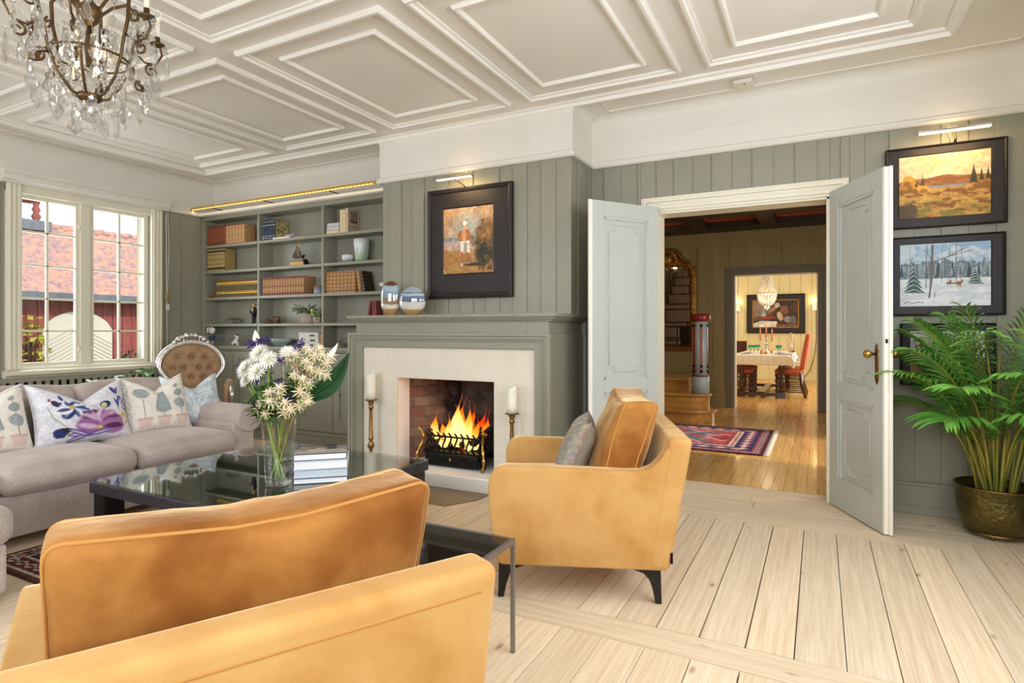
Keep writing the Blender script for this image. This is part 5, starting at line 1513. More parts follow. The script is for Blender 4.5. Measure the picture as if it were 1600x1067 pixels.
# ------------------------------------------------------------------ cushions with prints
def cushion(name, label, cv, W_, H_, T_, loc, rot, group=None, dent=.06, back='#e8e2d6', ears=.035, trim=None):
    """pillow in local y (width) / z (height), printed face towards +x, resting on z = 0"""
    t = thing(name, label, 'cushion', loc, 0, group, world=False); t.rotation_euler = rot
    nu, nv = max(60, cv.w), max(50, cv.h)
    def shape(u, v, side):
        a, b_ = 2 * u - 1, 2 * v - 1
        y = a * W_ / 2 * (1 - ears * 2 * (1 - b_ * b_) * abs(a) ** 3)
        z = H_ / 2 + b_ * H_ / 2 * (1 - ears * 2.2 * (1 - a * a) * abs(b_) ** 3)
        if b_ > -.2: z -= dent * ((1 - abs(a)) ** 1.4) * ((b_ + .2) / 1.2) ** 1.5
        th = T_ / 2 * max(0, (1 - a ** 4)) ** .6 * max(0, (1 - b_ ** 4)) ** .6
        th *= 1 - .35 * max(0, b_) * math.exp(-(a / .25) ** 2)
        return (side * th + .004 * math.sin(a * 9 + b_ * 7) * (1 - a * a) * (1 - b_ * b_), y, z)
    painted('cover', cv, lambda u, v: shape(u, v, 1), M['vcloth'], t, nu=nu, nv=nv)
    m = MB(); m.curc = C(back); m.sheet(40, 34, lambda u, v: shape(u, v, -1), flip=True); m.build('back_cover', M['vcloth'], t)
    m = MB(); per = [(k / 24, 0) for k in range(24)] + [(1, k / 24) for k in range(24)] + [(1 - k / 24, 1) for k in range(24)] + [(0, 1 - k / 24) for k in range(24)]
    m.curc = C(trim or back); m.tube([shape(u, v, 0) for u, v in per], .0035, 5, closed=True); m.build('piping', M['vcloth'], t)
    return t
# topiary print
def topiary_cv():
    cv = Cv(170, 150, '#f1ece1'); cv.grain(.05, 3)
    gr = '#a3aeb0'
    for x, kind in ((.24, 0), (.52, 1), (.80, 2)):
        cv.poly([(x - .10, .22), (x + .10, .22), (x + .075, .07), (x - .075, .07)], '#ead0c8'); cv.rect(x - .11, .20, x + .11, .235, '#dcbab2')
        cv.line([(x, .23), (x, .55)], .006, '#7d8285')
        if kind == 0: cv.ell(x, .68, .115, .10, gr, wob=.25, seed=2)
        if kind == 1: cv.poly([(x - .12, .32), (x + .12, .32), (x + .05, .78), (x - .03, .78)], gr); cv.ell(x, .33, .12, .03, gr)
        if kind == 2:
            cv.ell(x, .44, .095, .09, gr, wob=.25, seed=3); cv.ell(x, .64, .075, .07, gr, wob=.25, seed=4); cv.ell(x - .02, .8, .045, .035, gr, .5); cv.line([(x, .6), (x - .02, .8)], .005, '#7d8285')
    n = fbm(170, 150, 40, 36, 6, 2); m_ = (np.abs(cv.a - cv.c(gr)).sum(-1) < .25); cv.put(m_ * (n > .5) * .45, '#929d9e'); cv.put(m_ * (n < .42) * .4, '#c3ced0')
    r = random.Random(4)
    for k in range(60):                                  # leaf border
        for x, y in ((.03 + r.random() * .03, k / 60), (.95 + r.random() * .03, k / 60), (k / 60, .94 + .03 * r.random())):
            a = r.uniform(-1, 1); cv.line([(x, y), (x + .018 * math.cos(a), y + .02 * math.sin(a))], .0045, '#8d9496', .8)
    return cv
def tulip_cv():
    cv = Cv(230, 170, '#dcdbe4'); cv.mix(fbm(230, 170, 7, 6, 2), '#e9e8ee', .4, .6); cv.mix(fbm(230, 170, 60, 40, 9, 2), '#cfced8', .55, .75, .6)
    for pts in ([(.12, .6), (.16, .42), (.3, .22), (.4, .1)], [(.55, .62), (.62, .5), (.62, .38)], [(.4, .5), (.45, .3), (.46, .1)]): cv.line(pts, .012, '#9fb8a4', .8)
    def petal(cx, cy, l, w_, a, c1, c2):
        cv.ell(cx + l * .5 * math.cos(a), cy + l * .5 * math.sin(a), l * .55, w_, c1, a, soft=.25); cv.ell(cx + l * .55 * math.cos(a), cy + l * .55 * math.sin(a), l * .42, w_ * .35, c2, a, soft=.5, al=.9)
    for a, c1, c2 in ((2.6, '#2f3f7a', '#8fa0c8'), (2.0, '#e8ebf2', '#41508c'), (1.2, '#3b4a86', '#d5dbea'), (.5, '#f0f1f5', '#34427c'), (-.3, '#39467e', '#aab4d4'), (-1.2, '#e4e8f1', '#4c5a92'), (-2.2, '#27356c', '#8898c4'), (3.3, '#eceef4', '#34427c')): petal(.36, .55, .16, .085, a, c1, c2)
    cv.ell(.36, .6, .025, .035, '#d8b23a')
    for a, c1, c2 in ((1.9, '#5a2c52', '#c9a0c6'), (1.35, '#d9b8d6', '#8a4f86'), (.9, '#b889b8', '#e6cfe4'), (.4, '#7b3f76', '#cfa6cd'), (2.4, '#cda9cb', '#5d2d56'), (.0, '#a873a8', '#4f2449'), (2.9, '#9a66a0', '#dcc0da')): petal(.62, .2, .25, .12, a, c1, c2)
    cv.ell(.6, .2, .03, .03, '#d9c25a'); cv.ell(.9, .36, .03, .045, '#d8b83e'); cv.ell(.93, .25, .02, .03, '#c9a42f')
    for a, c1, c2 in ((2.0, '#e6e8f0', '#4a4f96'), (1.5, '#3d3f8c', '#b9b6de'), (1.0, '#dfe0ee', '#4d4c9a'), (.3, '#c9c3e2', '#5752a0'), (-.6, '#ece9f2', '#7a69a8')): petal(.87, .5, .16, .05, a, c1, c2)
    cv.ell(.82, .84, .02, .09, '#3f3f8e', .3); cv.ell(.86, .8, .015, .07, '#4b489a', -.2)
    cv.ell(.7, .58, .06, .07, '#1f2c5c'); cv.ell(.685, .57, .035, .05, '#d6d49a'); cv.ell(.22, .17, .08, .075, '#26336e', wob=.5); cv.ell(.3, .2, .09, .035, '#1f1f33', -.3); cv.ell(.3, .14, .06, .03, '#d6dcae', .6)
    for a in (3.0, 3.4, 2.7, .2): petal(.5, .1, .22, .035, a, '#6a5aa0', '#d9d2e8')
    cv.ell(.2, .66, .035, .06, '#3a2f50', .6); cv.ell(.26, .78, .02, .06, '#4a4a90', .3); cv.ell(.15, .72, .012, .03, '#a03a4a')
    cv.grain(.08, 4); return cv
def swirl_cv():
    cv = Cv(150, 150, '#dfe5ea'); n = fbm(150, 150, 5, 5, 12, 3); d = np.hypot(cv.X - .55, cv.Y - .45)
    cv.mix(fbm(150, 150, 4, 4, 14, 3), '#bccbd4', .42, .62); cv.put((np.sin(d * 46 + n * 14) > .35) * .55, '#eef2f4'); cv.put((np.sin(d * 32 + n * 20 + 2) > .72) * .55, '#9db2bd')
    cv.mix(fbm(150, 150, 6, 6, 24, 3), '#a9c0c6', .6, .7, .6); cv.mix(fbm(150, 150, 50, 50, 20, 2), '#c9d3dc', .55, .7, .7); cv.grain(.1, 3); return cv
def weave_cv():
    cv = Cv(90, 80, '#a59a82'); st = (np.sin(cv.X * 2 * PI * 6) > .2)
    cv.put(st * .7, '#8c8a86'); cv.put(((cv.X * 6) % 1 > .85) * .8, '#9c6f6a'); cv.put(((np.floor(cv.X * 90) + np.floor(cv.Y * 80)) % 2) * .3, '#5f7074'); cv.put((fbm(90, 80, 30, 30, 2, 2) > .55) * .45, '#c4b48a'); cv.mix(fbm(90, 80, 18, 30, 7, 2), '#7d7a92', .55, .7, .7)
    return cv
LN = R(-20)
tp = topiary_cv()
XP = -4.36
cushion('cushion', 'cream cushion printed with potted topiary trees, cut by the left picture edge', tp, .48, .44, .17, (XP, 1.67, .448), (0, LN, R(3)), dent=.10)
cushion('cushion', 'long cushion printed with blue and purple tulips on pale linen', tulip_cv(), .58, .43, .17, (XP + .02, 2.19, .448), (0, LN, R(-2)), dent=.14, back='#cfcdd4')
cushion('cushion', 'cream cushion printed with potted topiary trees beside the blue swirl cushion', tp, .475, .44, .17, (XP, 2.70, .448), (0, LN, R(-4)), dent=.12)
cushion('cushion', 'pale blue swirl patterned cushion in the right corner of the sofa', swirl_cv(), .44, .42, .17, (XP - .05, 3.02, .448), (0, LN, R(-10)), dent=.13, back='#d8dfe4')
wc_ = cushion('cushion', 'small grey-green woven cushion in the ochre armchair by the fire', weave_cv(), .42, .34, .14, (0, 0, 0), (0, 0, 0), dent=.03, back='#8f8676')
mt = Matrix.Translation((-1.066, 2.80, 0)) @ Matrix.Rotation(R(201.6), 4, 'Z') @ Matrix.Translation((.09, .03, .462)) @ Matrix.Rotation(R(-24), 4, 'Y')
wc_.matrix_world = mt; wc_.location = mt.to_translation(); wc_.rotation_euler = mt.to_euler()

# ------------------------------------------------------------------ sofa
def fabric(name, a, b_):
    m, t, b = nodes(name); N = t.nodes.new; L = t.links.new
    tc = N('ShaderNodeTexCoord'); mp = N('ShaderNodeMapping'); mp.inputs['Scale'].default_value = (260, 260, 60); L(tc.outputs['Object'], mp.inputs[0])
    n = N('ShaderNodeTexNoise'); n.inputs['Scale'].default_value = 1; n.inputs['Detail'].default_value = 2; L(mp.outputs[0], n.inputs[0])
    n0 = N('ShaderNodeTexNoise'); n0.inputs['Scale'].default_value = 6; L(tc.outputs['Object'], n0.inputs[0])
    r = N('ShaderNodeValToRGB'); r.color_ramp.elements[0].color = C4(a); r.color_ramp.elements[1].color = C4(b_); r.color_ramp.elements[0].position = .35; r.color_ramp.elements[1].position = .65
    ad = N('ShaderNodeMath'); ad.operation = 'MULTIPLY_ADD'; ad.inputs[1].default_value = .6; L(n.outputs[0], ad.inputs[0])
    mu = N('ShaderNodeMath'); mu.operation = 'MULTIPLY'; mu.inputs[1].default_value = .4; L(n0.outputs[0], mu.inputs[0]); L(mu.outputs[0], ad.inputs[2])
    L(ad.outputs[0], r.inputs[0]); L(r.outputs[0], b.inputs['Base Color'])
    b.inputs['Roughness'].default_value = .8; b.inputs['Specular IOR Level'].default_value = .2; b.inputs['Sheen Weight'].default_value = .5; b.inputs['Sheen Tint'].default_value = C4('#e6dcd6')
    bp = N('ShaderNodeBump'); bp.inputs['Strength'].default_value = .4; bp.inputs['Distance'].default_value = .003; L(n.outputs[0], bp.inputs['Height']); L(bp.outputs[0], b.inputs['Normal'])
    return m
M['mauve'] = fabric('mauve_chenille', '#9f9086', '#c3b6ae')
so = thing('sofa', 'long mauve grey sofa with rolled arms under the window', 'sofa', (-4.4, 1.95, 0))
m = MB(); m.box(-4.82, .62, .06, -3.93, 3.16, .30); m.build('base', M['mauve'], so, bevel=.015, seg=3)
SY = [.82, 1.54, 2.265, 2.985]
for k in range(3):
    y0, y1 = SY[k], SY[k + 1]
    m = MB(); m.sbox((-4.2, (y0 + y1) / 2, .375), (.68, y1 - y0 + .004, .155), .065, 8, (.03, 0, .028)); m.build('seat_cushion', M['mauve'], so)
    def hump(x, y, z, a=y0, b_=y1):
        u = max(0, (z - .4) / .45); q = (y - a) / (b_ - a) * 2 - 1
        return (x - .10 * u, y, z + .0 * u)
    m = MB(); m.sbox((-4.60, (y0 + y1) / 2, .62), (.17, y1 - y0 + .006, .385), .07, 8, (.05, 0, .03), hump); m.build('back_cushion', M['mauve'], so)
def sofaback(x, y, z):
    u = max(0, (z - .3) / .55); return (x - .06 * u, y, z)
m = MB(); m.sbox((-4.74, 1.89, .53), (.14, 2.5, .54), .06, 8, (0, 0, .015), sofaback); m.build('backrest', M['mauve'], so)
for s_, yc in ((1, 3.09), (-1, .70)):
    m = MB(); m.box(-4.75, yc - .10, .06, -3.93, yc + .09, .5)
    pts = []
    for k in range(22):
        a = -PI * .62 + 2 * PI * .93 * k / 21; pts.append((yc + s_ * (.03 + .115 * math.cos(a)), .525 + .105 * math.sin(a)))
    m.prism(pts, -4.72, -3.90, 'x', smooth=True)
    m.build('arm', M['mauve'], so, bevel=.02, seg=3)
for x in (-4.7, -4.02):
    for y in (.72, 3.05): m = MB(); m.cyl((x, y, 0), .03, .065, 12); m.build('foot', M['darkwood'], so)
ot = thing('ottoman', 'mauve grey upholstered footstool at the left picture edge before the sofa', 'footstool', (-3.55, .95, 0))
m = MB(); m.box(-3.78, .62, .05, -3.175, 1.285, .26); m.build('base', M['mauve'], ot, bevel=.012, seg=2)
m = MB(); m.sbox((-3.475, .95, .345), (.66, .72, .17), .055, 6, (.015, .01, .03)); m.build('cushion_top', M['mauve'], ot)
for x in (-3.74, -3.22):
    for y in (.68, 1.23): m = MB(); m.cyl((x, y, 0), .025, .055, 10); m.build('foot', M['darkwood'], ot)

# ------------------------------------------------------------------ coffee table and what stands on it
M['crocblack'] = mat('embossed_black', '#2a272c', .42, bump=.9, bscale=55, bdist=.006, spec=.5)
M['tabledark'] = mat('black_table_top', '#0c0b0b', .25)
M['tableglass'] = pane('table_glass', (.86, .93, .9), base=.1, gain=.85, power=3.2)
ct = thing('coffee_table', 'square black coffee table with a glass top in front of the sofa', 'coffee table', (-2.72, 2.31, 0))
TX0, TX1, TY0, TY1, TTZ = -3.35, -2.09, 1.70, 2.93, .43
m = MB()
m.box(TX0, TY0, .362, TX1, TY0 + .11, .42); m.box(TX0, TY1 - .11, .362, TX1, TY1, .42); m.box(TX0, TY0 + .11, .362, TX0 + .11, TY1 - .11, .42); m.box(TX1 - .11, TY0 + .11, .362, TX1, TY1 - .11, .42)
m.build('apron', M['crocblack'], ct, bevel=.006)
m = MB(); m.box(TX0 + .1, TY0 + .1, .385, TX1 - .1, TY1 - .1, .4185); m.build('tabletop', M['tabledark'], ct)
m = MB(); m.box(TX0 + .004, TY0 + .004, .4215, TX1 - .004, TY1 - .004, .43); m.build('glass_top', M['tableglass'], ct)
for x in (TX0 + .015, TX1 - .115):
    for y in (TY0 + .015, TY1 - .115):
        m = MB(); m.box(x, y, .014, x + .1, y + .1, .365); m.build('leg', M['tabledark'], ct, bevel=.004)
# big books stacked on the table
M['bookwhite'] = mat('white_book_edges', '#eef0f2', .6, var=.06, vscale=60, stretch=(.1, .1, 6))
M['bookblue'] = mat('blue_white_book', '#c5d1da', .5, var=.05, vscale=30)
M['coverdk'] = mat('dark_book_cover', '#55595e', .4)
cvb = Cv(120, 96, '#b9aea2'); cvb.rect(0, .55, 1, 1, '#6b625c'); cvb.mix(fbm(120, 96, 9, 7, 31, 3), '#8f8378', .5, .6); cvb.rect(0, .86, .85, 1, '#2c2a2c'); cvb.rect(.62, .45, .78, .85, '#4c5864'); cvb.rect(.40, .5, .58, .62, '#d9d0c6'); cvb.rect(.15, .55, .3, .62, '#a0663c'); cvb.rect(.84, .85, .98, 1, '#3e5870'); cvb.rect(.82, .62, .98, .8, '#b08c98'); cvb.rect(.12, .36, .26, .44, '#3a3634'); cvb.rect(0, 0, 1, .3, '#c9c0b4'); cvb.rect(.25, .3, .8, .42, '#d5ccc2')
for k in range(10): cvb.ell(.2 + .07 * k, .16, .012, .028, '#2c2a28')
bz = TTZ; ang = math.atan2(.17, .191)
def flatbook(label, w, d, h, z, cover, pages, da=0, cv=None):
    t = thing('coffee_table_book', label, 'book', (-2.33 + .0, 2.112, z), ang + da, 'large books stacked on the coffee table', world=False)
    m = MB(); m.box(0, 0, 0, w, d, .004); m.box(0, 0, h - .004, w, d, h); m.prism([(w - .004, .001), (w + .003, h * .2), (w + .003, h * .8), (w - .004, h - .001)], 0, d, 'y') if False else m.box(0, d - .006, 0, w, d, h)
    m.build('cover', cover, t, bevel=.001, seg=1)
    m = MB(); m.box(.004, .005, .004, w - .004, d - .005, h - .004); m.build('pages', pages, t)
    if cv: painted('cover_picture', cv, lambda u, v: (w * u, d * v, h + .0012), M['vglossy'], t)
    return t
M['vglossy'] = vmat('glossy_print', .15, spec=.5)
flatbook('lowest book in the coffee table stack, grey-white edges', .262, .215, .031, bz, M['coverdk'], M['bookwhite'])
flatbook('pale blue book second from the bottom of the coffee table stack', .262, .22, .042, bz + .031, M['bookblue'], M['bookblue'], .02)
flatbook('thick white book second from the top of the coffee table stack', .262, .22, .044, bz + .073, M['bookblue'], M['bookwhite'], -.01)
flatbook('top book of the coffee table stack with a photo of a room on its cover', .258, .225, .035, bz + .117, M['coverdk'], M['bookwhite'], .015, cvb)

# ------------------------------------------------------------------ rug and side table
cv = Cv(230, 170, '#4a1f22'); r_ = random.Random(12)
for k in range(900):
    x, y = r_.random(), r_.random(); s_ = r_.uniform(.002, .006); cv.rect(x - s_, y - s_ * 1.3, x + s_, y + s_ * 1.3, r_.choice(['#6b2a28', '#2a2436', '#7d3a2c', '#b8a890', '#38202a', '#8c3a30']), .8)
for cx in (.2, .5, .8):
    d = np.abs(cv.X - cx) * 5 + np.abs(cv.Y - .5) * 2.6
    cv.put((np.abs(d - .85) < .06) * .9, '#b8a890'); cv.put((d < .8) * .75, '#2c2c44'); cv.put((d < .5) * .85, '#7d2e2a'); cv.put((np.abs(d - .5) < .035) * .9, '#c9b89c'); cv.put((d < .2) * .9, '#2a2436')
frames(cv, [(0, .035, '#5a3a30', None), (.035, .05, '#c9bfae', ('#33211f', .03)), (.05, .13, '#5b2322', ('#c9b8a4', .085, '#2c2c48')), (.13, .145, '#d2c8b8', ('#33211f', .025)), (.145, .24, '#2c2a42', ('#8c3f38', .11, '#c9b8a4')), (.24, .255, '#d2c8b8', ('#33211f', .025)), (.255, .33, '#52201f', ('#b89a80', .07, '#2c2c48'))], 1.96, 1.4)
cv.grain(.2, 5)
ru = thing('persian_rug', 'dark red and navy patterned rug under the coffee table', 'rug', (-2.85, 2.15, 0))
painted('pile', cv, lambda u, v: (-3.83 + 1.97 * u, 1.44 + 1.41 * v, .013), M['vrug'], ru, solid=.012)
M['steel'] = mat('grey_steel', '#8d8a88', .38, metal=.8)
M['smoke'] = mat('smoked_glass', '#1f1710', .04, spec=.35, ior=1.4)
sd = thing('side_table', 'small side table with smoked glass top and thin steel legs between the armchairs', 'side table', (-1.3, 1.77, 0))
sx0, sx1, sy0, sy1, sz = -1.575, -1.008, 1.585, 1.965, .425
m = MB(); m.box(sx0 + .012, sy0 + .012, sz - .012, sx1 - .012, sy1 - .012, sz - .001); m.build('glass_top', M['smoke'], sd)
m = MB(); w_ = .014
m.box(sx0, sy0, sz - .02, sx1, sy0 + w_, sz); m.box(sx0, sy1 - w_, sz - .02, sx1, sy1, sz); m.box(sx0, sy0 + w_, sz - .02, sx0 + w_, sy1 - w_, sz); m.box(sx1 - w_, sy0 + w_, sz - .02, sx1, sy1 - w_, sz); m.build('frame', M['steel'], sd)
for x in (sx0, sx1 - w_):
    for y in (sy0, sy1 - w_): m = MB(); m.box(x, y, 0.014 if x < -1.2 else 0, x + w_, y + w_, sz - .02); m.build('leg', M['steel'], sd)

# ------------------------------------------------------------------ rococo chair
M['tanvelvet'] = mat('tan_velvet', '#a98663', .8, var=.25, vscale=12, sheen=.5)
rx = thing('rococo_armchair', 'silver framed rococo armchair with buttoned tan velvet back in the corner', 'armchair', (-5.52, 3.74, 0), R(-33), world=False)
# local: front +x
def backpt(a, sc=1.0):
    y = .30 * math.cos(a) * sc; z = .84 + .25 * math.sin(a) * sc
    if math.sin(a) < 0: y *= 1 - .32 * (-math.sin(a)) ** 1.2
    return (-.24 - .12 * (z - .5), y, z)
M2 = MB(); M2.tube([backpt(2 * PI * k / 40) for k in range(40)], .03, 8, closed=True); M2.tube([Vector(backpt(2 * PI * k / 40, .94)) + Vector((.02, 0, 0)) for k in range(40)], .01, 6, closed=True); M2.build('back_frame', M['silver'], rx)
m = MB()
btn = [(.0, .93), (-.13, .93), (.13, .93), (-.07, .82), (.07, .82), (-.17, .82), (.17, .82), (0, .72), (-.11, .72), (.11, .72)]
def tuft(u, v):
    a = 2 * PI * u; p = backpt(a, .92 * v); c_ = backpt(0, 0)
    x, y, z = p[0], p[1] , p[2]
    b_ = .05 * (1 - v ** 3)
    for by_, bz_ in btn: b_ -= .035 * math.exp(-((y - by_) ** 2 + (z - bz_) ** 2) / .0009) + .012 * math.exp(-((y - by_) ** 2 + (z - bz_) ** 2) / .005)
    return (x + b_ + .01, y, z)
m.sheet(72, 26, lambda u, v: tuft(u, .02 + .98 * v)); bk_ = m.build('upholstered_back', M['tanvelvet'], rx)
m = MB(); m.sheet(40, 4, lambda u, v: (Vector(backpt(2 * PI * u, v)) - Vector((.02, 0, 0))), flip=True); m.build('back_lining', M['tanvelvet'], rx)
for by_, bz_ in btn:
    m = MB(); m.ball((-.24 - .12 * (bz_ - .5) + .028, by_, bz_), .011, 8, 6); m.build('button', M['tanvelvet'], bk_)
m = MB()
for k in range(9):
    a = PI / 2 + (k - 4) * .13; p = backpt(a); m.ball((p[0] + .015, p[1], p[2] + .02 + .045 * math.cos((k - 4) * .38)), .026 + .006 * (k % 2), 8, 6, (.7, 1, 1))
m.tube([(backpt(PI / 2)[0] + .02, .13 * math.cos(PI * k / 10), 1.09 + .065 * math.sin(PI * k / 10)) for k in range(11)], .014, 6)
for s_ in (-1, 1): m.tube([(backpt(PI / 2)[0] + .02, s_ * (.1 + .045 * (1 - u) * math.cos(u * 10)), 1.10 + .045 * (1 - u) * math.sin(u * 10)) for u in [k / 14 for k in range(15)]], .01, 6)
m.build('carved_crest', M['silver'], rx)
m = MB(); m.sbox((.02, 0, .43), (.56, .56, .14), .05, 5, (0, 0, .03)); m.build('seat', M['tanvelvet'], rx)
m = MB(); m.box(-.26, -.29, .31, .3, .29, .37); m.build('seat_rail', M['silver'], rx, bevel=.015)
for s_ in (-1, 1):
    m = MB(); m.tube([(-.24, s_ * .3, .64), (-.05, s_ * .34, .655), (.12, s_ * .345, .64), (.2, s_ * .345, .6), (.215, s_ * .345, .55), (.18, s_ * .34, .5), (.16, s_ * .32, .44), (.2, s_ * .3, .36)], [.02, .024, .028, .03, .026, .02, .02, .02], 8); m.build('arm', M['silver'], rx)
    m = MB(); m.sbox((-.05, s_ * .338, .672), (.27, .065, .05), .02, 3); m.build('arm_pad', M['tanvelvet'], rx)
    m = MB(); m.sbox((-.03, s_ * .31, .56), (.36, .04, .2), .018, 3); m.build('arm_panel', M['tanvelvet'], rx)
    m = MB(); m.tube([(.26, s_ * .26, .34), (.30, s_ * .28, .25), (.27, s_ * .27, .1), (.3, s_ * .28, .0)], [.035, .032, .02, .022], 8); m.build('leg', M['silver'], rx)
    m = MB(); m.tube([(-.24, s_ * .2, .62), (-.24, s_ * .24, .34), (-.28, s_ * .25, .0)], [.022, .026, .02], 8); m.build('leg', M['silver'], rx)
# ------------------------------------------------------------------ vase of flowers on the coffee table
VX, VY, VZ = -2.405, 2.09, .4305
M['vaseglass'] = pane('vase_glass', (.985, .99, .985), base=.05, gain=.6, power=3.0)
vs_ = thing('flower_vase', 'tall clear glass vase of water and cut flowers on the coffee table', 'vase', (VX, VY, VZ))
m = MB(); H_ = .327
m.lathe([(.0, 0), (.057, 0), (.0615, .004), (.064, .02), (.083, H_)], (VX, VY, VZ), 32, cap=False); m.build('glass_body', M['vaseglass'], vs_)
m = MB(); m.lathe([(0, .001), (.056, .001), (.059, .005), (.0605, .02), (.05, .0245), (0, .024)], (VX, VY, VZ), 32, cap=False); m.build('thick_base', M['crystal'], vs_)
M['water'] = pane('vase_water', (.95, .97, .93), base=.02, gain=.25, power=3.0)
m = MB(); m.lathe([(0, .027), (.05, .0275), (.0578, .033), (.0692, .195), (0, .195)], (VX, VY, VZ), 32, cap=False); m.build('water', M['water'], vs_)
RT = Vector((.887, .461, 0)); FW = Vector((-.461, .887, 0))
def B(dx, z, df=0.0): return Vector((VX, VY, 0)) + RT * dx + FW * df + Vector((0, 0, z))
M['stemg'] = mat('flower_stem', '#9ab85a', .5, var=.3, vscale=30)
M['stemr'] = mat('reddish_stem', '#8a5a42', .5)
M['leafg'] = mat('flower_leaf', '#547f3c', .4, var=.35, vscale=25)
M['leafbig'] = mat('big_leaf', '#2f5a32', .3, var=.25, vscale=8, stretch=(1, 1, 1))
M['petalw'] = mat('white_petal', '#f4f3ea', .6, sss=.15)
M['petaly'] = mat('petal_heart', '#dfe0a8', .6)
M['statice'] = mat('purple_statice', '#5a3a9a', .7, var=.3, vscale=60)
M['pinkp'] = mat('pink_star_petal', '#e9c9b4', .6, var=.25, vscale=40, col2='#f2ead0')
M['limep'] = mat('lime_bract', '#c9cf7a', .6, var=.3, vscale=40)
M['calla'] = mat('calla_white', '#f1efdc', .4, sss=.2)
rf = random.Random(21)
def stem_path(p, spread=.02):
    a = math.atan2(-(p.y - VY), -(p.x - VX)) + rf.uniform(-1.3, 1.3); b = Vector((VX, VY, VZ + .036)) + Vector((math.cos(a), math.sin(a), 0)) * rf.uniform(.02, .047)
    d = p - Vector((VX, VY, VZ + H_)); d.z = 0
    rim = Vector((VX, VY, VZ + H_)) + (d.normalized() * min(.062, d.length) if d.length > .01 else Vector((0, 0, 0)))
    pts = []
    for k in range(11):
        u = k / 10
        q = b.lerp(rim, min(1, u / .55)) if u < .55 else rim.lerp(p, (u - .55) / .45)
        # keep the stem inside the glass below the rim
        if q.z < VZ + H_:
            r_ = Vector((q.x - VX, q.y - VY)); lim = .05 + (q.z - VZ) / H_ * .017
            if r_.length > lim: r_ *= lim / r_.length; q.x, q.y = VX + r_.x, VY + r_.y
        pts.append(q)
    return pts
def leafblade(mb, p, d, l, w_, droop=.2, n=6, up=Vector((0, 0, 1))):
    d = d.normalized(); s_ = d.cross(up); s_ = s_.normalized() if s_.length > 1e-4 else Vector((1, 0, 0)); nn = s_.cross(d)
    vs = []
    for k in range(n + 1):
        u = k / n; w2 = w_ * math.sin(PI * min(1, u * .93 + .07)) ** .8 * (1 - u * .15) if k < n else 0.0005
        c_ = p + d * l * u + Vector((0, 0, -droop * l * u * u))
        vs += [c_ - s_ * w2 + nn * w2 * .25, c_, c_ + s_ * w2 + nn * w2 * .25]
    fs = []
    for k in range(n):
        a = k * 3; fs += [(a, a + 1, a + 4, a + 3), (a + 1, a + 2, a + 5, a + 4)]
    mb.add(vs, fs, smooth=True)
def flower_stem(name, label, tip, mats='stemg', r=.0028, leaves=0, group=None):
    t = thing(name, label, 'flower', (VX, VY, VZ + .04), group=group)
    pts = stem_path(tip); m = MB(); m.tube(pts, r, 6); m.build('stem', M[mats], t)
    if leaves:
        m = MB()
        for k in range(leaves):
            i = rf.randint(5, 9); p = pts[i].lerp(pts[i + 1], rf.random()); d = Vector((rf.uniform(-1, 1), rf.uniform(-1, 1), rf.uniform(.0, .9)))
            leafblade(m, p, d, rf.uniform(.045, .085), rf.uniform(.008, .016), .3)
        m.build('leaves', M['leafg'], t)
    return t
def mum(t, c, r, ax):
    m = MB(); ax = ax.normalized(); u = ax.orthogonal().normalized(); v = ax.cross(u)
    for ring, (n, ln, el) in enumerate(((20, 1.0, .05), (19, .95, .32), (16, .82, .62), (12, .62, .95), (8, .4, 1.25))):
        for k in range(n):
            a = 2 * PI * (k + .5 * (ring % 2)) / n + rf.uniform(-.08, .08); d = (u * math.cos(a) + v * math.sin(a)) * math.cos(el) + ax * math.sin(el)
            leafblade(m, c + d * r * .1, d, r * ln * rf.uniform(.9, 1.08), r * .115, .1, 4, ax)
    m.build('flower_head', M['petalw'], t)
    m = MB(); m.ball(tuple(c + ax * r * .22), r * .2, 8, 6); m.build('flower_centre', M['petaly'], t)
mums = [((-.084, 1.09), .047, -.03), ((-.034, 1.06), .044, -.045), ((-.150, 1.015), .048, -.03), ((-.083, 1.0), .047, -.06), ((.038, 1.085), .04, .02), ((-.155, .955), .032, -.02)]
lb = ['white chrysanthemum uppermost in the left of the bouquet', 'white chrysanthemum at the middle left of the bouquet, facing front', 'white chrysanthemum at the far left of the bouquet', 'large white chrysanthemum low in the left cluster', 'white chrysanthemum near the centre top of the bouquet', 'half open white chrysanthemum hanging lowest on the left']
for ((dx, z), r, df), l in zip(mums, lb):
    c = B(dx, z, df); t = flower_stem('chrysanthemum', l, c - Vector((0, 0, .01)), leaves=3, group='white chrysanthemums in the vase')
    mum(t, c, r * 1.14, Vector((dx * 1.5, 0, .5)) + RT * dx * 3 - FW * .8)
def statice(label, pts3):
    t = flower_stem('purple_statice', label, B(*pts3[0]), leaves=2, group='purple statice in the vase')
    m = MB()
    for p in pts3:
        c = B(*p)
        for k in range(18):
            q = c + Vector((rf.gauss(0, .012), rf.gauss(0, .012), rf.gauss(0, .009))); d = Vector((rf.uniform(-1, 1), rf.uniform(-1, 1), rf.uniform(-.2, 1)))
            for j in range(3): leafblade(m, q, d + Vector((rf.uniform(-.6, .6), rf.uniform(-.6, .6), rf.uniform(-.6, .6))), .013, .0055, .1, 2)
    m.build('blossoms', M['statice'], t)
statice('purple statice above the white chrysanthemums at the upper left', [(-.085, 1.145, -.02), (-.11, 1.135, -.02), (-.06, 1.155, -.01), (-.135, 1.13, -.02)])
statice('purple statice sprig at the centre top of the bouquet', [(.105, 1.125, 0), (.095, 1.105, 0), (.11, 1.14, .01)])
statice('purple statice sprig in the middle of the bouquet', [(.042, 1.06, -.05), (.06, 1.065, -.05), (.03, 1.05, -.05)])
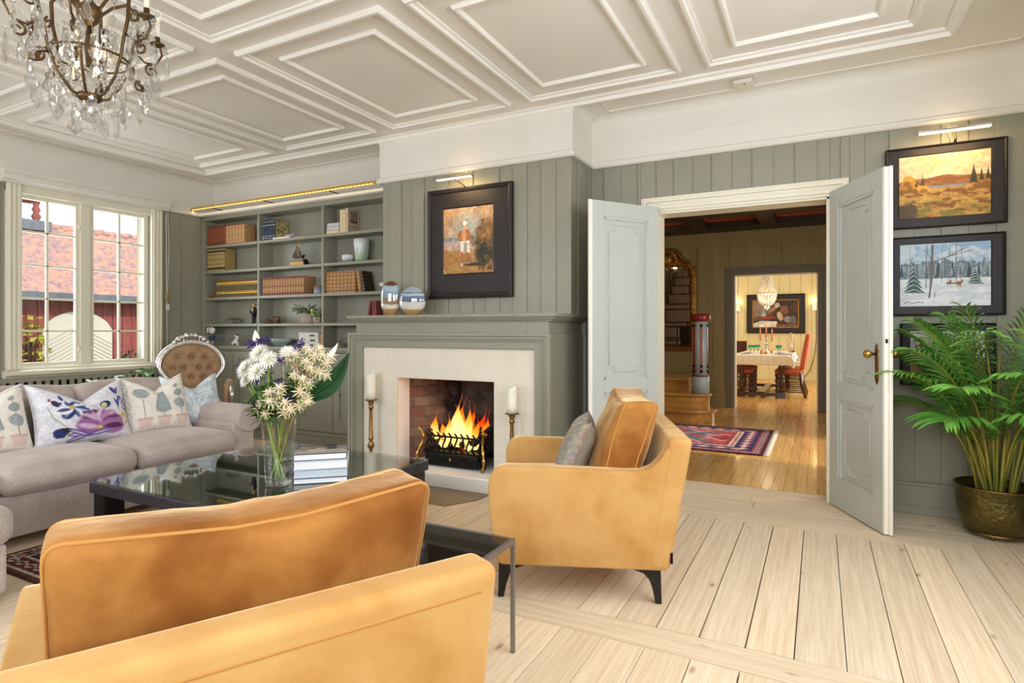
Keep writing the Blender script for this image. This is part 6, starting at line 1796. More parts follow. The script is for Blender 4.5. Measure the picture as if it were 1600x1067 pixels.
statice('purple statice peeping out at the far left edge of the bouquet', [(-.192, 1.02, 0)])
statice('purple statice below the low chrysanthemum', [(-.082, .965, -.06), (-.085, .945, -.06)])
statice('purple statice deep in the lower middle of the bouquet', [(.032, .955, -.05), (.072, .865, -.06)])
def calla(label, base, tip, w_):
    b, e = B(*base), B(*tip); t = flower_stem('calla_lily', label, b, r=.004, group='calla lilies in the vase')
    ax = (e - b); L = ax.length; ax.normalize(); u = ax.orthogonal().normalized(); v = ax.cross(u); m = MB()
    def fn(s_, q):
        a = 2 * PI * s_; op = .25 + .75 * q ** .6
        rr = w_ * op * (1 - .55 * max(0, q - .55) / .45)
        lift = L * (q * (.62 + .38 * ((1 + math.cos(a)) / 2) ** 2))
        return b + ax * lift + (u * math.cos(a) * (1 + .5 * q * math.cos(a)) + v * math.sin(a)) * rr * (1 if q < .98 else .9)
    m.sheet(22, 10, fn); m.build('spathe', M['calla'], t, solid=.0012)
    m = MB(); m.tube([b, b + ax * L * .5], .003, 6); m.build('spadix', M['petaly'], t)
calla('white calla lily pointing up at the upper left of the bouquet', (-.115, 1.115, .02), (-.145, 1.2, .02), .026)
calla('small white calla bud at the centre top of the bouquet', (.08, 1.10, .03), (.088, 1.165, .03), .016)
calla('white calla lily at the upper right of the bouquet', (.235, 1.03, .0), (.285, 1.145, .0), .02)
def starsprig(label, tip, heads, col):
    t = flower_stem('star_flower_sprig', label, B(*tip), 'stemr', .003, group='pink star flower sprigs in the vase')
    base = B(*tip)
    m = MB(); m2 = MB(); m3 = MB()
    for h in heads:
        c = B(*h); mid = base.lerp(c, .5) - Vector((0, 0, .02)); m3.tube([base - Vector((0, 0, .05)), mid, c], .0016, 5)
        ax = (c - base).normalized() * .5 - FW * .7 + Vector((0, 0, .25)); ax.normalize(); u = ax.orthogonal().normalized(); v = ax.cross(u)
        for ring, (n, ln, el, mb) in enumerate(((8, .035, .15, m), (6, .025, .7, m), (10, .037, -.3, m2))):
            for k in range(n):
                a = 2 * PI * (k + rf.uniform(-.2, .2)) / n; d = (u * math.cos(a) + v * math.sin(a)) * math.cos(el) + ax * math.sin(el)
                leafblade(mb, c, d, ln * rf.uniform(.8, 1.3), .0031, .1, 3, ax)
        for k in range(9):
            q = c - Vector((0, 0, rf.uniform(.01, .04))) + Vector((rf.gauss(0, .008), rf.gauss(0, .008), 0)); leafblade(m2, q, Vector((rf.uniform(-1, 1), rf.uniform(-1, 1), rf.uniform(-.1, .8))), .034, .004, .1, 3)
    m.build('petals', M['pinkp'], t); m2.build('bracts', M['limep'], t); m3.build('side_stems', M['stemr'], t)
starsprig('pink and cream star flower sprig at the upper right of the bouquet', (.13, 1.0, -.03), [(.105, 1.085, -.05), (.155, 1.05, -.05), (.225, 1.08, -.02), (.245, 1.04, -.03), (.215, 1.0, -.04), (.16, 1.1, -.02), (.19, 1.075, -.03), (.135, 1.115, .0), (.07, 1.07, -.06), (.175, 1.02, -.05)], 0)
starsprig('pink and cream star flower sprig in the middle right of the bouquet', (.12, .91, -.06), [(.145, .965, -.07), (.135, .905, -.08), (.165, .86, -.07), (.13, .835, -.08), (.10, .985, -.06), (.15, .88, -.06), (.165, .94, -.05)], 0)
starsprig('pink and cream star flower sprig hanging low over the vase rim', (.05, .83, -.07), [(.065, .85, -.09), (.02, .85, -.09), (-.03, .80, -.09), (.09, .82, -.09), (.03, .89, -.08), (.065, .805, -.09)], 0)
starsprig('cream star flower sprig low in the centre left of the bouquet', (-.02, .84, -.04), [(-.015, .90, -.08), (-.05, .855, -.08), (-.005, .86, -.1), (.03, .925, -.07), (-.07, .82, -.07)], 0)
starsprig('cream star flower sprig tallest behind the right of the bouquet', (.15, 1.03, .03), [(.20, 1.11, .01), (.13, 1.07, .02), (.26, 1.075, .0), (.235, .985, .0), (.175, .985, -.01), (.09, 1.03, -.02)], 0)
t = flower_stem('broad_leaf', 'large dark green leaf arching out to the right of the flowers', B(.11, .87, .05), r=.004)
m = MB(); p0, p1 = B(.11, .85, .05), B(.345, 1.09, .03); nu = 16
ax = (p1 - p0); L = ax.length; ax.normalize(); sd_ = ax.cross(FW).normalized()
def bl(u, v):
    q = 2 * v - 1; w2 = .058 * math.sin(PI * min(1, u * .94 + .06)) ** .75 * (1 - .35 * u)
    return p0 + ax * L * u + sd_ * (q * w2 - .045 * math.sin(PI * u)) + FW * (-.03 * abs(q) * math.sin(PI * u) + .006 * math.sin(v * 40))
m.sheet(24, 25, bl); m.build('blade', M['leafbig'], t, solid=.001)
for k, (dx, z, df, l) in enumerate(((-.09, .9, -.03, 'leafy green sprig low at the left of the bouquet'), (-.02, .93, -.05, 'leafy green sprig in the middle of the bouquet'), (.06, .98, .03, 'leafy green sprig at the back of the bouquet'), (-.13, .86, .0, 'fine leaved sprig hanging over the left rim of the vase'), (.02, .87, -.07, 'leafy green sprig at the front of the vase rim'), (-.05, .865, -.07, 'leafy green sprig left of centre just above the vase rim'), (-.045, .97, .01, 'leafy green sprig between the white chrysanthemums and the star flowers'), (.03, .93, .0, 'leafy green sprig below the central statice'), (-.1, .83, -.04, 'leafy green sprig drooping over the left of the vase rim'), (.09, .93, .02, 'leafy green sprig behind the star flowers'))):
    t = thing('greenery_sprig', l, 'flower', (VX, VY, VZ + .04), group='green sprigs in the vase')
    pts = stem_path(B(dx, z, df)); m = MB(); m.tube(pts, .0025, 6); m.build('stem', M['stemg'], t); m = MB()
    for q in range(60):
        i = rf.randint(6, 9); p = pts[i].lerp(pts[i + 1], rf.random()) + Vector((rf.gauss(0, .012), rf.gauss(0, .012), rf.gauss(0, .012)))
        if k == 3: leafblade(m, p, Vector((rf.uniform(-1, .6), rf.uniform(-1, .6), rf.uniform(-.3, .7))), rf.uniform(.04, .07), .004, .2, 4)
        else: leafblade(m, p, Vector((rf.uniform(-1, 1), rf.uniform(-1, 1), rf.uniform(-.2, .9))), rf.uniform(.035, .07), rf.uniform(.008, .016), .3, 4)
    m.build('leaves', M['leafg'], t)

# ------------------------------------------------------------------ potted palm
M['potbrass'] = mat('hammered_bronze', '#75683a', .38, metal=.85, var=.35, vscale=10, bump=.8, bscale=42, bdist=.012)
M['soil'] = mat('potting_soil', '#2c2119', .95, bump=.8, bscale=60, bdist=.02)
M['palmg'] = mat('palm_leaflet', '#7ab24a', .36, var=.45, vscale=6, col2='#3f7a2a')
M['palmstem'] = mat('palm_cane', '#a8953f', .45, var=.4, vscale=9, stretch=(1, 1, .4), col2='#6f7a34')
px_, py_ = .921, 4.385
pp = thing('potted_palm', 'tall areca palm in a hammered bronze pot by the right wall', 'potted plant', (px_, py_, 0))
m = MB(); m.lathe([(0, .018), (.13, .018), (.15, .03), (.185, .13), (.195, .22), (.19, .27), (.2, .285), (.2, .292), (.186, .288), (.182, .25), (0, .25)], (px_, py_, 0), 36, cap=False); m.build('pot', M['potbrass'], pp)
m = MB(); m.lathe([(.2, .288), (.205, .294), (.2, .3), (.194, .294)], (px_, py_, 0), 36, cap=False); m.build('pot_rim', M['oldbrass'], pp); m = MB(); m.lathe([(.149, .022), (.155, .03), (.15, .036)], (px_, py_, 0), 36, cap=False); m.build('base_ring', M['oldbrass'], pp)
for k in range(3):
    a = 2 * PI * k / 3 - 1.9; m = MB(); m.ball((px_ + .12 * math.cos(a), py_ + .12 * math.sin(a), .012), .012, 8, 6); m.build('foot', M['oldbrass'], pp)
m = MB(); m.lathe([(.184, .255), (.1, .262), (0, .265)], (px_, py_, 0), 24, cap=False); m.build('soil', M['soil'], pp)
rp = random.Random(33)
def clampw(p):
    return Vector((min(p.x, XR - .012), min(p.y, YD - .05 if p.x > .38 else YD - .04), max(p.z, .02)))
def frond(az, lean, L, curl, bare, nl, ll):
    """one cane: rises from the pot, arches outwards, leaflets on both sides of the upper part"""
    d0 = Vector((math.cos(az), math.sin(az), 0)); base = Vector((px_, py_, .25)) + d0 * rp.uniform(.02, .09)
    pts = []; p = base; th = lean; n = 24
    for k in range(n + 1):
        pts.append(clampw(p)); u = k / n
        th = lean + curl * max(0, u - .25) ** 1.6
        p = p + (d0 * math.sin(th) + Vector((0, 0, math.cos(th)))) * (L * .93 / n)
    m = MB(); m.tube(pts, [.0085 * (1 - .75 * k / n) + .0012 for k in range(n + 1)], 6); st_ = m.build('cane', M['palmstem'], pp)
    m = MB()
    for k in range(nl):
        u = bare + (1 - bare) * (k + .5) / nl; i = min(n - 1, int(u * n)); q = pts[i].lerp(pts[i + 1], u * n - i)
        tg = (pts[min(n, i + 1)] - pts[i]); tg = tg.normalized() if tg.length > 1e-6 else Vector((0, 0, 1))
        side = tg.cross(Vector((0, 0, 1))); side = side.normalized() if side.length > 1e-3 else d0.cross(Vector((0, 0, 1)))
        for s_ in (-1, 1):
            l = ll * (.55 + .6 * math.sin(PI * min(1, (k + 2) / (nl + 1)))) * rp.uniform(.85, 1.12)
            d = (tg * .75 + side * s_ * (.85 - .4 * k / nl) + Vector((0, 0, .28))).normalized()
            vs = []; N_ = 7
            for j in range(N_ + 1):
                w_ = j / N_; c_ = q + d * l * w_ + Vector((0, 0, -.5 * l * w_ ** 2.2)); ww = .0105 * (math.sin(PI * min(1, w_ * .9 + .08)) ** .7) * (1 if j < N_ else .05)
                nrm = d.cross(Vector((0, 0, 1))); nrm = nrm.normalized() if nrm.length > 1e-3 else side
                e = (nrm * .8 + Vector((0, 0, 1)) * .45 * s_).normalized()
                vs += [clampw(c_ - e * ww), clampw(c_ + e * ww)]
            m.add(vs, [(2 * j, 2 * j + 1, 2 * j + 3, 2 * j + 2) for j in range(N_)], smooth=True)
    m.build('leaflets', M['palmg'], st_)
specs = [(PI * 1.00, .20, 1.05, 1.9), (PI * 1.10, .30, .98, 2.1), (PI * 1.22, .26, 1.10, 1.7), (PI * .93, .12, 1.12, 1.5), (PI * 1.35, .34, .95, 2.0), (PI * 1.05, .38, .85, 2.3), (PI * 1.5, .30, 1.0, 1.8), (PI * 1.62, .34, .9, 1.9), (PI * 1.8, .22, .95, 1.7), (PI * 1.2, .08, 1.18, 1.2), (PI * 1.45, .14, 1.12, 1.4), (PI * 1.75, .1, 1.1, 1.2), (PI * .8, .1, 1.05, 1.1), (PI * 1.3, .46, .80, 2.3), (PI * 1.9, .12, 1.0, 1.3), (PI * 1.15, .17, 1.22, 1.45), (PI * 1.55, .42, .8, 2.1), (PI * .97, .3, .78, 2.6), (PI * 1.25, .05, 1.2, .9), (PI * 1.4, .2, 1.15, 1.5), (PI * 1.7, .2, 1.05, 1.6), (PI * 1.02, .24, 1.12, 1.7), (PI * 1.6, .05, 1.15, .8), (PI * 1.18, .34, 1.02, 1.9)]
for az, le, L, cu in specs: frond(az, le, L, cu, .46, 17, .27)
m = MB()
for k in range(12):
    a = rp.uniform(0, 2 * PI); r_ = rp.uniform(.02, .11); b_ = Vector((px_ + r_ * math.cos(a), py_ + r_ * math.sin(a), .25)); m.tube([b_, b_ + Vector((math.cos(a) * .05, math.sin(a) * .05, .3)), clampw(b_ + Vector((math.cos(a) * .13, math.sin(a) * .13, .6)))], [.009, .007, .003], 6)
m.build('young_canes', M['palmstem'], pp)

# monstera on the floor behind the sofa, leaves rising in front of the radiator cover
mo = thing('monstera', 'glossy green leafy plant rising behind the sofa below the window', 'potted plant', (-5.85, 3.2, 0))
m = MB(); m.lathe([(.10, 0), (.13, .26), (.135, .27), (.12, .27), (.11, .24), (0, .24)], (-5.85, 3.2, 0), 20); m.build('pot', M['white'], mo)
M['monsg'] = mat('monstera_leaf', '#4f9a3c', .25, var=.3, vscale=8)
m = MB(); m2 = MB(); rm = random.Random(3)
for k, (dx, dy, z) in enumerate(((.02, .12, .80), (-.05, .25, .82), (.05, .3, .79), (.0, -.02, .76), (-.05, -.15, .74), (.08, -.28, .73), (-.1, .05, .7), (.1, .2, .72))):
    p = Vector((-5.85 + dx, 3.2 + dy, z)); m2.tube([(-5.85, 3.2, .24), (-5.85 + dx * .5, 3.2 + dy * .4, .55), p], .006, 6)
    leafblade(m, p, Vector((rm.uniform(.2, .6), rm.uniform(-.5, .6), .1)), .16, .06, .35, 8)
m.build('leaves', M['monsg'], mo, solid=.001); m2.build('stalks', M['stemg'], mo)

# ------------------------------------------------------------------ pictures
def blank(w, h, c): return Cv(w, h, c)
cv = Cv(120, 136, '#b98a5c')
cv.mix(fbm(120, 136, 5, 6, 41, 4), '#a06e4c', .45, .62); cv.mix(fbm(120, 136, 8, 8, 45, 4), '#c7a07a', .55, .7); cv.ell(.48, .68, .32, .26, '#9fb0ae', soft=1.2, al=.8, wob=.5, seed=3); cv.rect(0, .48, .62, .56, '#5f8088', .75); cv.put(((cv.Y < .5) & (cv.Y > .34)) * .7, '#c3a7a6')
cv.mix(fbm(120, 136, 9, 5, 48, 4) * (cv.Y < .36), '#a9773f', .3, .45); cv.ell(.84, .42, .22, .32, '#4d3a22', soft=.5, wob=.9, seed=8); cv.ell(.8, .3, .14, .2, '#33301c', soft=.6, wob=.9, seed=9); cv.ell(.86, .62, .14, .14, '#8a6434', soft=.7, wob=.8, seed=10); cv.put((fbm(120, 136, 18, 18, 51, 3) > .56) * .25, '#d6ac74')
sk, sk2 = '#a8683a', '#d8a06a'
cv.line([(.345, .62), (.31, .56), (.35, .5)], .022, sk); cv.line([(.50, .63), (.545, .55), (.535, .46)], .022, sk)
cv.poly([(.33, .65), (.52, .66), (.535, .60), (.50, .47), (.36, .47), (.34, .58)], sk); cv.ell(.42, .58, .05, .09, sk2, soft=.6); cv.ell(.43, .72, .03, .036, '#b87848'); cv.line([(.43, .69), (.43, .64)], .02, sk2)
cv.ell(.435, .755, .04, .038, '#ece2d4'); cv.poly([(.345, .49), (.53, .49), (.545, .30), (.475, .31), (.455, .36), (.43, .30), (.35, .31)], '#e6ddcf'); cv.ell(.45, .40, .03, .08, '#9a927c', soft=.6)
cv.line([(.385, .31), (.385, .15)], .022, sk); cv.line([(.505, .30), (.51, .15)], .022, sk); cv.ell(.375, .135, .025, .025, '#ddd0bd'); cv.ell(.51, .14, .03, .02, '#ddd0bd'); cv.ell(.62, .13, .2, .022, '#3a3020', soft=.6); cv.line([(.88, .055), (.97, .05)], .008, '#4a3020')
cv.grain(.16, 7)
picture('painting', 'black framed painting of a bare-backed man in white shorts over the mantel', -2.995, -2.178, 1.475, 2.40, 4.222, .16, cv, M['blackframe'], inner=(-2.842, -2.355, 1.683, 2.232), depth=.04)
def piclamp(label, x, y, zt, L, drop):
    t = thing('picture_light', label, 'picture light', (x, y, zt), group='picture lights')
    m = MB(); m.tube([(x + .03, y - .03, zt), (x + .025, y - .09, zt + .02), (x, y - .16, zt + drop - .01), (x, y - .185, zt + drop)], .008, 6, flat=.5); m.build('arm', M['silverware'], t)
    m = MB(); m.box(x - L / 2, y - .20, zt + drop - .006, x + L / 2, y - .165, zt + drop + .012); m.build('housing', M['silverware'], t, bevel=.003)
    m = MB(); m.box(x - L / 2 + .006, y - .203, zt + drop - .010, x + L / 2 - .006, y - .172, zt + drop - .005); m.build('diffuser', M['ledwhite'], t)
    m = MB(); m.tube([(x + .005, y - .0, zt + .16), (x + .0, y - .012, zt + .08), (x + .02, y - .02, zt)], .003, 5); m.build('cord', M['white'], t)
    lamp('picture_glow', 'AREA', (x, y - .185, zt + drop - .013), 1.8, (1, .66, .32), (R(32), 0, 0), (L * .9, .025))
    lamp('picture_spill', 'POINT', (x, y - .11, zt + drop + .03), .7, (1, .64, .3), size=(.04,))
M['ledwhite'] = mat('led_diffuser', '#fff3d8', .5, emit=2.5, ecol='#fff0d0')
piclamp('slim steel picture light above the painting over the mantel', -2.63, 4.222, 2.385, .34, .06)
cv = Cv(190, 150, '#e3cda4')
cv.put(np.clip((cv.Y - .55) / .45, 0, 1) * .5, '#d3b07c'); cv.mix(fbm(190, 150, 4, 7, 61, 4), '#f0dfba', .5, .65, .8); cv.mix(fbm(190, 150, 6, 8, 63, 4), '#c8a878', .58, .7, .5)
hill = .60 + .05 * np.sin(cv.X * 3.4 - .2) + .01 * np.sin(cv.X * 15); cv.put(cv.Y < hill, '#8f5a30'); cv.mix(fbm(190, 150, 9, 22, 64, 3) * (cv.Y < hill), '#a8743c', .5, .6, .8)
cv.put((cv.Y < .50) * 1., '#b98a45'); cv.put(((cv.Y < .50) & (cv.Y > .465) & (cv.X > .33) & (cv.X < .78)) * 1., '#8a93a0')
f_ = fbm(190, 150, 7, 26, 66, 4) * (cv.Y < .47); cv.mix(f_, '#c9a050', .42, .56); cv.mix(fbm(190, 150, 9, 22, 69, 4) * (cv.Y < .44), '#8d5a2a', .52, .6); cv.mix(fbm(190, 150, 12, 16, 70, 4) * (cv.Y < .25), '#7d7a34', .52, .6, .8)
for x, y, rx_, ry_, c_ in ((.11, .53, .09, .12, '#c98f35'), (.10, .6, .06, .09, '#d69a3a'), (.2, .47, .07, .07, '#c78a30'), (.28, .46, .06, .07, '#d9a548'), (.04, .47, .05, .08, '#b98238'), (.80, .43, .07, .07, '#d09a3c'), (.88, .48, .09, .09, '#b8843a'), (.96, .5, .07, .11, '#a8742c')): cv.ell(x, y, rx_, ry_, c_, wob=.8, seed=int(x * 90)); cv.ell(x, y - ry_ * .45, rx_ * .8, ry_ * .5, '#7a5426', wob=.8, seed=int(x * 70), al=.7)
def fir(x, y0, h, w_, c_, snow=None):
    for k in range(6):
        u = k / 6; yb = y0 + h * u; ww = w_ * (1 - u)
        cv.poly([(x - ww, yb), (x + ww, yb - .005), (x, yb + h * .32)], c_)
        if snow: cv.line([(x - ww * .9, yb + .004), (x, yb + h * .12)], .006, snow, .9); cv.line([(x + ww * .75, yb), (x + .01, yb + h * .12)], .005, snow, .8)
fir(.82, .50, .26, .055, '#3d3a26'); fir(.90, .53, .17, .035, '#454028'); fir(.97, .54, .17, .035, '#3d3a26'); fir(.27, .52, .16, .025, '#4a4226'); fir(.2, .51, .1, .02, '#5a4a28')
cv.ell(.08, .1, .14, .14, '#5d4a34', wob=.4); cv.line([(.03, .06), (.13, .05)], .007, '#5a3c22'); cv.grain(.1, 8)
picture('painting', 'dark framed autumn landscape with golden trees, topmost of three on the right wall', .39, 1.03, 1.87, 2.40, YD - .014, .08, cv, M['blackframe'], inner=(.468, .95, 1.935, 2.34), depth=.03)
piclamp('long slim steel picture light over the autumn landscape', .735, YD - .014, 2.39, .37, .05)
cv = Cv(190, 150, '#9dbcd8'); cv.put(np.clip((.85 - cv.Y) / .3, 0, 1) * .8, '#dfe3e2'); cv.mix(fbm(190, 150, 5, 6, 71, 4) * (cv.Y > .7), '#e3e8ea', .48, .62, .7)
fb_ = fbm(190, 150, 30, 7, 73, 3); cv.put((cv.Y < .62 + .16 * fb_) & (cv.Y > .4), '#6f8290'); cv.put((fbm(190, 150, 60, 12, 74, 3) > .52) & (cv.Y < .66) & (cv.Y > .42), '#9aa9b2')
rq_ = random.Random(5)
for k in range(34): x = rq_.random(); h = rq_.uniform(.12, .3); fir(x, .44 + rq_.uniform(0, .05), h, h * .13, rq_.choice(['#4a5a5e', '#5a6a70', '#3e4e50', '#6b7a80']), rq_.choice([None, '#b9c6cc']))
cv.put((cv.Y < .44), '#eceef0'); cv.mix(fbm(190, 150, 4, 16, 76, 4) * (cv.Y < .44), '#cfd6de', .5, .62, .7)
fir(.16, .22, .45, .13, '#3f5a58', '#e6ecee'); fir(.83, .34, .26, .10, '#3f5650', '#e6ecee')
for x0, x1, w_ in ((.30, .31, .006), (.20, .2, .003), (.34, .36, .004), (.55, .56, .004), (.63, .63, .005), (.68, .69, .003), (.12, .12, .003), (.47, .48, .003)): cv.line([(x0, .36 if w_ < .006 else .30), (x1, .97)], w_, '#6f6058')
cv.line([(.335, .14), (.36, .42), (.375, .97)], .012, '#6b5a50'); cv.line([(.375, .7), (.55, .78), (.72, .9)], .006, '#6b5a50'); cv.line([(.55, .78), (.66, .82), (.82, .87)], .004, '#7a6a60'); cv.line([(.37, .75), (.28, .9)], .004, '#7a6a60')
cv.ell(.55, .36, .03, .02, '#9a6a3a'); cv.ell(.66, .355, .028, .035, '#b07a3c'); cv.line([(.57, .36), (.68, .36)], .01, '#8a5a2c'); cv.line([(.645, .33), (.645, .29)], .005, '#5d3c20'); cv.line([(.675, .33), (.675, .29)], .005, '#5d3c20'); cv.line([(.57, .37), (.57, .41)], .008, '#3c3430'); cv.line([(.69, .37), (.7, .4)], .01, '#8a5a2c')
cv.line([(.05, .055), (.10, .075), (.15, .05), (.2, .07), (.27, .06)], .005, '#4a4440'); cv.line([(.38, .14), (.42, .25)], .003, '#6b5a50'); cv.line([(.4, .14), (.39, .24)], .003, '#6b5a50'); cv.grain(.06, 9)
picture('painting', 'dark framed snowy forest painting with horse sleigh, middle of three on the right wall', .43, 1.022, 1.30, 1.815, YD - .014, .06, cv, M['blackframe'], inner=(.473, .95, 1.36, 1.765), depth=.03)
cv = Cv(120, 90, '#d8d5cc')
cv.put((cv.Y < .35), '#9a6a4a'); cv.mix(fbm(120, 90, 12, 10, 81, 3) * (cv.Y < .4), '#b98a6a', .4, .6)
for x, h, c_ in ((.08, .5, '#8a6a4a'), (.15, .6, '#9a7450'), (.22, .5, '#5f5a40'), (.33, .75, '#33402c'), (.42, .6, '#3d4a34'), (.5, .5, '#7a6a4a'), (.6, .62, '#4a5038'), (.72, .5, '#8a6a4a'), (.85, .66, '#3d4a34')): fir(x, .25, h, .055, c_)
cv.grain(.15, 3)
picture('painting', 'small dark framed forest picture behind the palm, lowest of three on the right wall', .475, .972, .845, 1.25, YD - .014, .06, cv, M['blackframe'], inner=(.53, .92, .90, 1.20), depth=.03)

# ------------------------------------------------------------------ crystal chandelier at the upper left
cx_, cy_ = -2.85, 1.45
ch = thing('crystal_chandelier', 'ornate brass and crystal chandelier hanging at the upper left', 'chandelier', (cx_, cy_, CZ))
M['antique'] = mat('antique_gilt', '#6f573a', .42, metal=.8, var=.3, vscale=30)
def P3(r, a, z): return (cx_ + r * math.cos(a), cy_ + r * math.sin(a), z)
m = MB(); m.lathe([(.0, 2.95), (.06, 2.95), (.05, 2.92), (.012, 2.91)], (cx_, cy_, 0), 16, cap=False); m.tube([(cx_, cy_, 2.92), (cx_, cy_, 2.35)], .009, 8); m.lathe([(.01, 2.66), (.045, 2.62), (.05, 2.6), (.03, 2.56), (.012, 2.54)], (cx_, cy_, 0), 14); m.lathe([(.012, 2.54), (.02, 2.45), (.012, 2.36)], (cx_, cy_, 0), 10)
m.build('stem', M['antique'], ch)
def scroll(mb, r0, a, z0, rad, s_, turns=1.2, th=.0055):
    mb.tube([P3(r0 + rad * (1 - .7 * u) * math.cos(PI * .5 + s_ * u * turns * 2 * PI), a, z0 + rad * (1 - .7 * u) * math.sin(PI * .5 + s_ * u * turns * 2 * PI)) for u in [k / 22 for k in range(23)]], th, 6)
for k in range(6):
    a = 2 * PI * k / 6 + .35; m = MB()
    m.tube([P3(r, a, z) for r, z in ((.02, 2.58), (.09, 2.66), (.15, 2.70), (.19, 2.66), (.185, 2.56), (.165, 2.48), (.15, 2.40), (.12, 2.31), (.07, 2.24), (.02, 2.22))], [.006, .007, .008, .008, .008, .007, .007, .006, .006, .005], 7)
    m.tube([P3(r, a, z) for r, z in ((.17, 2.50), (.22, 2.46), (.27, 2.47), (.295, 2.52), (.285, 2.56), (.26, 2.55))], .005, 6)
    scroll(m, .25, a, 2.43, .03, 1); scroll(m, .21, a, 2.57, .028, -1); scroll(m, .20, a, 2.34, .024, 1)
    m.tube([P3(r, a, z) for r, z in ((.14, 2.38), (.19, 2.36), (.215, 2.32))], .0045, 6)
    m.build('arm', M['antique'], ch)
    m = MB(); m.lathe([(.004, 0), (.03, .012), (.032, .018), (.012, .02), (.012, .05)], P3(.275, a, 2.55), 10); m.build('candle_cup', M['antique'], ch)
    m = MB(); m.lathe([(.011, 0), (.011, .07)], P3(.275, a, 2.60), 10); m.ball(P3(.275, a, 2.70), .018, 8, 8, (1, 1, 1.8)); m.build('bulb', M['candle'], ch)
m = MB(); m.lathe([(.0, 2.205), (.035, 2.21), (.05, 2.225), (.045, 2.24), (.0, 2.24)], (cx_, cy_, 0), 14); m.build('bottom_cup', M['antique'], ch); m = MB(); m.tube([P3(.15, 2 * PI * k / 24, 2.40) for k in range(24)], .005, 6, closed=True); m.build('lower_basket', M['antique'], ch)
for (r, a, z) in ((.06, 4.5, 2.33), (.08, 1.9, 2.47)):
    m = MB(); X, Y, Z = P3(r, a, z); m.lathe([(.012, .05), (.012, .03), (.02, .02), (.026, -.02), (.018, -.045), (0, -.05)], (X, Y, Z), 12); g_ = m.build('bulb', M['glass'], ch)
    m = MB(); m.tube([(X + .006, Y, Z - .03), (X, Y, Z + .02), (X - .006, Y, Z - .03)], .002, 5); m.build('filament', M['bulb'], g_)
    m = MB(); m.cyl((X, Y, Z + .045), .016, .05, 12); m.build('socket', M['silverware'], ch)
rcx = random.Random(14)
def pend(mb, c, w_, h, ang, kind):
    """flat cut pendant: a faceted lens with a pointed tip"""
    X, Y, Z = c
    out = {'leaf': [(0, 0), (.5, -.15), (.62, -.3), (1, -.42), (.85, -.62), (.55, -.8), (0, -1)], 'spear': [(0, 0), (.55, -.12), (.7, -.3), (1, -.68), (.6, -.82), (0, -1)], 'drop': [(0, 0), (.4, -.3), (.9, -.6), (1, -.75), (.7, -.92), (0, -1)]}[kind]
    ol = [(a * w_ / 2, b * h) for a, b in out] + [(-a * w_ / 2, b * h) for a, b in out[-2:0:-1]]
    n = len(ol); t_ = w_ * .16; ca, sa = math.cos(ang), math.sin(ang)
    def tr(x, d, z): return (X + x * ca - d * sa, Y + x * sa + d * ca, Z + z)
    vs = [tr(x, 0, z) for x, z in ol] + [tr(x * .55, t_, z * .62 - h * .2) for x, z in ol] + [tr(x * .55, -t_, z * .62 - h * .2) for x, z in ol]
    fs = [(k, (k + 1) % n, n + (k + 1) % n, n + k) for k in range(n)] + [((k + 1) % n, k, 2 * n + k, 2 * n + (k + 1) % n) for k in range(n)] + [list(range(n, 2 * n)), list(range(3 * n - 1, 2 * n - 1, -1))]
    mb.add(vs, fs, smooth=False)
nd = 0
for rad, z, n, kinds, w_, h in ((.30, 2.50, 12, ('spear', 'leaf'), .055, .12), (.25, 2.40, 12, ('leaf', 'drop'), .06, .10), (.20, 2.32, 10, ('spear', 'leaf'), .06, .12), (.13, 2.24, 9, ('leaf', 'spear'), .06, .11), (.06, 2.21, 6, ('spear', 'drop'), .04, .10), (.21, 2.62, 10, ('leaf', 'drop'), .05, .1), (.1, 2.5, 6, ('leaf', 'spear'), .045, .12)):
    for k in range(n):
        a = 2 * PI * (k + rcx.uniform(-.2, .2)) / n + rad * 7; r_ = rad * rcx.uniform(.9, 1.08); c = P3(r_, a, z + rcx.uniform(-.03, .03))
        m = MB(); pend(m, (c[0], c[1], c[2] - .02), w_ * rcx.uniform(.8, 1.2), h * rcx.uniform(.85, 1.2), a + rcx.uniform(.9, 2.2), kinds[k % 2])
        m.lathe([(0, -.018), (.009, -.009), (0, 0)], (c[0], c[1], c[2]), 6, smooth=False)
        m.build('crystal_drop', M['crystal'], ch); nd += 1
m = MB(); m.ball((cx_, cy_, 2.15), .036, 10, 7); 
for p in m.f: pass
m.sm = [False] * len(m.f); m.build('crystal_ball', M['crystal'], ch)
for k in range(12):
    a = 2 * PI * k / 12; m = MB()
    m.tube([P3(.19 - .10 * u - .03 * math.sin(PI * u) + (.1 if k % 2 else 0) * (1 - u), a + .3 * u, 2.6 - .34 * u - .05 * math.sin(PI * u)) for u in [q / 16 for q in range(17)]], .0018, 4)
    for q in range(9):
        u = q / 8; r_ = .19 - .10 * u - .03 * math.sin(PI * u); m.ball(P3(r_ + (.1 if k % 2 else 0) * (1 - u), a + .3 * u, 2.6 - .34 * u - .05 * math.sin(PI * u)), .011, 6, 5)
    m.build('crystal_string', M['crystal'], ch)
for k in range(6):
    a = 2 * PI * k / 6 + .35; m = MB(); c = P3(.30, a, 2.545)
    for q in range(7): m.ball((c[0] + .016 * math.cos(q * PI / 3) * (q > 0), c[1], c[2] + .016 * math.sin(q * PI / 3) * (q > 0)), .01, 6, 5)
    m.build('crystal_rosette', M['crystal'], ch)
lamp('chandelier_glow', 'POINT', (cx_, cy_, 2.42), 1.0, (1, .8, .5), size=(.05,))
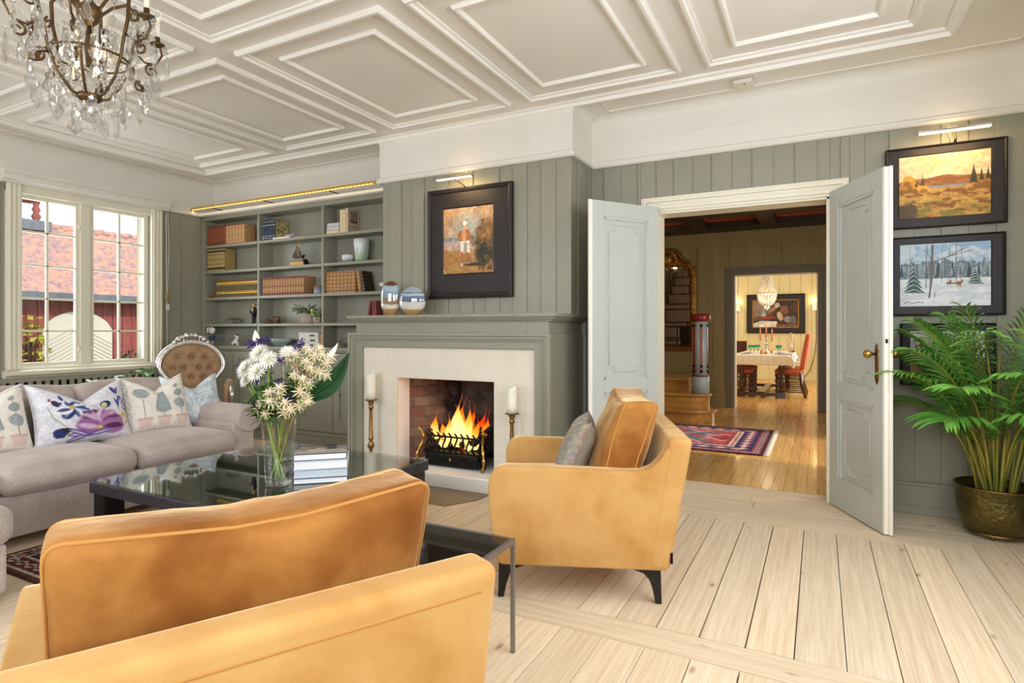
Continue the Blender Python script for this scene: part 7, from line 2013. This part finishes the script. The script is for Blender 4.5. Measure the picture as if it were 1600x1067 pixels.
# ------------------------------------------------------------------ things on the bookcase shelves
YF = 4.545                                   # line of the book spines
def leather(n, c): M[n] = mat(n, c, .5, var=.3, vscale=40)
for n, c in (('rust_leather', '#8f4a28'), ('tan_leather', '#c79a6c'), ('straw_leather', '#b59a5e'), ('wine_leather', '#8a4434'), ('navy_leather', '#27394f'), ('caramel_leather', '#c08a50'), ('buff_leather', '#b98a58'), ('pinkbuff', '#d2b49e'), ('dark_leather', '#3a2a1c'), ('olive_leather', '#6a5a2c')): leather(n, c)
M['gilt'] = mat('gilt_band', '#d9a63c', .4, metal=.5)
M['blackband'] = mat('black_spine_band', '#2f2019', .6)
M['redband'] = mat('red_spine_label', '#9a3f30', .6)
M['goldline'] = mat('pale_gilt_band', '#dcb988', .5)
ORD = 'first second third fourth fifth sixth seventh eighth ninth tenth eleventh twelfth thirteenth fourteenth fifteenth sixteenth seventeenth eighteenth nineteenth twentieth twenty-first twenty-second twenty-third twenty-fourth twenty-fifth'.split()
def row(n, x0, x1, z, h, mats, bands, label, group, last=None, d=.15, first=None, hv=0, y=YF):
    w = (x1 - x0) / n; b0 = book('book', 'leftmost book in the row of ' + label, x0, y, z, w - .0016, d, h, mats, group=group, bands=bands)
    for k in range(1, n):
        l = (last or 'rightmost book in the row of ' + label) if k == n - 1 else ORD[k] + ' book from the left in the row of ' + label
        dup(b0, (x0 + k * w, y, z), 0, l)
    if first: b0['label'] = first
row(9, -6.435, -6.115, 2.2, .232, M['rust_leather'], (M['blackband'], ((.02, .05), (.1, .13), (.88, .91), (.95, .98))), 'rust brown banded books, top shelf', 'rust brown books')
row(6, -6.112, -5.79, 2.2, .222, M['tan_leather'], (M['redband'], ((.0, .05), (.95, 1.0))), 'pale tan red-ended books, top shelf', 'pale tan books', 'pale tan book at the right end of its row, showing its dark marbled cover')
row(10, -6.44, -6.13, 1.9, .262, M['straw_leather'], (M['blackband'], ((.08, .17), (.30, .32), (.52, .54), (.72, .74), (.84, .92))), 'straw coloured ornate books, second shelf', 'straw coloured books', 'straw coloured book at the right end of its row, showing its patterned cover')
row(25, -6.275, -5.565, 1.59, .215, M['olive_leather'], (M['gilt'], ((.19, .26), (.72, .80), (.30, .32), (.66, .68))), 'slim gilt banded books, third shelf', 'slim gilt banded books')
# a red label on each slim book is part of its spine
bk = book('book', 'small dark red book lying on its side at the left end of the third shelf', -6.44, 4.56, 1.59, .035, .11, .145, M['wine_leather'], lie=0, bands=(M['gilt'], ((.1, .14), (.86, .9))))
bk.rotation_euler = (0, PI / 2, 0); bk.location = (-6.435, 4.56, 1.626)
row(5, -5.50, -5.30, 2.2, .225, M['navy_leather'], (M['silverware'], ((.1, .12), (.2, .22), (.72, .76), (.9, .92))), 'navy blue books, top shelf', 'navy blue books')
cvx = Cv(24, 40, '#b5a56a'); cvx.put((fbm(24, 40, 10, 18, 5, 2) > .5) * .9, '#5a5230'); cvx.put((fbm(24, 40, 12, 20, 8, 2) > .6) * .8, '#d9cb90')
b_ = book('slipcase', 'slipcase with a yellow and dark speckled pattern right of the navy books', -5.298, YF + .004, 2.2, .035, .16, .215, M['olive_leather'])
painted('patterned_side', cvx, lambda u, v: (.0362, .002 + .156 * u, .002 + .211 * v), M['vcol'], b_)
b_['category'] = 'book box'
for k, (x0, x1, y0, y1, h, c, l) in enumerate(((-5.31, -5.06, 4.53, 4.62, .022, 'page', 'cream paper booklet lying before the speckled slipcase'), (-5.13, -5.0, 4.54, 4.64, .02, 'mauvebook', 'small lilac book lying on the top shelf, middle bay'), (-5.03, -4.87, 4.55, 4.66, .015, 'pinkbuff', 'pinkish paperback lying at the right on the top shelf, middle bay'))):
    if c == 'mauvebook': M[c] = mat(c, '#9a8fb5', .6)
    t = thing('booklet', l, 'book', (x0, y0, 2.2 + (.0222 if k == 1 else 0) ), group=None)
    z = 2.2 + (.0222 if k == 1 else 0); m = MB(); m.box(x0, y0, z, x1, y1, z + h); m.build('cover', M[c], t, bevel=.002)
row(16, -5.495, -4.86, 1.59, .2, M['buff_leather'], (M['wine_leather'], ((.0, .14), (.88, 1.0), (.45, .5))), 'buff and red books, third shelf', 'buff and red books', 'wine red book ending the buff row on the third shelf, middle bay', y=YF + .002)
row(8, -4.545, -4.145, 1.59, .218, M['caramel_leather'], (M['blackband'], ((.08, .11), (.25, .27), (.42, .44), (.6, .62), (.78, .80), (.93, .95))), 'caramel black-banded books, third shelf', 'caramel banded books', 'caramel book at the right end of the upright row on the third shelf')
for x, tl, l, mt_ in ((-4.105, -9, 'caramel book leaning against the row on the third shelf, right bay', 'caramel_leather'), (-4.055, -12, 'dark covered book leaning outermost on the third shelf, right bay', 'dark_leather')):
    b_ = book('book', l, x, YF, 1.59, .04, .15, .21, M[mt_], bands=(M['blackband'] if mt_ != 'dark_leather' else M['caramel_leather'], ((.08, .11), (.25, .27), (.42, .44), (.6, .62), (.78, .80), (.93, .95)))); b_.rotation_euler = (0, R(tl), 0); b_.location.z = 1.59 + .04 * abs(math.sin(R(tl)))*.0 + .001
M['lilacgrey'] = mat('lilac_grey_cover', '#c2bdc6', .6); M['creamcov'] = mat('cream_cover', '#d8c7a0', .6)
for k, (mn, l) in enumerate((('creamcov', 'cream book lying lowest of three on the top shelf, right bay'), ('lilacgrey', 'pale grey book lying in the middle of three on the top shelf, right bay'), ('lilacgrey', 'pale grey book lying on top of two others on the top shelf, right bay'))):
    t = thing('book', l, 'book', (-4.53, 4.54, 2.2 + .037 * k), group='books lying on the top shelf'); z = 2.2 + .0372 * k
    m = MB(); m.box(-4.53 + .004 * k, 4.54, z, -4.36, 4.69, z + .036); m.build('cover', M[mn], t, bevel=.004); m = MB(); m.box(-4.52, 4.545, z + .005, -4.3585, 4.688, z + .031); m.build('pages', M['page'], t)
bb = book('book', 'leftmost of three pinkish buff books standing on the top shelf, right bay', -4.352, YF, 2.2, .037, .17, .235, M['creamcov'])
dup(bb, (-4.314, YF, 2.2), 0, 'middle one of three pinkish buff books standing on the top shelf, right bay')
b_ = book('book', 'pinkish buff book with dark ornamental lettering on its cover, top shelf right bay', -4.276, YF, 2.2, .036, .17, .25, M['pinkbuff'])
cvx = Cv(60, 84, '#b3a08c')
for x0, y0, x1, y1 in ((.2, .5, .26, .88), (.2, .8, .4, .86), (.34, .55, .4, .86), (.44, .5, .5, .9), (.56, .6, .62, .9), (.5, .7, .62, .76), (.68, .5, .74, .9), (.74, .5, .8, .9), (.66, .84, .82, .9), (.2, .40, .8, .5), (.3, .44, .36, .6), (.5, .46, .56, .62)): cvx.rect(x0, y0, x1, y1, '#4a3c34', .85)
for k in range(8): cvx.rect(.12 + .1 * k, .22, .17 + .1 * k, .28, '#7d6a5c', .8); cvx.rect(.14 + .1 * k, .14, .18 + .1 * k, .18, '#7d6a5c', .7)
painted('cover_picture', cvx, lambda u, v: (.0368, .004 + .163 * u, .004 + .242 * v), M['vcol'], b_)
# ornaments
def orn(name, label, cat, x, y, z, **k): return thing(name, label, cat, (x, y, z), **k)
M['bronze'] = mat('dark_bronze', '#3b2d22', .35, metal=.7, var=.4, vscale=20)
sh = orn('ship_ornament', 'small bronze sailing ship ornament on the second shelf, middle bay', 'ornament', -4.97, 4.6, 1.9)
m = MB(); m.box(-5.1, 4.565, 1.9, -4.885, 4.645, 1.955); m.build('base', M['oldbrass'], sh, bevel=.008)
m = MB(); m.prism([(-4.9, 1.9), (-4.86, 1.9), (-4.89, 1.97), (-4.915, 1.965)], 4.57, 4.63, 'y'); m.build('stand', M['black'], sh)
m = MB(); m.prism([(-5.06, 1.985), (-4.93, 1.985), (-4.91, 2.02), (-4.98, 2.005), (-5.07, 2.02)], 4.59, 4.62, 'y'); m.build('hull', M['bronze'], sh, bevel=.005)
m = MB(); m.tube([(-5.0, 4.605, 1.955), (-5.0, 4.605, 2.1), (-4.985, 4.605, 2.19)], .004, 6); m.tube([(-5.03, 4.605, 2.01), (-5.035, 4.605, 2.13)], .003, 6); m.build('mast', M['goldline'], sh)
for pts in ([(-5.095, 2.0), (-5.04, 2.01), (-5.035, 2.1)], [(-5.03, 2.015), (-5.0, 2.015), (-5.0, 2.1), (-5.025, 2.12)], [(-4.995, 2.01), (-4.945, 2.0), (-4.99, 2.1)]):
    m = MB(); m.prism(pts, 4.602, 4.608, 'y'); m.build('sail', M['bronze'], sh)
M['ceram'] = vmat('glazed_ceramic', .25, spec=.5)
def pot(name, label, cat, x, y, z, prof, bands_, seg=22, wob=None):
    t = orn(name, label, cat, x, y, z); m = MB(); m.lathe([(r, zz + z) for r, zz in prof], (x, y, 0), seg, cap=False, wob=wob)
    hmax = max(p[1] for p in prof); rr_ = random.Random(int(x * 100))
    m.col = [next(C(c) for lim, c in bands_ if (p[2] - z) / hmax <= lim + rr_.uniform(-.08, .08) or lim > 1) for p in m.v]; m.build('body', M['ceram'], t); return t
pot('vase', 'tall pale vase with green brushwork on the second shelf, right bay', 'vase', -4.125, 4.62, 1.9, [(0, 0), (.06, 0), (.066, .02), (.068, .06), (.072, .12), (.078, .17), (.082, .228), (.076, .228), (.07, .1), (0, .03)], [(.25, '#8fa882'), (.5, '#b9c8b2'), (.7, '#cfd3d6'), (3, '#dfe0e0')])
pot('bowl', 'small pale ceramic bowl beside the tall vase on the second shelf', 'bowl', -4.285, 4.6, 1.9, [(0, 0), (.035, 0), (.055, .02), (.065, .045), (.066, .075), (.061, .075), (.055, .03), (0, .015)], [(.2, '#8fa68a'), (.5, '#b5bcc4'), (3, '#d6d8da')])
pot('cup', 'blue and brown glazed cup right of the buff books on the third shelf', 'cup', -4.685, 4.59, 1.59, [(0, 0), (.045, 0), (.05, .01), (.052, .085), (.048, .085), (.045, .02), (0, .01)], [(.5, '#7f95ad'), (.75, '#a9a4a0'), (3, '#8a6048')])
pot('bowl', 'wide grey-green bowl on the cupboard counter behind the flowers', 'bowl', -5.25, 4.59, 1.03, [(0, 0), (.06, 0), (.07, .01), (.12, .04), (.165, .085), (.16, .085), (.11, .045), (0, .015)], [(3, '#8fa398')], wob=lambda a, z: 1 if abs(math.sin(a)) < .5 else .72)
cr = orn('crystal_dish', 'cut crystal candle holder on the fourth shelf, left bay', 'candle holder', -6.07, 4.62, 1.282)
m = MB(); m.lathe([(0, 0), (.05, .0), (.085, .03), (.09, .045), (.06, .07), (.03, .06), (.025, .035), (0, .03)], (-6.07, 4.62, 1.282), 10, smooth=False, cap=False); m.build('body', M['crystal'], cr)
M['skin'] = mat('figurine_skin', '#d9ae84', .5); M['blackcloth'] = mat('black_tailcoat', '#1c1b1e', .5); M['figwhite'] = mat('porcelain_white', '#e9e6e0', .25, coat=.4); M['figblue'] = mat('porcelain_blue', '#37487f', .3, coat=.4); M['hairbr'] = mat('figurine_hair', '#7a5232', .6); M['blond'] = mat('figurine_blond', '#c9a050', .6)
def skinfig(chains, name, m_, parent):
    """one continuous figure: joints with radii grown with a skin modifier"""
    vs = []; ed = []; rad = []
    for ch_ in chains:
        prev = None
        for p, r in ch_:
            key = next((i for i, q in enumerate(vs) if (Vector(q) - Vector(p)).length < 1e-4), None)
            if key is None: vs.append(p); rad.append(r); key = len(vs) - 1
            if prev is not None and prev != key: ed.append((prev, key))
            prev = key
    off = OFF.get(parent, Vector((0, 0, 0)))
    me = bpy.data.meshes.new(name); me.from_pydata([tuple(Vector(p) - off) for p in vs], ed, []); me.materials.append(m_)
    o = bpy.data.objects.new(name, me); COL.objects.link(o); o.parent = parent; OFF[o] = off
    md = o.modifiers.new('skin', 'SKIN'); md.use_smooth_shade = True
    for i, r in enumerate(rad): me.skin_vertices[0].data[i].radius = (r, r)
    me.skin_vertices[0].data[0].use_root = True
    s_ = o.modifiers.new('sub', 'SUBSURF'); s_.levels = s_.render_levels = 1
    return o
def V(x, y, z): return (x, y, z)
# waiter-like figurine holding a tray
X, Y, Z = -5.72, 4.62, 1.282
wt = orn('waiter_figurine', 'carved waiter figurine in black tailcoat holding a tray, fourth shelf', 'figurine', X, Y, Z)
skinfig([[(V(X, Y, Z + .115), .026), (V(X, Y, Z + .15), .028), (V(X, Y, Z + .175), .02), (V(X, Y, Z + .188), .012)], [(V(X, Y, Z + .115), .026), (V(X - .014, Y, Z + .07), .015), (V(X - .014, Y, Z + .012), .011), (V(X - .014, Y - .022, Z + .008), .009)], [(V(X, Y, Z + .115), .026), (V(X + .014, Y, Z + .07), .015), (V(X + .014, Y, Z + .012), .011), (V(X + .014, Y - .022, Z + .008), .009)],
         [(V(X, Y, Z + .175), .02), (V(X - .034, Y, Z + .165), .012), (V(X - .04, Y - .01, Z + .13), .01), (V(X - .025, Y - .04, Z + .125), .008)], [(V(X, Y, Z + .175), .02), (V(X + .034, Y, Z + .165), .012), (V(X + .04, Y - .01, Z + .13), .01), (V(X + .02, Y - .04, Z + .122), .008)]], 'tailcoat', M['blackcloth'], wt)
m = MB(); m.ball((X, Y, Z + .208), .021, 10, 8, (.95, 1, 1.2)); m.ball((X, Y - .021, Z + .206), .005, 6, 5); m.build('head', M['skin'], wt)
m = MB(); m.ball((X, Y + .005, Z + .219), .022, 10, 8, (1, .95, .85)); m.build('hair', M['blond'], wt)
m = MB(); m.ball((X, Y - .019, Z + .155), .016, 8, 6, (.7, .5, 1.5)); m.build('shirt_front', M['figwhite'], wt)
m = MB(); m.box(X - .065, Y - .075, Z + .118, X + .03, Y - .03, Z + .124); m.build('tray', M['caramel_leather'], wt)
# porcelain boy standing at the left end of the counter
X, Y, Z = -6.36, 4.555, 1.03
fg = orn('boy_figurine', 'porcelain boy figurine in white shirt and blue trousers behind the rococo chair', 'figurine', X, Y, Z)
skinfig([[(V(X, Y, Z + .13), .032), (V(X, Y, Z + .17), .034), (V(X, Y, Z + .20), .026), (V(X, Y, Z + .215), .013)], [(V(X, Y, Z + .2), .026), (V(X - .045, Y, Z + .185), .015), (V(X - .055, Y - .02, Z + .15), .012), (V(X - .03, Y - .035, Z + .2), .01), (V(X - .02, Y - .03, Z + .215), .009)], [(V(X, Y, Z + .2), .026), (V(X + .045, Y, Z + .185), .015), (V(X + .05, Y - .02, Z + .15), .012), (V(X + .0, Y - .035, Z + .195), .01)]], 'shirt', M['figwhite'], fg)
skinfig([[(V(X, Y, Z + .13), .034), (V(X - .018, Y, Z + .09), .024), (V(X - .02, Y, Z + .05), .02)], [(V(X, Y, Z + .13), .034), (V(X + .018, Y - .005, Z + .09), .024), (V(X + .024, Y - .01, Z + .05), .02)]], 'trousers', M['figblue'], fg)
skinfig([[(V(X - .02, Y, Z + .05), .012), (V(X - .02, Y, Z + .012), .010), (V(X - .02, Y - .025, Z + .008), .009)]], 'leg', M['skin'], fg); skinfig([[(V(X + .024, Y - .01, Z + .05), .012), (V(X + .03, Y - .01, Z + .012), .010), (V(X + .032, Y - .035, Z + .008), .009)]], 'leg', M['skin'], fg)
m = MB(); m.ball((X, Y - .003, Z + .237), .024, 10, 8, (1, 1, 1.12)); m.ball((X, Y - .027, Z + .235), .005, 6, 5); m.build('head', M['skin'], fg)
m = MB(); m.ball((X, Y + .005, Z + .249), .025, 10, 8, (1.05, 1, .7)); m.build('hair', M['hairbr'], fg)
# seated porcelain pair
X, Y, Z = -5.97, 4.58, 1.03
f2 = orn('seated_figurine', 'small seated porcelain child figurine in white and blue on the counter', 'figurine', X, Y, Z)
skinfig([[(V(X, Y, Z + .03), .03), (V(X, Y, Z + .07), .026), (V(X, Y, Z + .09), .012)], [(V(X, Y, Z + .03), .03), (V(X + .04, Y - .02, Z + .045), .016), (V(X + .06, Y - .03, Z + .012), .012), (V(X + .085, Y - .035, Z + .006), .009)], [(V(X, Y, Z + .03), .03), (V(X - .01, Y - .04, Z + .035), .015), (V(X + .01, Y - .055, Z + .01), .011)], [(V(X, Y, Z + .07), .026), (V(X + .035, Y - .01, Z + .07), .011), (V(X + .05, Y - .02, Z + .085), .009)]], 'body', M['figwhite'], f2)
m = MB(); m.ball((X, Y, Z + .11), .022, 10, 8); m.build('head', M['skin'], f2); m = MB(); m.ball((X, Y + .006, Z + .118), .023, 10, 8, (1, 1, .8)); m.build('hair', M['hairbr'], f2)
m = MB(); m.ball((X - .028, Y, Z + .05), .028, 8, 6, (.8, 1, 1.4)); m.build('blue_coat', M['figblue'], f2)
m = MB(); m.ball((X + .045, Y - .015, Z + .095), .016, 8, 6, (1, 1, 1.3)); m.build('dog', M['figwhite'], f2)
# baby shoes
s0 = orn('baby_shoe', 'left one of a pair of bronzed baby shoes on the fourth shelf', 'shoe', -5.42, 4.6, 1.282, group='bronzed baby shoes', world=False)
M['bronzeshoe'] = mat('bronzed_leather', '#6d4c34', .4, metal=.3, var=.4, vscale=40)
m = MB(); m.sbox((.005, -.005, .02), (.055, .115, .04), .018, 3); m.sbox((.005, .025, .05), (.05, .055, .06), .02, 3); m.build('upper', M['bronzeshoe'], s0)
m = MB(); m.sbox((.005, -.005, .005), (.058, .12, .01), .004, 2); m.build('sole', M['bronze'], s0)
m = MB(); [m.tube([(-.018, -.012 + .012 * k, .045 + .009 * k), (.028, -.012 + .012 * k, .045 + .009 * k)], .003, 5) for k in range(3)]; m.build('laces', M['buff_leather'], s0)
dup(s0, (-5.32, 4.59, 1.282), R(35), 'right one of a pair of bronzed baby shoes on the fourth shelf'); s0.rotation_euler = (0, 0, R(-40))
# pot plant and moss ball plant
M['euc'] = mat('eucalyptus_leaf', '#5f7a5a', .5, var=.35, vscale=30)
pt = orn('potted_plant', 'trailing green plant in a pinkish grey pot on the fourth shelf', 'potted plant', -4.845, 4.6, 1.282)
m = MB(); m.lathe([(0, 0), (.075, 0), (.082, .01), (.082, .10), (.076, .10), (.07, .085), (0, .085)], (-4.845, 4.6, 1.282), 20, cap=False); M['pinkpot'] = mat('pinkish_pot', '#a5958c', .7); m.build('pot', M['pinkpot'], pt)
m = MB(); m2 = MB(); rl_ = random.Random(6)
for k in range(26):
    a = rl_.uniform(0, 2 * PI); L = rl_.uniform(.1, .2); dx = math.cos(a) * L * (1.25 if math.cos(a) < 0 else .9); e = Vector((-4.845 + dx, 4.585 + math.sin(a) * .06 - .02, 1.38 + rl_.uniform(-.01, .11))); s_ = Vector((-4.845, 4.6, 1.37)); md_ = s_.lerp(e, .5) + Vector((0, 0, .05)); m2.tube([s_, md_, e], .0018, 5)
    for j in range(11):
        u = .3 + .7 * j / 11; p = s_ * (1 - u) ** 2 + md_ * 2 * u * (1 - u) + e * u * u; leafblade(m, p, Vector((rl_.uniform(-1, 1), rl_.uniform(-1, .2), rl_.uniform(-.4, .8))), .026, .009, .2, 3)
m.build('leaves', M['euc'], pt); m2.build('stalks', M['stemg'], pt)
mp_ = orn('string_plant', 'small plant with pale round berries in a grey pot right of the trailing plant', 'potted plant', -4.685, 4.58, 1.282)
m = MB(); m.lathe([(0, 0), (.05, 0), (.055, .065), (.05, .065), (0, .055)], (-4.685, 4.58, 1.282), 16, cap=False); m.build('pot', M['pinkpot'], mp_)
m = MB()
for k in range(46): m.ball((-4.685 + rl_.gauss(.005, .03), 4.565 + rl_.gauss(0, .02), 1.35 + rl_.gauss(0, .03)), rl_.uniform(.008, .014), 6, 5)
M['berryg'] = mat('green_berry', '#7f9a52', .5, var=.3, vscale=20); m.build('berries', M['berryg'], mp_)
m = MB(); m.ball((-4.74, 4.55, 1.415), .022, 8, 6); m.ball((-4.735, 4.55, 1.38), .02, 8, 6); M['palegreen'] = mat('pale_green_fruit', '#b5bd72', .5); m.build('fruit', M['palegreen'], mp_)
# white storage boxes and wooden book on the counter
M['boxwhite'] = mat('white_box', '#dcd8ce', .6)
bz0 = orn('storage_box', 'lowest of a stack of white boxes on the counter behind the flowers', 'box', -4.94, 4.56, 1.03, group='white boxes on the counter', world=False)
m = MB(); m.box(0, 0, 0, .28, .14, .04); m.build('box', M['boxwhite'], bz0, bevel=.003); m = MB(); m.box(-.004, -.004, .034, .284, .144, .05); m.build('lid', M['boxwhite'], bz0, bevel=.003)
m = MB(); m.box(.16, -.0045, .012, .23, .0, .026); m.build('label_slot', M['black'], bz0)
dup(bz0, (-4.94, 4.56, 1.081), 0, 'second white box up in the stack on the counter behind the flowers'); b3 = dup(bz0, (-4.945, 4.56, 1.132), 0, 'topmost white box of the stack on the counter behind the flowers')
wbk = orn('wooden_box', 'upright brown wooden box beside the white boxes on the counter', 'box', -4.63, 4.6, 1.03)
m = MB(); m.box(-4.645, 4.56, 1.03, -4.60, 4.69, 1.17); m.build('box', M['caramel_leather'], wbk, bevel=.004); m = MB(); m.box(-4.648, 4.556, 1.085, -4.597, 4.56, 1.095); m.build('clasp', M['oldbrass'], wbk)
gb = orn('crystal_bowl', 'cut crystal bowl on the counter beside the mantelpiece', 'bowl', -4.3, 4.6, 1.03)
m = MB(); m.lathe([(0, 0), (.06, 0), (.085, .04), (.09, .095), (.084, .095), (.076, .04), (0, .012)], (-4.3, 4.6, 1.03), 16, smooth=False, cap=False); m.build('body', M['crystal'], gb)
bd = orn('bird_figurine', 'white porcelain bird at the right end of the third shelf', 'figurine', -3.79, 4.56, 1.59)
m = MB(); m.ball((-3.79, 4.56, 1.655), .035, 10, 8, (1.4, .8, .7)); m.ball((-3.745, 4.56, 1.68), .02, 8, 6); m.lathe([(.008, 1.59), (.008, 1.64)], (-3.79, 4.56, 0), 8); m.lathe([(.03, 1.59), (.025, 1.6)], (-3.79, 4.56, 0), 12); m.build('body', M['figwhite'], bd)
m = MB(); m.prism([(-3.86, 1.665), (-3.81, 1.65), (-3.82, 1.675)], 4.555, 4.565, 'y'); m.build('tail', M['figwhite'], bd)
# blind cord with wooden acorn beside the window
bcd = orn('blind_cord', 'blind cord with a small wooden acorn at the right side of the window', 'cord', XL + .05, 4.05, 1.5)
m = MB(); m.tube([(XL + .05, 4.045, 2.52), (XL + .05, 4.05, 1.9), (XL + .045, 4.055, 1.6)], .004, 5); m.tube([(XL + .05, 4.065, 2.52), (XL + .055, 4.075, 2.1), (XL + .05, 4.06, 1.6)], .003, 5); m.tube([(XL + .045, 4.055, 1.55), (XL + .045, 4.06, .9)], .003, 5); m.build('cord', M['white'], bcd)
m = MB(); m.lathe([(.005, 1.62), (.016, 1.6), (.018, 1.57), (.008, 1.54)], (XL + .045, 4.055, 0), 10); m.build('acorn', M['caramel_leather'], bcd)
m = MB(); m.box(XL + .03, 4.055, 1.43, XL + .042, 4.09, 1.5); m.build('tag', M['white'], bcd)
